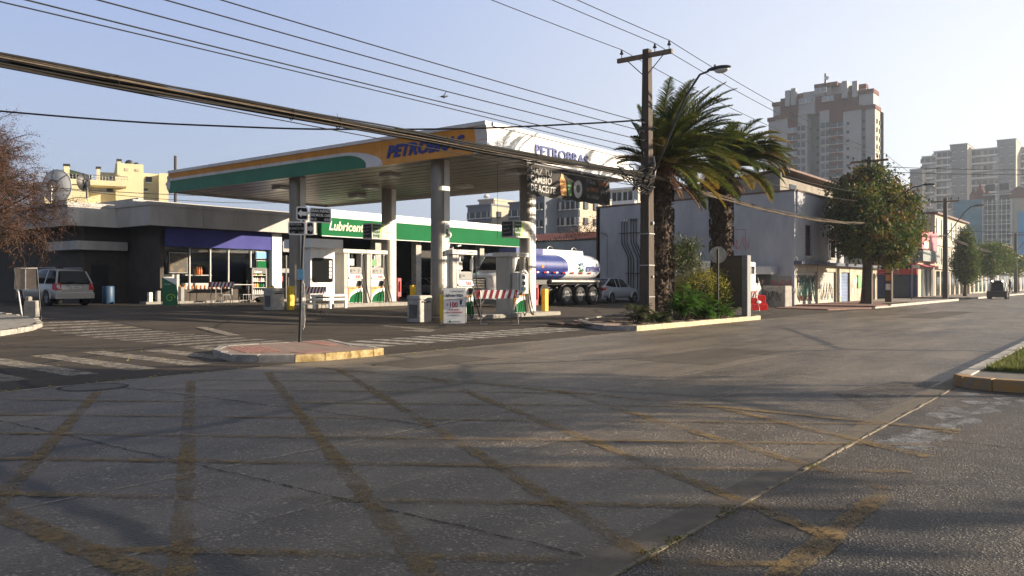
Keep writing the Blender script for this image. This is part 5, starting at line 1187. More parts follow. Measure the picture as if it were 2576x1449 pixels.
# small white truck near the tall wall
vt = thing('box_truck','small white box truck parked against the tall wall behind the grey panel','truck',(40.4,17.75,0))
b = MB(); b.cbox(0,3.1,-.9,.9,.75,2.5,.04); bx_ = b.build('cargo_box',M['car_white'],vt)
for x in (1.9,2.45): 
    w_ = MB().box(x,x+.45,-.912,-.905,1.85,2.25).build('side_window',M['glass_dark'],bx_); MB().box(x-.02,x+.0,-.92,-.9,1.83,2.27).build('frame',M['light_grey'],w_)
b = MB(); b.loft([cs(3.1,.82,.55,1.95),cs(3.5,.82,.55,1.95),cs(4.0,.80,.55,1.35,.1),cs(4.45,.74,.55,1.05,.08)],0); cb_ = b.build('cab',M['car_white'],vt)
for s in (-1,1):
    MB().add([(3.2,s*.83,1.35),(3.75,s*.83,1.35),(3.5,s*.83,1.85),(3.2,s*.83,1.85)],[(0,1,2,3)]).build('side_window',M['glass_dark'],cb_); MB().cbox(3.7,3.78,s*.98-.08,s*.98+.08,1.3,1.55,.02).build('mirror',M['black'],cb_)
    wheel(vt,.8,s*.78,.36,.22,s); wheel(vt,3.8,s*.74,.34,.2,s)
MB().box(0,4.2,-.5,.5,.4,.75).build('chassis',M['dark_grey'],vt)
# skid steer loader driving away on the avenue
sk = thing('skid_steer_loader','small dark loader with two lit work lamps driving on the avenue','loader',(79.0,9.7,.004),0,None,.86)
b = MB(); b.cbox(-.9,.9,-.62,.62,.35,.85,.05); b.build('chassis',M['black'],sk)
b = MB(); b.loft([[(-.75,y*1.0,.8) for y in (-.55,.55)]+[(-.45,.42,1.7),(-.45,-.42,1.7)],[(.6,-.55,.8),(.6,.55,.8),(.5,.45,1.75),(.5,-.45,1.75)]],0,sm=False); b.build('cab',M['glass_dark'],sk)
b = MB(); b.obox((0,0,1.78),(.6,0,0),(0,.46,0),(0,0,.04)); 
for s in (-1,1):
    b.tube([(-.7,.5*s,.82),(-.48,.42*s,1.75)],.05,6)
b.build('cab_frame',M['black'],sk)
for s in (-1,1):
    b = MB(); b.tube([(.9,.66*s,.8),(-.2,.66*s,1.55),(-.8,.66*s,.9),(-1.0,.62*s,.5)],.07,6); b.build('lift_arm',M['light_grey'],sk)
    MB().ball((-.52,.42*s,1.76),.09,nu=8,nv=6).build('work_lamp',M['lamp_lit'],sk)
    for x in (-.55,.55): wheel(sk,x,s*.72,.36,.26,s,'mid_grey')
b = MB(); b.ext([(-1.15,-.85,.2),(-1.15,-.85,.75),(-1.0,-.85,.8),(-.95,-.85,.2)],(0,1.7,0)); b.build('bucket',M['black'],sk)

# ================================================================== poles, lamps, signs, wires
def lamp_arm(parent, x, y, z0, y1, z1, sc=1):
    b = MB(); b.tube([(x,y-.12,z0),(x,y-.3,z0+.25),(x,y+(y1-y)*.62,z0+(z1-z0)*.78),(x,y+(y1-y)*.84,z0+(z1-z0)*.98),(x,y1+.05,z1)],.035,8)
    a_ = b.build('lamp_arm',M['dark_metal'],parent,True)
    b = MB(); b.ball((x,y1-.28,z1+.02),.13,.40,.095,nu=12,nv=8,fn=lambda p: Vector((p.x,p.y,p.z if p.z>0 else p.z*.3))); b.cyl((x,y1-.15,z1+.1),(x,y1-.15,z1+.16),.035)
    h_ = b.build('lamp_head',M['dark_metal'],a_,True)
    MB().ball((x,y1-.36,z1-.01),.11,.24,.12,nu=12,nv=8,fn=lambda p: Vector((p.x,p.y,min(p.z,0)))).build('lamp_glass',M['lamp_glass'],a_,True)
def insulator(parent,x,y,z):
    b = MB(); b.tube([(x,y,z),(x,y,z+.12),(x,y,z+.13),(x,y,z+.17),(x,y,z+.19),(x,y,z+.26),(x,y,z+.27)],[.012,.012,.06,.055,.035,.03,.01],10); return b.build('insulator',M['cable'],parent,True)
p1 = thing('utility_pole','tall square timber utility pole with crossarm and street lamp beside the near palm','utility pole',(23.2,12.55,0))
b = MB(); x,y = 23.2,12.55
b.loft([[(x-w,y-w*.9,z),(x+w,y-w*.9,z),(x+w,y+w*.9,z),(x-w,y+w*.9,z)] for w,z in ((.20,0),(.17,3),(.145,6),(.115,8.8))],0,sm=False); pm = b.build('pole',M['wood'],p1,True)
for z in (.9,1.9,2.9,4.4,5.0): MB().box(x-.19,x+.19,y-.18,y+.18,z,z+.03).build('metal_band',M['metal'],pm,True)
b = MB(); b.box(x+.115,x+.13,y-.17,y+.16,0,4.0); b.build('pale_face',M['pole_concrete'],pm,True) if False else None
b = MB(); b.box(x-.10,x+.0,11.65,13.6,8.52,8.66); ca = b.build('crossarm',M['wood_arm'],p1,True)
for ya in (11.9,13.2): b = MB(); b.tube([(x-.12,ya,8.52),(x-.12,y,7.9)],.016,5); b.build('brace',M['dark_metal'],ca,True)
for ya in (11.75,12.25,13.45): insulator(ca,x-.05,ya,8.66)
lamp_arm(p1,x,y,4.7,10.4,7.78)
for z in (6.41,6.14,5.85,5.58,5.45): b = MB(); b.tube([(x-.28,y,z-.03),(x-.28,y,z+.05)],.035,8); b.tube([(x-.14,y,z),(x-.28,y,z)],.012,5); b.build('spool_insulator',M['cable'],p1,True)
b = MB(); b.tube([(x+.16,y-.15,5.4),(x+.2,y-.2,5.0),(x+.17,y-.16,4.6)],.03,6); b.build('conduit',M['light_grey'],p1,True)
b = MB(); b.cbox(x-.32,x-.14,y-.1,y+.1,4.55,4.8,.02); b.build('junction_box',M['black'],p1,True)
MB().ball((x+.02,y-.2,3.25),.05,.04,.07,nu=8,nv=5).build('pole_fitting',M['light_grey'],p1,True); MB().ball((x+.02,y-.2,1.55),.04,.03,.05,nu=8,nv=5).build('pole_fitting',M['light_grey'],p1,True)
def pole(x,y,h,label,lamp=None,r=.16,arm=True,sd=1):
    o = thing('utility_pole',label,'utility pole',(x,y,0.13)); b = MB()
    b.loft([[(x-w,y-w,z),(x+w,y-w,z),(x+w,y+w,z),(x-w,y+w,z)] for w,z in ((r,.1),(r*.85,h*.5),(r*.62,h))],0,sm=False); b.build('pole',M['wood'],o,True)
    if arm:
        b = MB(); b.box(x-.10,x,y-1.05,y+1.05,h-.32,h-.2); c_ = b.build('crossarm',M['wood_arm'],o,True)
        for ya in (y-.95,y-.45,y+.9): insulator(c_,x-.05,ya,h-.2)
        b = MB(); b.tube([(x-.1,y-.6,h-.3),(x-.1,y,h-.8)],.015,5); b.build('brace',M['dark_metal'],c_,True); b = MB(); b.tube([(x-.1,y+.6,h-.3),(x-.1,y,h-.8)],.015,5); b.build('brace',M['dark_metal'],c_,True)
    if lamp: lamp_arm(o,x,y,lamp[0],lamp[1],lamp[2])
    return o
pole(50.6,12.75,8.75,'utility pole rising out of the orange-tinged street tree',(5.0,9.9,6.85))
pole(73.6,12.75,8.2,'utility pole with a lamp arm in front of the red corner shop',(5.2,10.6,7.45),.2)
pole(119.0,12.75,7.6,'farthest utility pole down the avenue, near the right edge of view',(5.4,10.4,7.6),.2)
MB()
tag(MB().loft([[(56.5-w,13.05-w,z),(56.5+w,13.05-w,z),(56.5+w,13.05+w,z),(56.5-w,13.05+w,z)] for w,z in ((.20,.1),(.19,5.6))],0,sm=False).build('old_post',M['wood']),'short dark post plastered with orange bills, right of the street tree trunk','post')
for z in (.9,1.5,2.0): 
    o = MB().box(56.285,56.292,12.9,13.2,z,z+.4).build('bill',M['orange_letter'] if z>1.4 else M['poster_white']); tag(o,{.9:'white paper bill low on the dark post',1.5:'orange paper bill at mid height on the dark post',2.0:'orange paper bill highest on the dark post'}[z],'bill')
# street name sign on the island
sp = thing('street_sign','graffiti-covered black street sign post with four arrow and name plates on the traffic island','street sign',(10.72,13.85,.12),TH-R(90))
sp['label'] = 'black street sign post with four arrow and name plates on the traffic island'
b = MB(); b.tube([(.05,0,2.75),(0,0,1.5),(-.05,0,0)],.034,8); pst = b.build('post',M['black'],sp)
scribble('graffiti',(10.68,13.80,.35),(CT*0+ST,-CT,0),.07,1.1,M['poster_white'],pst,2,.004,3,out=.03)
def plate(x0,x1,z0,z1,y,slope,name,m='sign_black',rim=True):
    r_ = .035; P = []
    for cx_,cz_,a0 in ((x1-r_,z1-r_,0),(x0+r_,z1-r_,90),(x0+r_,z0+r_,180),(x1-r_,z0+r_,270)):
        for k in range(4): a = R(a0+30*k); P.append((cx_+r_*math.cos(a),cz_+r_*math.sin(a)))
    f = lambda P_,yy: [(px_*1.0+.05,yy-.04,pz+slope*px_) for px_,pz in P_]
    w_ = MB().ext(f(P,y),(0,.006,0)).build(name,M['sign_white'] if rim else M[m],sp)
    if rim:
        c = ((x0+x1)/2,(z0+z1)/2); Q = [(c[0]+(a-c[0])*(1-.024/abs(x1-x0)*2), c[1]+(bb-c[1])*(1-.024/abs(z1-z0)*2)) for a,bb in P]
        MB().ext(f(Q,y-.003),(0,.003,0)).build('face',M[m],w_)
    return w_
a1 = plate(-.155,.09,2.53,2.81,-.01,-.06,'arrow_plate'); n1 = plate(.115,.57,2.50,2.81,-.01,-.06,'name_plate'); n2 = plate(-.32,.035,2.225,2.50,-.03,-.02,'name_plate','sign_black'); a2 = plate(.055,.215,2.225,2.50,-.03,-.02,'arrow_plate','sign_black')
def arrow(pts,y,slope,m,par): MB().ext([(a+.05,y-.04,c+slope*a) for a,c in pts],(0,-.003,0)).build('arrow',M[m],par)
arrow([(-.13,2.67),(-.05,2.75),(-.05,2.71),(.06,2.71),(.06,2.63),(-.05,2.63),(-.05,2.59)],-.014,-.06,'sign_white',a1)
arrow([(.20,2.36),(.14,2.44),(.14,2.40),(.075,2.40),(.075,2.32),(.14,2.32),(.14,2.28)],-.034,-.02,'banner_grey',a2)
U1 = Vector((1,0,-.06))
def stext(s,sz,m,x,z,y,par,sl,**k): return text(s,sz,M[m],par,(x+.05,y-.04,z+sl*x),(1,0,sl),(0,0,1),world=False,depth=.001,**k)
stext('GRAN AVENIDA',.078,'sign_white',.14,2.715,-.014,n1,-.06,sx=.78,bold=.001); stext('JOSE MIGUEL CARRERA',.078,'sign_white',.135,2.63,-.014,n1,-.06,sx=.62,bold=.001); stext('4613',.072,'sign_white',.135,2.545,-.014,n1,-.06,sx=.9); stext('4581',.072,'sign_white',.42,2.545,-.014,n1,-.06,sx=.9)
stext('VENTURA',.068,'banner_grey',-.30,2.42,-.034,n2,-.02,sx=.85); stext('BLANCO VIEL',.068,'banner_grey',-.30,2.335,-.034,n2,-.02,sx=.8); stext('1197',.06,'banner_grey',-.30,2.25,-.034,n2,-.02); stext('1129',.06,'banner_grey',-.10,2.25,-.034,n2,-.02)
st = tag(MB().box(-.07,.06,-.045,-.038,1.30,1.52).build('sticker',M['sky_blue'],sp),'','x') if False else MB().box(-.09,.05,-.05,-.04,1.30,1.52).build('sticker',mat('sticker',(.15,.35,.5),.6,var=.3,scale=20),sp)
# thin street name sign farther down
s2 = thing('street_sign','thin street name post with dark arrow plate before the red shop','street sign',(65.6,13.6,.13))
MB().cyl((0,0,0),(0,0,3.3),.04).build('post',M['dark_metal'],s2); MB().box(-.04,.0,.0,1.2,2.3,2.55).build('name_plate',M['sign_black'],s2); MB().box(-.04,0,-.5,-.1,2.3,2.55).build('arrow_plate',M['banner_grey'],s2); MB().box(-.04,0,.05,.3,2.75,3.1).build('number_plate',M['white'],s2)
# round sign, seen from its back
rs = thing('round_traffic_sign','round traffic sign seen from its grey back above the yellow-tipped bush','traffic sign',(27.3,11.95,.1))
b = MB(); b.tube([(-.03,0,0),(0,0,2.45)],.035,6); b.build('post',M['black'],rs); b = MB(); b.cyl((.05,0,2.25),(.065,.0,2.25),.30,.30,28); b.build('disc',M['light_concrete'],rs)
rs.rotation_euler[2] = R(28)
# grey advertising panel
ap = thing('advertising_panel','upright grey metal advertising panel seen edge-on at the end of the planted bed','panel',(29.0,11.55,.1))
b = MB(); b.cbox(0,.35,0,.22,0,2.28,.015); b.build('post',M['mid_grey'],ap); b = MB(); b.box(.08,.27,.22,1.25,.35,2.22); b.build('mesh_panel',mat('mesh_panel',(.085,.065,.05),.7,var=.3,scale=30),ap)
b = MB(); b.box(.04,.3,.22,1.3,2.2,2.27); b.box(.04,.3,1.25,1.3,.3,2.2); b.build('frame',M['dark_grey'],ap)
# notice board on the left kerb
nb = thing('notice_board','blank beige notice board on two legs at the left kerb','notice board',(*PT(65,23.8),G(25)+.1),TH-R(90)+R(4))
b = MB(); b.box(-.30,.30,-.02,.02,.90,1.50); b.build('board',mat('board_back',(.24,.19,.15),.8,var=.15),nb); b = MB(); b.box(-.01,.01,-.03,-.02,.9,1.5); b.tube([(-.31,-.0,.9),(-.31,0,1.51),(.31,0,1.51),(.31,0,.9),(-.31,0,.9)],.014,5); b.build('frame',M['light_grey'],nb)
for x in (-.31,.31): MB().tube([(x,0,1.5),(x+(.12 if x>0 else .22),0,0)],.022,6).build('leg',M['light_grey'] if x<0 else M['black'],nb)
o = MB().cbox(-.2,.2,-.1,.1,0,.5,.03).cbox(-.17,-.03,-.09,.09,.49,.62,.02).build('concrete_block',M['concrete']); o.location = (*PT(80,24.6),G(26)+.1); o.rotation_euler[2] = TH-R(90); tag(o,'broken grey concrete block standing behind the notice board','block')

def wire(label, a, c, sag, r=.012, m='cable', name='overhead_wire', grp=None, n=40, wob=0):
    A,C = Vector(a),Vector(c); P = []
    for i in range(n+1):
        u = i/n; p = A.lerp(C,u); p.z -= sag*4*u*(1-u)
        if wob: p.z += wob*math.sin(u*37)*.5; p.y += wob*math.sin(u*53)
        P.append(p)
    o = MB().tube(P,r,5).build(name,M[m]); return tag(o,label,'wire',grp)
yA = (11.75,12.25,13.45); XL = -24
for k,(ya,lb) in enumerate(zip(yA,('highest overhead wire, reaching the right end of the near crossarm','upper overhead wire meeting the middle insulator of the near crossarm','upper overhead wire meeting the left end of the near crossarm'))):
    wire(lb,(XL,ya,9.0),(23.15,ya,8.94),.45,.012,'cable'); 
    wire(['overhead wire from the crossarm right end toward the street tree pole','overhead wire from the crossarm middle toward the street tree pole','overhead wire from the crossarm left end toward the street tree pole'][k],(23.15,ya,8.94),(50.55,(11.8,12.3,13.65)[k],8.8),.35)
for z,lb in zip((6.41,6.14,5.85,5.58),('top wire of the four stacked on the near pole below its lamp arm','second wire from the top of the stack on the near pole','third wire from the top of the stack on the near pole','lowest wire of the stack of four on the near pole')):
    wire(lb,(XL,12.5,z+.1),(22.92,12.5,z),.28,.013)
for z in (6.41,5.9): wire('stacked wire running on behind the palms to the second pole, '+('upper' if z>6 else 'lower'),(22.92,12.5,z),(50.4,12.75,z+.2),.4,.013)
wire('single wire crossing the upper left sky and ending at the near pole',(XL,12.4,4.55),(22.95,12.5,5.35),-.2,.011)
wire('thick black service cable sagging across the canopy from the left edge',(9.7-6.75,26.6+7.05,7.6),(23.1,12.55,6.55),.95,.028,wob=.01)
# cable bundle
def bundle(name,label,A,C,sag,n=16,rad=.10,seg=60,sd=3,light=.25,ties=14):
    rg = random.Random(sd); o = thing(name,label,'cable bundle',tuple(A)); A,C = Vector(A),Vector(C); ends = []
    ctr = lambda u: A.lerp(C,u)-Vector((0,0,sag*4*u*(1-u)))
    for k in range(n):
        a0 = rg.uniform(0,6.28); rr_ = rad*math.sqrt(rg.random()); f1,f2 = rg.uniform(2,5),rg.uniform(5,11); tw = rg.uniform(-.8,.8); P = []
        for i in range(seg+1):
            u = i/seg; a = a0+tw*u*3; q = rr_*(1+.25*math.sin(f1*6.28*u+a0)); P.append(ctr(u)+Vector((0,q*math.cos(a),q*1.15*math.sin(a)+.12*rad*math.sin(f2*6.28*u))))
        b = MB(); b.tube(P,rg.choice([.009,.012,.015,.019]),5); b.build('cable',M['cable_light'] if rg.random()<light else M['cable'],o,True)
    for k in range(ties):
        u = (k+.5)/ties+rg.uniform(-.02,.02); c_ = ctr(u); b = MB(); b.tube([c_+Vector((0,rad*1.15*math.cos(a),rad*1.25*math.sin(a))) for a in [i*.7 for i in range(10)]],.008,4)
        for j in range(2): a = rg.uniform(0,6.28); b.tube([c_+Vector((0,0,rad*math.sin(a))),c_+Vector((rg.uniform(-.1,.1),rg.uniform(-.05,.05),rad*math.sin(a)+rg.uniform(-.15,.12)))],.004,4)
        b.build('cable_tie',M['cable'],o,True)
    return o
bundle('cable_bundle','thick sagging bundle of black cables crossing from the left edge to the near pole',(-24,12.3,4.75),(23.0,12.35,4.72),.36,18,.082,80,3,.10,18)
bundle('cable_bundle','pale twisted cable bundle running from the near pole past the palms to the street tree',(23.35,12.4,4.75),(50.4,12.55,4.85),.42,11,.075,60,5,.75,10)
wire('thin pair cable just below the thick bundle at the left',(-24,12.1,4.3),(22.9,12.3,4.55),.05,.011,'cable_light'); wire('slack cable drooping under the thick bundle toward the canopy text',(-24,12.2,4.5),(22.9,12.4,4.35),.12,.010,'cable')
# knot of cables and drops at the pole
kn = thing('cable_tangle','messy tangle of black cable loops around the near pole at banner height','cable tangle',(22.9,12.4,4.6)); rg = random.Random(8)
for k in range(34):
    x0 = 23.1-rg.uniform(.2,2.6); z0 = 4.72+rg.uniform(-.22,.2); z1 = rg.uniform(4.2,5.2); P = []
    for i in range(13):
        u = i/12; P.append((x0+(23.1-x0)*u, 12.35+.12*math.sin(u*6+k), z0+(z1-z0)*u-rg.uniform(.0,.35)*math.sin(math.pi*u)*(1 if k%3 else 0)))
    for i in range(1,12): P[i] = (P[i][0],P[i][1],(P[i-1][2]+P[i][2]+P[i+1][2])/3)
    MB().tube(P,rg.choice([.008,.012,.018,.025]),5).build('cable_loop',M['cable'],kn,True)
for k in range(9):
    x0 = 22.9+rg.uniform(-1.0,.1); w_ = rg.uniform(.1,.3); MB().tube([(x0+w_*math.cos(a),12.3,4.35+w_*.9*math.sin(a)) for a in [i*.5 for i in range(12)]],.007,4).build('cable_loop',M['cable'],kn,True)
# distant lines
for k,z in enumerate((8.3,8.0)): wire(['upper','lower'][k]+' of two dark wires crossing before the hazy grey towers',(50.55,13.6,z),(88,-20,z+3.2),1.0,.02)
wire('single wire crossing the avenue in front of the blue-netted building',(73.5,12.7,5.6),(100,-14,8.0),.9,.02)
for k in range(3): wire('thin wire %s from the street tree pole to the pole by the red shop'%['highest','middle','lowest'][k],(50.55,11.8+.9*k,8.75),(73.5,11.8+.9*k,8.15),.3)
bundle('cable_bundle','distant pale cable bundle between the street tree and the third pole',(50.8,12.6,4.9),(73.4,12.7,5.2),.4,7,.10,30,9,.6,4)
bundle('cable_bundle','far cable bundle beyond the third pole, over the small trees',(73.8,12.7,5.2),(118.8,12.7,5.0),.5,5,.10,24,10,.6,2)
wire('left of the faint wires above the yellow apartments',(16,48,6.9),(45,60,8.5),.5,.02); wire('faint low wire above the shop roof at the left',(10,46,6.6),(30,45,6.8),.3,.02)
# thin pole beyond the canopy
x_,y_ = PT(700,60); o = MB().cyl((x_,y_,0),(x_,y_,ZT(620*0+392*1,60)),.12,.10,8).build('far_pole',M['wood']); tag(o,'slim dark pole standing beyond the canopy far end','pole'); o.location = (0,0,0)
xp,yp = PT(441,60)
for v in o.data.vertices: v.co.x += xp-x_; v.co.y += yp-y_
# bird
bi = thing('bird','grey pigeon flying with one wing raised above the canopy','bird',(*PT(1116,22),ZT(243,22)),TH-R(90))
b = MB(); b.ball((0,0,0),.09,.03,.03,nu=10,nv=6); b.ball((.09,0,.012),.026,.02,.02,nu=8,nv=5); b.add([(-.07,.0,.0),(-.16,.03,-.01),(-.17,-.03,-.02),(-.07,-.02,0)],[(0,1,2,3)]); b.add([(.11,0,.015),(.135,0,.005),(.11,0,.0)],[(0,1,2)]); b.build('body',M['bird'],bi)
b = MB(); b.add([(.02,0,.02),(.06,.0,.10),(.075,.01,.18),(.055,.02,.15),(.02,.02,.08),(-.03,.01,.02)],[(0,1,2,3,4,5)]); b.build('wing',M['bird_light'],bi)
b = MB(); b.add([(.02,.0,.02),(.03,.10,.02),(.0,.2,-.01),(-.03,.1,.0)],[(0,1,2,3)]); b.build('wing',M['bird'],bi)

# ================================================================== palms
def frond(b, base, az, el, L, droop, rg, m=0, width=.50, n=28, dead=0):
    d0 = Vector((math.cos(az)*math.cos(el), math.sin(az)*math.cos(el), math.sin(el))); side = Vector((-math.sin(az),math.cos(az),0)); P = []; p = Vector(base); e = el
    for i in range(n+1):
        P.append(p.copy()); u = i/n; e = el-droop*(u**1.35); d = Vector((math.cos(az)*math.cos(e),math.sin(az)*math.cos(e),math.sin(e))); p += d*(L/n)
    b.tube(P,[.035*(1-.85*i/n)+.004 for i in range(n+1)],4,2,False)
    for i in range(2,n+1):
        u = i/n; t = (P[i]-P[i-1]).normalized(); up = side.cross(t).normalized()
        if up.z < 0: up = -up
        for q in range(5):
            pp = P[i-1].lerp(P[i],q/5)
            for s in (-1,1):
                ll = width*(math.sin(math.pi*min(1,u*.86+.12))**.6)*rg.uniform(.8,1.12); dr = (side*s*rg.uniform(.75,.95)+t*rg.uniform(.55,.85)+up*rg.uniform(.05,.38)).normalized()
                tip = pp+dr*ll+Vector((0,0,-.10*ll*(2.2 if dead else 1))); mid = pp+dr*ll*.5+Vector((0,0,.01)); w = t*.012
                mm = m if rg.random() > .06 else 1
                b.add([pp-w,mid-w*1.1,tip,mid+w*1.1,pp+w],[(0,1,2,3,4)],mm)
def palm(x,y,zc,label,fr,r0=.42,r1=.5,seed=1,lean=0):
    rg = random.Random(seed); o = thing('palm_tree',label,'palm tree',(x,y,.1)); b = MB(); n = 22; k = 34; secs = []
    for i in range(k+1):
        u = i/k; z = .0+u*zc; r = r0*(1-.25*math.sin(math.pi*min(1,u*1.6))) if u < .62 else r0*.80+(r1-r0*.80)*(u-.62)/.38
        secs.append([(x+lean*u+(r*(1+.16*math.sin(j*2.4+i*1.9)*math.sin(i*1.7+j)+rg.uniform(-.10,.13)))*math.cos(2*math.pi*j/n), y+(r*(1+rg.uniform(-.12,.14)))*math.sin(2*math.pi*j/n), z+rg.uniform(-.03,.03)) for j in range(n)])
    b.loft(secs,0,sm=False)
    for i in range(620):       # cut leaf bases
        u = rg.random()**.8; a = rg.uniform(0,6.28); z = u*zc; r = (r0*.82+(r1-r0*.8)*max(0,(u-.5)*2)); d = Vector((math.cos(a),math.sin(a),0)); c_ = Vector((x+lean*u,y,z))+d*r*.95; s_ = Vector((-d.y,d.x,0))*rg.uniform(.03,.07); h = rg.uniform(.08,.2)
        tip = c_+d*rg.uniform(.07,.17)+Vector((0,0,h)); b.add([c_-s_,c_+s_,tip+s_*.5,tip-s_*.5,c_+Vector((0,0,.08))],[(0,1,2,3),(0,3,4),(1,4,2)])
    for i in range(500):       # hanging fibre
        u = rg.uniform(.15,1); a = rg.uniform(0,6.28); z = u*zc; d = Vector((math.cos(a),math.sin(a),0)); c_ = Vector((x+lean*u,y,z))+d*r1*.92; b.add([c_,c_+d*.1+Vector((0,0,-.02)),c_+d*.09+Vector((rg.uniform(-.03,.03),0,-rg.uniform(.1,.3)))],[(0,1,2)])
    b.build('trunk',M['palm_trunk'],o,True)
    b = MB(); bd_ = MB(); c0 = Vector((x+lean,y,zc))
    for (az,el,L,dr,kind) in fr:
        a = R(az); base = c0+Vector((math.cos(a)*.25,math.sin(a)*.25,.1))
        if kind == 'd': frond(bd_,base+Vector((0,0,-.25)),a,R(el),L,dr,rg,0,.3,18,1)
        else: frond(b,base,a,R(el),L,dr,rg,1 if kind=='y' else 0)
    b.build('crown',[M['palm_leaf'],M['palm_yellow'],M['leaf_olive']],o,True)
    if bd_.v: bd_.build('dead_fronds',[M['palm_dead'],M['palm_dead'],M['palm_dead']],o,True)
    b = MB()
    for i in range(240):
        a = rg.uniform(0,6.28); d = Vector((math.cos(a),math.sin(a),0)); s_ = Vector((-d.y,d.x,0))*.035; p0 = c0+d*r1*.6+Vector((0,0,rg.uniform(-.7,.1))); p1_ = p0+d*rg.uniform(.25,.6)+Vector((0,0,rg.uniform(.2,.6))); b.add([p0-s_,p0+s_,p1_+s_*.5,p1_-s_*.5],[(0,1,2,3)])
    b.build('leaf_bases',M['palm_dead'],o,True); return o
# image-right is azimuth about -52 deg, towards the camera about 218 deg
RT = -52.2
rg = random.Random(12); fr = []
for az,el,L,dr,k in ((RT,70,3.0,1.2,''),(RT,48,3.4,1.4,''),(RT+8,30,3.6,1.35,''),(RT-15,58,3.3,1.3,''),(RT+25,62,3.2,1.3,''),(RT-35,40,3.3,1.4,''),(RT+40,44,3.3,1.4,''),(RT+5,12,3.6,1.2,''),(RT-12,2,3.5,1.15,''),(RT+20,-2,3.3,1.0,''),
  (RT-40,18,3.0,1.3,''),(RT+50,15,3.0,1.3,''),(RT-8,-15,2.9,.75,'y'),(RT-60,30,2.8,1.4,''),(RT+70,40,2.6,1.4,''),(RT-80,60,2.0,1.3,''),(RT+90,65,2.0,1.3,''),(RT-100,40,1.6,1.4,'y'),(RT+110,55,1.5,1.3,''),(RT-130,60,1.2,1.2,''),
  (RT+140,78,1.9,.7,''),(RT+170,80,1.8,.5,''),(RT-160,84,2.4,.5,''),(RT+20,80,3.1,.9,''),(RT-30,76,3.1,1.0,''),(RT+60,75,2.9,1.0,''),(RT+180,40,1.5,1.3,''),(RT+190,15,1.3,1.0,'y'),(RT-80,0,1.6,1.1,'y'),(RT-60,-10,2.2,.9,''),(RT+30,-20,2.4,.7,''),
  (RT+160,20,1.4,1.2,''),(RT-120,10,1.1,1.2,''),(RT-45,62,3.0,1.3,''),(RT+12,55,3.3,1.35,''),(RT-20,25,3.5,1.3,''),(RT+33,28,3.4,1.3,''),(RT+60,5,2.8,1.1,''),(RT-65,8,2.6,1.2,''),(RT-100,72,1.9,1.1,''),(RT-150,70,1.4,1.0,''),(RT+100,80,2.8,.8,''),(RT-110,-5,1.6,1.0,'y'),
  (RT-20,-35,1.8,.5,'d'),(RT+10,-30,1.9,.6,'d'),(RT+60,-30,1.6,.5,'d'),(RT-60,-40,1.4,.4,'d'),(RT+150,-30,.9,.4,'d'),(RT-140,-35,.9,.4,'d')):
    fr.append((az+rg.uniform(-5,5),(el+13 if 0<=el<45 else el)+rg.uniform(-4,4),L*.9*rg.uniform(.95,1.1),dr*(.86 if el>=0 else 1),k))
for i in range(12): fr.append((RT+rg.uniform(-90,90),rg.uniform(64,86),rg.uniform(3.0,3.6),rg.uniform(.7,1.2),''))
for i in range(24): fr.append((RT+rg.uniform(-75,80),rg.uniform(5,72),rg.uniform(2.6,3.3),rg.uniform(1.0,1.35),'y' if i%8==0 else ''))
palm(24.75,13.0,5.2,'thick-trunked date palm growing right beside the utility pole',fr,.46,.52,3)
fr = []
for i in range(56):
    az = RT+rg.uniform(-95,95) if i%4 else rg.uniform(0,360); el = rg.choice([70,58,45,32,18,2])+rg.uniform(-8,8); fr.append((az,el,rg.uniform(2.2,2.8),rg.uniform(1.1,1.45),'y' if i%6==0 else ''))
for i in range(10): fr.append((RT+rg.uniform(-35,30),rg.uniform(30,60),rg.uniform(2.5,3.0),1.9,'d' if i%2 else 'y'))
for i in range(7): fr.append((rg.uniform(0,360),-30,1.3,.5,'d'))
palm(30.3,13.1,5.75,'second date palm farther right with yellowing and brown frond tips',fr,.40,.42,5,-.1)

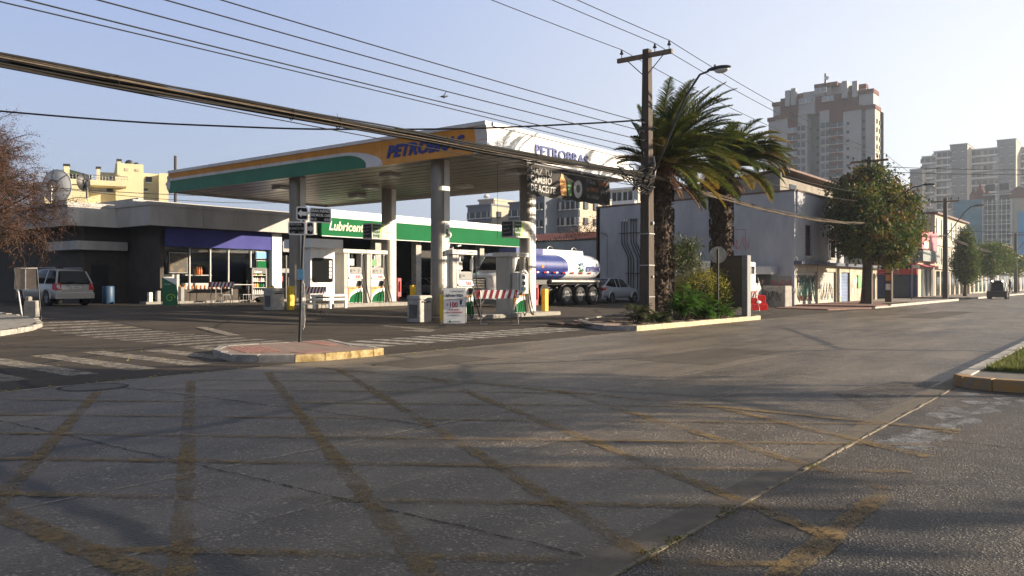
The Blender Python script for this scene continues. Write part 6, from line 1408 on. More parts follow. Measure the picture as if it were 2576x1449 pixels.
# ================================================================== bushes and trees
def leafcard(b,p,s,rg,m,flat=.5):
    a,e = rg.uniform(0,6.28),rg.uniform(-1.2,1.2); u = Vector((math.cos(a)*math.cos(e),math.sin(a)*math.cos(e),math.sin(e))); v = u.cross(Vector((rg.gauss(0,1),rg.gauss(0,1),rg.gauss(0,1))))
    if v.length < 1e-3: return
    v.normalize(); v *= s*flat*.5; u = u*s
    b.add([p,p+u*.5+v,p+u,p+u*.5-v],[(0,1,2,3)],m)
def tree(name,label,cat,x,y,z0,trunk_h,lobes,nleaf,size,mats,weights,seed=1,tr=.2,group=None,branches=10,flat=.5,hollow=.35,clump=18,trunkmat='trunk',spread=.28,lean=(0,0),zfac=None):
    rg = random.Random(seed); o = thing(name,label,cat,(x,y,z0),0,group); top = Vector((x+lean[0],y+lean[1],z0+trunk_h))
    b = MB(); b.tube([(x,y,z0-.05),(x,y,z0+.12),(x+lean[0]*.3,y+lean[1]*.3,z0+trunk_h*.35),tuple(top)],[tr*1.9,tr*1.25,tr,tr*.75],10)
    for i in range(branches):
        c,r = lobes[i%len(lobes)]; d = Vector(c)+Vector((rg.uniform(-.6,.6)*r[0],rg.uniform(-.6,.6)*r[1],rg.uniform(-.3,.7)*r[2])); m_ = top.lerp(d,.45)+Vector((rg.uniform(-.2,.2),rg.uniform(-.2,.2),.15)); b.tube([top-Vector((0,0,trunk_h*.15)),m_,d],[tr*.5,tr*.28,tr*.08],6)
        for j in range(3): e = m_.lerp(d,rg.random())+Vector((rg.gauss(0,.3)*r[0],rg.gauss(0,.3)*r[1],rg.gauss(0,.3)*r[2])); b.tube([m_.lerp(d,.3),e],[tr*.15,tr*.03],4)
    b.build('trunk',M[trunkmat],o,True)
    b = MB(); tot = sum(r[0]*r[1]*r[2] for c,r in lobes)
    for c,r in lobes:
        nc = int(nleaf/clump*(r[0]*r[1]*r[2])/tot)
        for i in range(nc):
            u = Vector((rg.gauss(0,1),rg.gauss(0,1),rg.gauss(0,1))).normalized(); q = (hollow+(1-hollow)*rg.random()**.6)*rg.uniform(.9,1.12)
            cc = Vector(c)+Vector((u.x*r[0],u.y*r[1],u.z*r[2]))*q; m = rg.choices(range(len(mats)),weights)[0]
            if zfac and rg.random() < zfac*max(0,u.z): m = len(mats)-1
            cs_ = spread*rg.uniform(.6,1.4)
            for k in range(clump): 
                leafcard(b,cc+Vector((rg.gauss(0,cs_),rg.gauss(0,cs_),rg.gauss(0,cs_*.8))),size*rg.uniform(.7,1.3),rg,m if rg.random()<.85 else rg.randrange(len(mats)),flat)
    b.build('crown',[M[m] for m in mats],o,True); return o
# street tree (orange-tinged)
L0 = [((48.9,13.2,4.6),(.8,.9,.6)),((54.4,12.4,5.6),(.7,.9,.6)),((50.6,12.6,7.9),(.8,.8,.5)),((53.0,12.2,2.7),(.9,.9,.5)),((49.4,12.9,6.0),(1.3,1.5,1.0)),((53.4,12.6,6.6),(1.3,1.4,1.1)),((51.8,12.8,7.7),(1.1,1.2,.7)),((54.2,11.8,4.3),(1.1,1.2,1.0)),((51.6,13.2,5.1),(2.3,2.3,1.9)),((50.9,12.4,4.2),(2.2,2.1,1.5)),((52.6,12.6,4.4),(2.2,2.1,1.6)),((51.2,13.6,6.7),(1.7,1.7,1.3)),((52.4,12.2,6.2),(1.7,1.7,1.3)),((50.2,13.4,5.4),(1.6,1.7,1.4)),((53.8,11.9,5.2),(1.6,1.5,1.5)),((53.2,12.4,3.5),(1.3,1.3,.9)),((49.9,13.6,3.4),(1.0,1.2,.7)),((52.0,11.6,3.2),(1.3,1.2,.8))]
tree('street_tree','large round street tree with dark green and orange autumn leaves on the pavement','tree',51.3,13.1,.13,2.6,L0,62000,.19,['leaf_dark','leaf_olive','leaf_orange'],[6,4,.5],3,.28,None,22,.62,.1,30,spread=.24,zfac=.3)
# avenue trees farther on
tree('street_tree','narrow bright green tree with twin trunks beyond the third pole','tree',85,13.1,.13,1.6,[((85,13.1,3.2),(1.15,1.15,1.7)),((85,13.1,5.0),(.9,.9,1.5)),((85.5,13,2.4),(1.0,1.0,1.2))],15000,.17,['leaf_dark','leaf_olive','leaf_green'],[6,3,1],5,.14,None,8,.6,.2,14,spread=.2)
tree('street_tree','broad drooping green tree behind the loader','tree',101,13.0,.13,2.2,[((101,13,4.3),(2.3,1.6,1.4)),((103,12.4,3.8),(1.8,1.5,1.4)),((99.3,13.2,3.2),(1.3,1.3,1.3))],16000,.22,['leaf_dark','leaf_olive','leaf_green'],[6,3,1],6,.2,None,8,.5,.2,14,spread=.25)
tree('street_tree','small far tree at the end of the avenue, left of the last pole','tree',128,13.5,.13,2,[((128,13.5,3.6),(2,1.6,1.4))],2500,.25,['leaf_dark','leaf_olive','leaf_green'],[5,3,1],7,.2,None,5,.5,.2,12)
# planting bed
def shrub(label,name,x,y,z0,r,h,n,size,mats,w,seed,flat=.5,stems=14,spread=.10,upright=0,tips=None):
    rg = random.Random(seed); o = thing(name,label,'shrub',(x,y,z0)); b = MB(); S_ = []
    for i in range(stems):
        a = rg.uniform(0,6.28); q = r*rg.uniform(.2,1); e = Vector((x+q*math.cos(a),y+q*math.sin(a),z0+h*rg.uniform(.55,1)*(1-.35*(q/r)**2))); m_ = Vector((x,y,z0)).lerp(e,.5)+Vector((0,0,h*.12)); b.tube([(x+.1*math.cos(a),y+.1*math.sin(a),z0),m_,e],[.02,.014,.006],5); S_.append((m_,e))
    b.build('stems',M['twig'],o,True); b = MB()
    for i in range(n//12):
        m_,e = rg.choice(S_); a = rg.uniform(0,6.28); ph = rg.random(); u = Vector((r*math.sqrt(rg.random())*math.cos(a),r*math.sqrt(rg.random())*math.sin(a),0)); q = u.length/r
        c_ = Vector((x,y,z0))+u+Vector((0,0,h*(.06+ (1-.4*q*q-.06)*ph**.75))); top = ph > .72
        m = (len(mats)-1 if (tips and top and rg.random()<tips) else rg.choices(range(len(mats)),w)[0])
        for k in range(12):
            leafcard(b,c_+Vector((rg.gauss(0,spread),rg.gauss(0,spread),rg.gauss(0,spread*(1+upright)))),size*rg.uniform(.7,1.3),rg,m,flat)
    b.build('foliage',[M[m] for m in mats],o,True); return o
def pinnate(label,x,y,z0,stems,h,seed,mats=('leaf_green','leaf_dark'),Lf=.75,name='fern_shrub'):
    rg = random.Random(seed); o = thing(name,label,'shrub',(x,y,z0)); b = MB(); s_ = MB()
    for i in range(stems):
        a = rg.uniform(0,6.28); q = rg.uniform(0,.75)*h*.5; p0 = Vector((x+q*math.cos(a),y+q*math.sin(a),z0)); p1_ = p0+Vector((rg.uniform(-.15,.15),rg.uniform(-.15,.15),h*rg.uniform(.3,.85))); s_.tube([p0,p1_],[.018,.01],5)
        for j in range(7):
            az = rg.uniform(0,6.28); el = rg.uniform(-.1,.9); L_ = Lf*rg.uniform(.6,1.1); P = []; p = p1_.lerp(p0,rg.uniform(0,.4)); m = 0 if rg.random()<.7 else 1
            for k in range(11): P.append(p.copy()); e = el-1.1*(k/10)**1.3; p = p+Vector((math.cos(az)*math.cos(e),math.sin(az)*math.cos(e),math.sin(e)))*(L_/10)
            sd_ = Vector((-math.sin(az),math.cos(az),0))
            for k in range(1,11):
                t = (P[k]-P[k-1]).normalized()
                for s in (-1,1):
                    ll = .17*math.sin(math.pi*min(1,k/11+.15))*rg.uniform(.8,1.1); d = (sd_*s+t*.35-Vector((0,0,.25))).normalized(); w = t*.026; b.add([P[k],P[k]+d*ll*.5+w,P[k]+d*ll,P[k]+d*ll*.5-w],[(0,1,2,3)],m)
    s_.build('stems',M['twig'],o,True); b.build('foliage',[M[m] for m in mats],o,True); return o
pinnate('bright green feather-leaved shrub at the foot of the near palm',25.3,12.3,.1,16,1.0,2)
pinnate('bright green feather-leaved shrub between the near palm and the yellow bush',26.4,12.6,.1,20,1.35,3)
pinnate('low green feathery plant in front of the yellow-tipped bush',27.3,12.0,.1,13,.8,4)
pinnate('small green feathery plant near the round sign post',26.0,11.85,.1,10,.55,5,Lf=.6)
pinnate('low dark fern-like plant left of the utility pole',22.3,12.4,.1,9,.55,6,('leaf_grey','leaf_dark'),.65)
pinnate('low dark fern-like plant right at the utility pole base',23.3,12.1,.1,6,.35,7,('leaf_grey','leaf_dark'),.5)
shrub('rounded bush with bright yellow tips in the middle of the planted bed','yellow_bush',28.6,13.2,.1,1.15,1.95,16000,.055,['leaf_dark','leaf_olive','leaf_yellow'],[2,3,3],8,.6,26,.08,.9,.9)
tree('oleander','thin-stemmed oleander with sparse grey-green leaves between the two palms','small tree',26.3,13.6,.1,1.3,[((26.7,13.6,2.25),(.85,.75,.55)),((26.3,13.7,2.75),(.55,.5,.45)),((27.4,13.2,2.65),(.65,.5,.4)),((27.6,13.3,2.1),(.6,.6,.35)),((26.1,13.6,1.9),(.5,.5,.4))],7500,.15,['leaf_grey','leaf_dark'],[3,2],9,.045,None,14,.22,.0,9,'twig',.10)
shrub('low green shrub beside the foot of the grey panel','green_shrub',29.2,12.6,.1,.35,.35,900,.07,['leaf_green','leaf_dark'],[2,1],10,.5,6)
# bare red-brown weeping shrub at far left
def bare_tree():
    rg = random.Random(31); X,Y = PT(-88,24); o = thing('bare_tree','nearly bare red-brown weeping tree leaning in from the left edge','tree',(X,Y,.3)); b = MB(); tips = []
    tr0 = Vector((X-.6,Y+.8,.3)); b.tube([tr0,tr0+Vector((.1,0,1.6)),tr0+Vector((.3,-.1,2.8))],[.22,.17,.13],9)
    top = tr0+Vector((.3,-.1,2.9))
    def grow(p,d,L,r,lv):
        P = [p]; q = p; n = 5
        for i in range(n): d = (d+Vector((rg.gauss(0,.16),rg.gauss(0,.16),rg.gauss(0,.12)-(.05 if lv>1 else 0)))).normalized(); q = q+d*L/n; P.append(q)
        b.tube(P,[r*(1-.6*i/n) for i in range(n+1)],5 if lv<2 else 3,0,False)
        if lv >= 4: tips.extend(P[1:]); return
        for k in range((6,6,6,5)[lv]): 
            s = rg.randrange(1,n+1); e = (d+Vector((rg.gauss(0,.65),rg.gauss(0,.65),rg.gauss(0,.5)))).normalized(); grow(P[s],e,L*rg.uniform(.5,.72),r*.45,lv+1)
    for k in range(17):
        a = R(-52+rg.uniform(-85,85)) if k%4 else rg.uniform(0,6.28); grow(top,Vector((math.cos(a)*.62,math.sin(a)*.62,rg.uniform(.0,1.9))).normalized(),2.0,.075,0)
    b.build('trunk',M['twig'],o,True); b = MB()
    for p in tips:
        for j in range(2):
            if rg.random() < .32: leafcard(b,p+Vector((rg.gauss(0,.05),rg.gauss(0,.05),rg.gauss(0,.06))),rg.uniform(.035,.075),rg,0,.35)
    b.build('crown',M['leaf_red'],o,True); return o
bare_tree()
for k,(px,t,sc) in enumerate(((1445,66,1),(1490,65,1.1),(1410,67,.8))):
    x,y = PT(px,t); tree('bare_shrub',['sparse red-leaved tree behind the low wall, left one','sparse red-leaved tree behind the low wall next to the tall block','thin bare tree behind the low wall near the column'][k],'tree',x,y,.3,3.2,[((x,y,4.9*sc),(1.6,1.6,1.3*sc))],900,.13,['leaf_red','leaf_orange'],[3,1],20+k,.07,None,18,.5,.1,5,'twig',.3)

# ================================================================== neighbours along the avenue
rc = thing('red_corner_shop','red and grey corner shop with a pink billboard on its upper floor','shop',(79.3,16,.13))
b = MB(); b.box(79.3,86.4,15.9,24,.1,4.3); b.box(79.3,86.4,16.3,24,4.3,5.9); b.build('wall',M['stucco_warm'],rc,True)
b = MB(); b.box(79.18,79.3,15.95,19.6,.1,2.1); b.build('navy_base',M['navy'],rc,True); MB().box(79.12,79.18,16.7,18.4,.12,2.0).build('roller_shutter',M['roller_dark'],rc,True)
sb = MB().box(79.05,79.3,15.95,19.6,2.12,3.15).build('red_sign',M['sign_red'],rc,True); text('www.lima',.42,M['white'],sb,(79.04,19.1,2.55),(0,-1,0),bold=.006); text('sanitarios y ceramicas',.18,M['banner_grey'],sb,(79.04,19.0,2.25),(0,-1,0))
b = MB(); b.box(78.8,79.3,15.4,19.6,3.3,4.28); b.box(79.3,86.4,15.4,15.9,3.3,4.28); fb = b.build('grey_fascia',M['fascia_grey'],rc,True)
bb = MB().box(78.75,78.8,15.7,18.8,3.6,3.95).build('black_board',M['black'],fb,True); text('CERAMICAS Y PORCELANATOS',.2,M['banner_grey'],bb,(78.74,18.7,3.68),(0,-1,0),sx=.9)
MB().box(79.1,79.3,15.9,19.6,4.4,6.1).build('billboard',M['sign_red'],rc,True); pk = MB().box(79.3,86.2,15.6,15.75,4.4,6.1).build('billboard',M['pink'],rc,True)
b = MB(); b.add([(80.2,15.59,4.5),(83.2,15.59,4.5),(82.0,15.59,5.3)],[(0,1,2)]); b.build('picture',M['cream'],pk,True); MB().box(80.0,80.9,15.57,15.59,4.5,5.1).build('picture_panel',M['white'],pk,True)
for x0,x1 in ((80.6,81.8),(82.4,83.1),(84.2,85.6)): MB().box(x0,x1,15.82,15.9,.15,2.6).build('doorway',M['black'],rc,True)
b = MB(); b.ext([(79.3,15.9,2.95),(79.3,15.2,2.8),(79.3,15.9,3.05)],(7,0,0)); b.build('awning',M['pink'],rc,True)
ts = thing('three_storey_house','narrow cream three-storey house with tall windows beyond the red shop','house',(95,18,.13))
b = MB(); b.box(86.6,104,15.9,26,.1,8.0); b.build('wall',M['stucco_warm'],ts,True); MB().box(86.4,104.2,15.6,26,8.0,8.18).build('roof_edge',M['brown_trim'],ts,True)
b = MB(); b.box(86.6,104,15.75,15.9,5.0,5.6); b.box(86.6,104,15.6,15.9,2.7,3.0); b.build('ledge',M['light_concrete'],ts,True)
for z0,z1 in ((5.75,7.6),(3.2,4.8),(.15,2.5)):
    for x in (87.2,89.6,92.2,94.8,97.4,100.2,102.4):
        w_ = MB().box(x,x+1.5,15.84,15.895,z0,z1).build('window',M['glass_dark'] if z0<3 else M['glass_light'],ts,True)
        if z0 > 3: MB().box(x+.1,x+.7,15.82,15.84,z0,z1).build('curtain',M['curtain'],w_,True)
rg = random.Random(40); x = 106; LAB = ['low cream house just beyond the three-storey house','pale single-storey shop with a shaded front behind the broad tree','cream two-storey house with a flat roof past the broad tree','low white shop beside the last utility pole','grey low house at the far right edge','far pale house at the end of the avenue','farthest low building at the end of the avenue','last grey house visible down the avenue']
for k in range(8):
    w = rg.uniform(10,16); h = rg.choice([3.8,4.4,5.6,6.6,5.0]); h = [4.0,4.6,6.6,5.6,5.2,6.0,4.8,5.5][k]; o = thing('avenue_house',LAB[k],'house',(x+w/2,18,.13))
    MB().box(x,x+w-.4,15.9+rg.uniform(-.05,.3),24,.1,h).build('wall',M[['stucco_warm','stucco','light_concrete'][k%3]],o,True); MB().box(x-.1,x+w-.3,15.6,24,h,h+.18).build('roof_edge',M['brown_trim'],o,True)
    MB().box(x+.2,x+w-.6,15.2,15.88,2.6,2.75).build('canopy',M['mid_grey'],o,True)
    for j in range(int(w/3)): MB().box(x+.8+3*j,x+2.6+3*j,15.84,15.89,.3,2.4).build('doorway',M['glass_dark'],o,True)
    if h > 5:
        for j in range(int(w/3)): MB().box(x+1+3*j,x+2.4+3*j,15.84,15.89,3.4,4.8).build('window',M['glass_far'],o,True)
    x += w
# person at the far right
def person(x,y,z,rz,label,cloth,h=1.6):
    o = thing('person',label,'person',(x,y,z),rz); s = h/1.7; me = bpy.data.meshes.new('body')
    J = [(0,0,.95),(0,0,1.2),(0,0,1.42),(0,0,1.5),(0,.02,1.6),(0,.03,1.68), (.09,0,.9),(.11,.04,.5),(.11,-.02,.06),(.11,.1,.03), (-.09,0,.9),(-.11,-.12,.5),(-.11,-.28,.12),(-.11,-.2,.05), (.18,0,1.4),(.23,-.06,1.13),(.23,.08,.9),(.23,.12,.82), (-.18,0,1.4),(-.23,.05,1.13),(-.22,.16,.92),(-.22,.2,.84)]
    Rr = [.15,.15,.13,.055,.09,.085,.09,.065,.045,.035,.09,.065,.045,.035,.06,.045,.035,.03,.06,.045,.035,.03]
    Ed = [(0,1),(1,2),(2,3),(3,4),(4,5),(0,6),(6,7),(7,8),(8,9),(0,10),(10,11),(11,12),(12,13),(2,14),(14,15),(15,16),(16,17),(2,18),(18,19),(19,20),(20,21)]
    me.from_pydata([tuple(c*s for c in p) for p in J],Ed,[]); me.materials.append(M[cloth]); ob = bpy.data.objects.new('body',me); COL.objects.link(ob); ob.parent = o
    sk_ = ob.modifiers.new('skin','SKIN'); 
    if not me.skin_vertices: me.attributes
    bpy.context.view_layer.objects.active = ob
    sv = me.skin_vertices[0].data if me.skin_vertices else None
    if sv:
        for i,v in enumerate(sv): v.radius = (Rr[i]*s,Rr[i]*s); v.use_root = (i==0)
    ob.modifiers.new('sub','SUBSURF').levels = 1
    MB().ball((0,.0,1.66*s),.10,.11,.09).build('hair',M['black'],o); MB().ball((0,.07*s,1.6*s),.065,.05,.08).build('face',M['skin'],o)
    return o
try: person(110.5,12.4,.14,R(40),'person in dark clothes walking on the pavement at the far right edge','cloth_dark')
except Exception as e: print('person',e)

# ================================================================== tall buildings behind
def tower(name,label,X,Y,X2,Y2,h,m,z0=0):
    o = thing(name,label,'apartment building',((X+X2)/2,(Y+Y2)/2,0)); o['group'] = o.get('group','') ; del o['group']
    return o
def win_grid(o,mesh,pts,name='window'):
    for p in pts:
        w_ = bpy.data.objects.new(name,mesh); COL.objects.link(w_); w_.parent = o; w_.location = Vector(p)-Vector(o.location); ORIG[w_.name] = ORIG[o.name]
def wmesh(w,h,axis,m,t=.25,frame=True):
    b = MB()
    if axis == 'x':   # on a face looking to -X: width along Y
        b.box(-t,0,-w/2,w/2,0,h,0)
        if frame: b.box(-t-.06,-t,-.05,.05,0,h,1); b.box(-t-.1,-t+.1,-w/2-.1,w/2+.1,-.15,0,1)
    else:
        b.box(-w/2,w/2,-t,0,0,h,0)
        if frame: b.box(-.05,.05,-t-.06,-t,0,h,1)
    me = bpy.data.meshes.new('window'); me.from_pydata(b.v,[],b.f); me.materials.append(M[m]); me.materials.append(M['tower_light']); me.polygons.foreach_set('material_index',b.m); return me
# brown and white tower
X0,Y0,Y1,X1 = 244.,60.,90.5,253.5
tw = thing('apartment_tower','tall white and brown apartment tower with stepped penthouses above the street tree','apartment tower',(248,75,0))
yy = lambda px: atX(px,X0)[0]
zz_ = lambda py,px: ZT(py,atX(px,X0)[1])
D2 = lambda zx: (3000+zx/2.899)/1.59006
D2y = lambda zy: (250+zy/2.899)/1.59006
def band(xa,xb,ytop,dx,m,name='wall',zbot=0):
    pa,pb = D2(xa),D2(xb); ya,yb = yy(pb),yy(pa); zt = zz_(D2y(ytop),(pa+pb)/2); return MB().box(X0-dx,X0+6,ya,yb,zbot,zt).build(name,M[m],tw,True)
band(215,430,650,0,'tower_white'); band(430,556,610,-.6,'tower_brown'); band(555,662,590,.0,'tower_white'); band(660,812,560,-4,'tower_grey'); band(810,916,560,.3,'tower_white'); band(914,1082,540,-.5,'tower_brown'); band(1080,1290,540,0,'tower_white'); band(1290,1340,540,-.8,'tower_grey'); band(1340,1450,540,0,'tower_white')
MB().box(X0+5.5,X1,Y0,Y1,0,zz_(D2y(560),2100)).build('wall',M['tower_white'],tw,True); MB().box(X0+.2,X1,Y0,Y0+1,0,zz_(D2y(520),2201)).build('wall',M['tower_beige'],tw,True)
band(255,350,465,-1,'tower_white',zbot=51.2); band(345,575,400,-.6,'tower_brown',zbot=51.2); band(570,750,415,.4,'tower_white',zbot=51.2); band(748,1085,370,-.8,'tower_brown',zbot=51.2); band(1085,1262,320,-1.2,'tower_brown',zbot=51.2); band(1258,1425,320,-.6,'tower_white',zbot=51.2)
band(385,570,360,-3,'tower_white',zbot=53); band(570,740,315,-3,'tower_white',zbot=53); band(733,905,235,-2,'tower_white',zbot=53); band(905,1090,205,-4,'tower_white',zbot=53); band(1085,1300,240,-4,'tower_white',zbot=53)
for xa,xb,yt,dx in ((215,290,650,.3),(255,350,465,-.7),(385,570,360,-2.7),(733,985,235,-1.7),(1115,1300,240,-3.7),(1258,1425,320,-.3),(1308,1450,505,.3),(1080,1300,520,.3),(300,430,620,.3)):
    pa,pb = D2(xa),D2(xb); zt = zz_(D2y(yt),(pa+pb)/2); MB().box(X0-dx-.25,X0+6,yy(pb)-.2,yy(pa)+.2,zt-.9,zt+.25).build('cornice',M['tower_brown'],tw,True)
for xa,yt in ((435,325),(503,300),(1096,215),(1216,215)):
    pa = D2(xa); y_ = yy(pa); MB().box(X0-.2,X0+1.2,y_-.7,y_+.7,54.5,zz_(D2y(yt),pa)).build('chimney',M['tower_white'],tw,True)
MB().cyl((X0+1,yy(D2(862)),56),(X0+1,yy(D2(862)),zz_(D2y(120),D2(862))),.35,.3,8).build('flue',M['dark_metal'],tw,True)
b = MB(); c_ = Vector((X0-1,yy(D2(902)),zz_(D2y(188),D2(902)))); b.cyl(c_,c_+Vector((.2,0,0)),.6,.55,16); b.build('dish',M['tower_light'],tw,True)
fl_ = 2.36; wA = wmesh(2.4,1.6,'x','glass_far'); wB = wmesh(3.4,1.4,'x','glass_light'); wS = wmesh(.7,.8,'x','glass_dark',frame=False); wZ = wmesh(.7,1.3,'y','glass_far',frame=False); wV = wmesh(3.8,1.3,'x','glass_far')
wins_ = []
for k in range(13):
    z = 46.5-k*fl_*1.02
    if z < 14: break
    win_grid(tw,wV if k%3 else wB,[(X0+.55,yy(D2(485)),z)]); win_grid(tw,wA,[(X0,yy(D2(593)),z-.1)]); win_grid(tw,wS,[(X0+3.9,yy(D2(738)),z)]); win_grid(tw,wA,[(X0-.3,yy(D2(880)),z)]); win_grid(tw,wV,[(X0+.45,yy(D2(1010)),z)]); win_grid(tw,wS,[(X0,yy(D2(1137)),z+.2)]); win_grid(tw,wS,[(X0+.7,yy(D2(1315)),z+.6)])
    for xx in (X0+1.8,X0+4.8): win_grid(tw,wZ,[(xx,Y0,z)])
for zx,zy in ((660,450),(915,425),(830,330)): win_grid(tw,wB,[(X0-.9,yy(D2(zx)),zz_(D2y(zy+25),D2(zx)))])
for k in range(12): MB().box(X0-.2,X0+.6,yy(D2(1080)),yy(D2(914)),45.4-k*fl_*1.02,46.2-k*fl_*1.02).build('balcony',M['tower_brown'],tw,True)
# generic slab block seen on its -X face
def block(name,label,pxa,pxb,pyt,t,m,depth=14,floors=None,ncol=5,fh=2.8,wm=('glass_far',),bands=None,side=None,zmin=3,win=(1.7,1.3),side_m=None,seed=1,group=None,lit_cols=2,maxw=95):
    x,yR = PT(pxb,t); k = (pxa-CX)/F; yL = atX(pxa,x)[0]; H = ZT(pyt,t); o = thing(name,label,'apartment building',(x+depth/2,(yR+yL)/2,0),0,group)
    MB().box(x,x+depth,yR,yL,0,H).build('wall',M[m],o,True)
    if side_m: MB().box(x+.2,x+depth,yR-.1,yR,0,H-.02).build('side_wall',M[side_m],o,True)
    MB().box(x-.2,x+depth,yR-.2,yL+.2,H,H+.35).build('roof_edge',M['tower_light'] if bands else M[m],o,True)
    rg = random.Random(seed); W_ = yL-yR; ms = [wmesh(win[0],win[1],'x',a) for a in wm]; my = wmesh(1.1,1.2,'y',wm[0],frame=False); z = H-fh; n = 0
    while z > zmin and n < maxw:
        for c in range(ncol):
            win_grid(o,rg.choice(ms),[(x,yR+W_*(c+.5)/ncol,z+.6)]); n += 1
        if lit_cols:
            for c in range(lit_cols): win_grid(o,my,[(x+depth*(c+.6)/(lit_cols+.4),yR-.1,z+.6)]); n += 1
        if bands: 
            for (ua,ub) in bands: MB().box(x-.8,x,yR+W_*ua,yR+W_*ub,z-.1,z+.55).build('balcony',M['tower_light'],o,True)
        z -= fh
    return o,x,yR,yL,H
# behind the lube bays
block('apartment_block','small beige apartment block with roof dishes, leftmost behind the lube building',1176,1235,517,150,'tower_grey',12,ncol=4,side_m='tower_beige',wm=('glass_far',),lit_cols=3,zmin=8,win=(1.3,1.1))
o,x,yR,yL,H = block('apartment_block','stair tower of beige flats rising above the small block behind the lube building',1205,1242,504,152,'tower_beige',10,ncol=1,side_m='tower_beige',zmin=14,win=(1,1))
b = MB(); b.cyl((x+1,yL-1,H),(x+1,yL-1,H+1.2),.1); b.cyl((x+1,yL-1,H+1),(x+.7,yL-1.1,H+1.2),.6,.1,10); b.build('roof_dish',M['tower_light'],o,True)
block('apartment_block','grey flats partly hidden behind the near right column',1281,1346,509,140,'tower_grey',12,ncol=4,wm=('glass_far',),zmin=8,lit_cols=0,win=(1.3,1.1))
block('apartment_block','large grey apartment block with many windows beyond the tanker',1368,1456,494,130,'tower_grey',10,ncol=7,wm=('glass_far','glass_light','glass_dark'),side_m='tower_beige',zmin=7,fh=2.55,lit_cols=3,win=(1.35,1.2))
block('apartment_block','dark stair block attached left of the large grey apartment block',1347,1370,491,129.5,'tower_grey',8,ncol=1,wm=('glass_dark',),zmin=9,lit_cols=0,win=(1,1))
o,x,yR,yL,H = block('apartment_block','sunlit beige apartment block with long balconies between banner and pole',1520,1602,474,150,'tower_beige',14,ncol=6,wm=('glass_light','glass_dark','glass_far'),side_m='tower_beige',zmin=9,fh=2.7,bands=((0,.9),),lit_cols=3,win=(1.9,1.6))
# hazy towers at the right
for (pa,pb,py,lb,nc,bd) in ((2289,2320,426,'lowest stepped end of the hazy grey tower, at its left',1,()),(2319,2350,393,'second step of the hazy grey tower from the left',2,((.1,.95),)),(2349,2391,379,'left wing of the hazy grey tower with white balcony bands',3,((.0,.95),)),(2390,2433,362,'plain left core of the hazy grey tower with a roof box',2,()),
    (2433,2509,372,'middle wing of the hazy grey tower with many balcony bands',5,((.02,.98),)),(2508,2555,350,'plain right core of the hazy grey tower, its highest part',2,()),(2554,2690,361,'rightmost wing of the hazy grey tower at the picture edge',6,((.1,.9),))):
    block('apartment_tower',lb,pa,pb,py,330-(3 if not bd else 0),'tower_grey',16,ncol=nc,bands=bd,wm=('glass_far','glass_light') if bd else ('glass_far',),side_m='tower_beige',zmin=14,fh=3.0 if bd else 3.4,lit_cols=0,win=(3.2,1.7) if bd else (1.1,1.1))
# construction building with net
x,yR = PT(2545,230); yL = atX(2400,x)[0]; H = ZT(505,230)
cb = thing('construction_building','hazy concrete building under scaffolding with blue safety nets and roof turrets','building',(x,(yL+yR)/2,0))
yM = atX(2474,x)[0]
MB().box(x,x+14,yR,yM,0,H).build('frame_wall',M['scaffold'],cb,True); MB().box(x-.6,x,yM,yL,0,ZT(497,230)).build('safety_net',M['blue_net'],cb,True); MB().box(x,x+14,yM,yL,0,ZT(500,230)).build('wall',M['tower_grey'],cb,True)
for px,py in ((2448,467),(2465,455),(2482,470)):
    y_ = atX(px,x)[0]; b = MB(); b.box(x-.3,x+2,y_-.9,y_+.9,H,ZT(py+18,230)); b.cyl((x+.8,y_,ZT(py+18,230)),(x+.8,y_,ZT(py,230)),1.1,.05,8); b.build('turret',M['tower_brown'],cb,True)
for k in range(9): 
    for py_ in (yR+(yM-yR)*.25,yR+(yM-yR)*.75): MB().box(x-.3,x,py_-1.2,py_+1.2,6+k*2.7,8+k*2.7).build('window_opening',M['glass_dark'],cb,True)
for k in range(7): y_ = yR+(yM-yR)*k/6; MB().box(x-1.2,x-1.1,y_-.08,y_+.08,0,H+.5).build('scaffold_pole',M['tower_light'],cb,True)
for k in range(9): MB().box(x-1.25,x-.7,yR,yM,4+k*2.8,4.15+k*2.8).build('scaffold_deck',M['tower_light'],cb,True)
x2,y2 = PT(2566,200); MB_ = MB().box(x2,x2+6,y2-14,y2+.5,0,ZT(563*0+532,200)); tag(MB_.build('netted_building',M['blue_bright']),'bright blue netted building cut by the right edge','building')
x3,y3 = PT(2530,235); o = thing('apartment_block','pale building with a sloped penthouse beside the scaffolded one, at the right edge','building',(x3,y3,0)); MB().box(x3,x3+12,y3-12,y3+1,0,ZT(500,235)).build('wall',M['tower_beige'],o,True); MB().ext([(x3-.5,y3+1,ZT(500,235)),(x3-.5,y3-11,ZT(500,235)),(x3-.5,y3-3,ZT(470,235))],(11,0,0)).build('roof',M['tower_brown'],o,True)
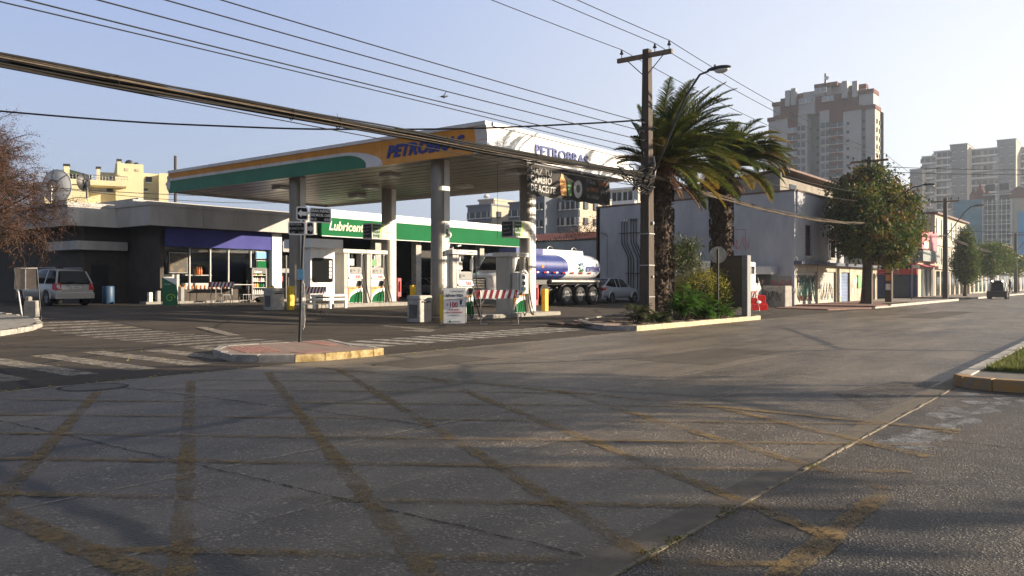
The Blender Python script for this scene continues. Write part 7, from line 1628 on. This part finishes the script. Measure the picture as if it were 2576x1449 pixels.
# yellow apartments at the left, turned a little towards the sun
ox,oy = PT(240,80); rzy = TH-R(90)+R(27); ya = thing('yellow_apartments','pale yellow terraced apartment building with roof pergola behind the shop','apartment building',(ox,oy,0),rzy)
UX,UY = Vector((math.cos(rzy),math.sin(rzy))),Vector((-math.sin(rzy),math.cos(rzy)))
def yl(px,y):
    d = Vector(PT(px,1.0)); o_ = Vector((ox,oy)); t = (y+o_.dot(UY))/d.dot(UY); return (d*t-o_).dot(UX),t
def ybox(pxa,pxb,pyt,y,dep,m,name='wall',zb=0,par=None,pyb=None):
    xa,t = yl(pxa,y); xb,t2 = yl(pxb,y); tm = (t+t2)/2; z0 = zb if pyb is None else ZT(pyb,tm)
    return MB().box(xa,xb,y,y+dep,z0,ZT(pyt,tm)).build(name,M[m],par or ya)
ybox(172,319,453,0,.5,'yellow_wall',pyb=466); ybox(168,222,466.2,0,9,'yellow_wall'); ybox(112,172,456,.3,9,'yellow_wall'); ybox(80,113,458,2.4,6,'tower_white')
ybox(222,326,470,2.2,8,'yellow_wall'); ybox(172,318,466.3,.5,2,'yellow_wall',pyb=468); ybox(245,300,434,5,6,'yellow_wall'); ybox(291,361,412,1.5,8,'yellow_wall'); ybox(360,402,437,2.5,7,'yellow_wall'); ybox(400,424,436,.8,4,'yellow_wall')
for pa,pb,py,y,pyb in ((161,174,417,1,456),(243,252,424,1.8,456),(295,304,405,1.3,440)):
    c_ = ybox(pa,pb,py,y,.7,'yellow_wall','chimney',pyb=pyb); xa,t = yl(pa,y); xb,t2 = yl(pb,y); MB().box(xa-.08,xb+.08,y-.1,y+.8,ZT(py,t)+.02,ZT(py-5,t)).build('chimney_cap',M['dark_metal'],c_)
x0,t0 = yl(115,1.2); x1,t1 = yl(229,1.2); zr,zt_ = ZT(438,(t0+t1)/2),ZT(416,(t0+t1)/2); q = [(x0,1.2,zr),(x1,1.2,zr),(x1,7,zr),(x0,7,zr)]
b = MB(); b.add(q+[((x0*.55+x1*.45),4,zt_)],[(0,1,4),(1,2,4),(2,3,4),(3,0,4),(3,2,1,0)]); b.build('pergola_roof',mat('pergola',(.05,.075,.035),.7,var=.2),ya)
for xx in (x0+.2,x1-.2,(x0+x1)/2):
    for y in (1.4,6.7): MB().box(xx-.09,xx+.09,y-.09,y+.09,ZT(456,t0),zr).build('pergola_post',M['dark_metal'],ya)
for pa,pb,pt_,pbm,y,mm in ((223,243,471,483,2.2,'curtain'),(247,268,472,484,2.2,'glass_light'),(268,284,472,484,2.2,'glass_dark'),(292,300,474,479,2.2,'glass_dark'),(273,284,442,452,5,'glass_far'),(366,382,444,458,2.5,'glass_dark'),(314,323,423,430,1.5,'tower_beige'),(341,350,425,431,1.5,'tower_beige'),(362,372,474,480,2.5,'glass_dark'),(90,93,468,482,2.4,'glass_dark'),(125,138,470,484,.3,'glass_dark')):
    xa,t = yl(pa,y); xb,t2 = yl(pb,y); w_ = MB().box(xa,xb,y-.06,y-.01,ZT(pbm,t),ZT(pt_,t)).build('window',M[mm],ya)
    if 'glass' in mm or mm=='curtain': MB().box(xa-.06,xb+.06,y-.12,y-.06,ZT(pbm,t)-.1,ZT(pbm,t)).build('sill',M['white'],w_)
b = MB(); xa,t = yl(80,.2); xb,t2 = yl(322,.2); z0_ = ZT(453,80); 
for i in range(30): b.cyl((xa+(xb-xa)*i/29,.2,z0_),(xa+(xb-xa)*i/29,.2,z0_+.5),.025,n=4)
b.cyl((xa,.2,z0_+.5),(xb,.2,z0_+.5),.03,n=4); b.cyl((xa,.2,z0_+.25),(xb,.2,z0_+.25),.02,n=4); b.build('railing',M['metal'],ya)
for px,py,r_ in ((325,411,.40),(343,414,.26)): xa,t = yl(px,3); MB().ball((xa,3,ZT(py,t)),r_,.15,r_*.9,nu=10,nv=8).build('roof_dish',M['dark_metal'],ya)
# satellite dishes on the shop roof
def dish(px,py,t,r,label,az,h,m1='board'):
    x_,y_ = PT(px,t); z_ = ZT(py,t); o = thing('satellite_dish',label,'satellite dish',(x_,y_,z_-h),az)
    b = MB(); n = 24; secs = [[(-.30*r*(1-(q**2)),r*q*math.cos(2*math.pi*i/n),h+r*q*math.sin(2*math.pi*i/n)) for i in range(n)] for q in (.02,.3,.55,.8,1)]
    b.loft(secs,0,caps=False); b.tube([(0,r*math.cos(2*math.pi*i/n),h+r*math.sin(2*math.pi*i/n)) for i in range(n+1)],.02,5); b.build('reflector',M['light_grey'] if m1=='l' else M['dark_metal'],o)
    b = MB(); 
    for k in range(6): a = k*math.pi/3+.3; b.tube([(-.30*r*(1-q*q)-.03,r*q*math.cos(a),h+r*q*math.sin(a)) for q in (.3,.6,.98)],.015,4)
    b.tube([(-.34*r,.34*r*math.cos(2*math.pi*i/16),h+.34*r*math.sin(2*math.pi*i/16)) for i in range(17)],.04,5); b.build('rib',M['dark_metal'],o)
    b = MB(); b.tube([(-.45*r,0,h),(-.45*r,0,0)],.05,8); b.cyl((-.5*r,0,h-.3),(-.3*r,0,h),.12,.1,8); b.build('mast',M['metal'] if m1=='l' else M['dark_metal'],o)
    return o
dish(143,469,44.5,.92,'large round satellite dish seen from behind on the left shop roof',math.atan2(ST,CT)-.18,1.25,'l')
dish(210,458,47,.50,'smaller dark satellite dish standing edge-on, right of the large dish',math.atan2(ST,CT)+1.32,.95)
# trees across the avenue, outside the view, shading the crossing
def crown_at(t,r,zs):
    x,y = t*CT+r*ST, t*ST-r*CT
    return x,y,[((x+a,y+c,z),(rx,rx,rz)) for a,c,z,rx,rz in zs]
for (t_,r_,lb,sd) in ((9.6,18.2,'tall leafy street tree on the median beside the camera',51),(4.6,17.2,'tall leafy street tree farther back on the median',52)):
    x,y,L_ = crown_at(t_,r_,[(0,0,6.2,3.0,1.5),(-1.5,1.5,5.6,2.0,1.0),(1.5,-1.5,6.0,2.0,1.2),(.6,1.6,7.2,1.6,.8)])
    tree('plane_tree',lb,'tree',x,y,.1,3.8,L_,20000,.34,['leaf_dark','leaf_olive'],[3,2],sd,.09,'trees on the median',12,.65,.0,12,spread=.4)
# houses on the other side of the avenue, behind the camera
rg = random.Random(70); x = -70
LB = ['plain low house across the avenue, far behind the camera to the left','two-storey house across the avenue behind the camera','grey shop house across the avenue behind the camera','cream corner house across the avenue behind the camera','long low store across the avenue, to the right behind the camera','brick-coloured house across the avenue, farther right','pale house across the avenue near the median end']
for k in range(7):
    w = [26,20,18,22,30,24,26][k]; h = [5.5,6.4,5.0,6.2,4.6,6.5,5.8][k]; o = thing('opposite_house',LB[k],'house',(x+w/2,-36,0)); MB().box(x,x+w-.6,-44,-30,0,h).build('wall',M[['shop_wall','dark_concrete','brown_trim'][k%3]],o,True); MB().box(x-.2,x+w-.4,-44,-29.6,h,h+.2).build('roof_edge',M['mid_grey'],o,True)
    for j in range(int(w/4)): MB().box(x+1+4*j,x+3+4*j,-29.95,-29.9,.4,2.6).build('window',M['glass_dark'],o,True)
    x += w
# air
b = MB(); b.box(-60,700,-60,700,-1.5,75); hz = stuff(b.build('haze',[]))
hm = bpy.data.materials.new('haze'); hm.use_nodes = True; n = hm.node_tree.nodes; n.remove(n['Principled BSDF']); pv = n.new('ShaderNodeVolumePrincipled'); pv.inputs['Color'].default_value = (.82,.90,1,1); pv.inputs['Density'].default_value = .0006; pv.inputs['Anisotropy'].default_value = .6
hm.node_tree.links.new(pv.outputs[0],n['Material Output'].inputs['Volume']); hz.data.materials.clear(); hz.data.materials.append(hm)
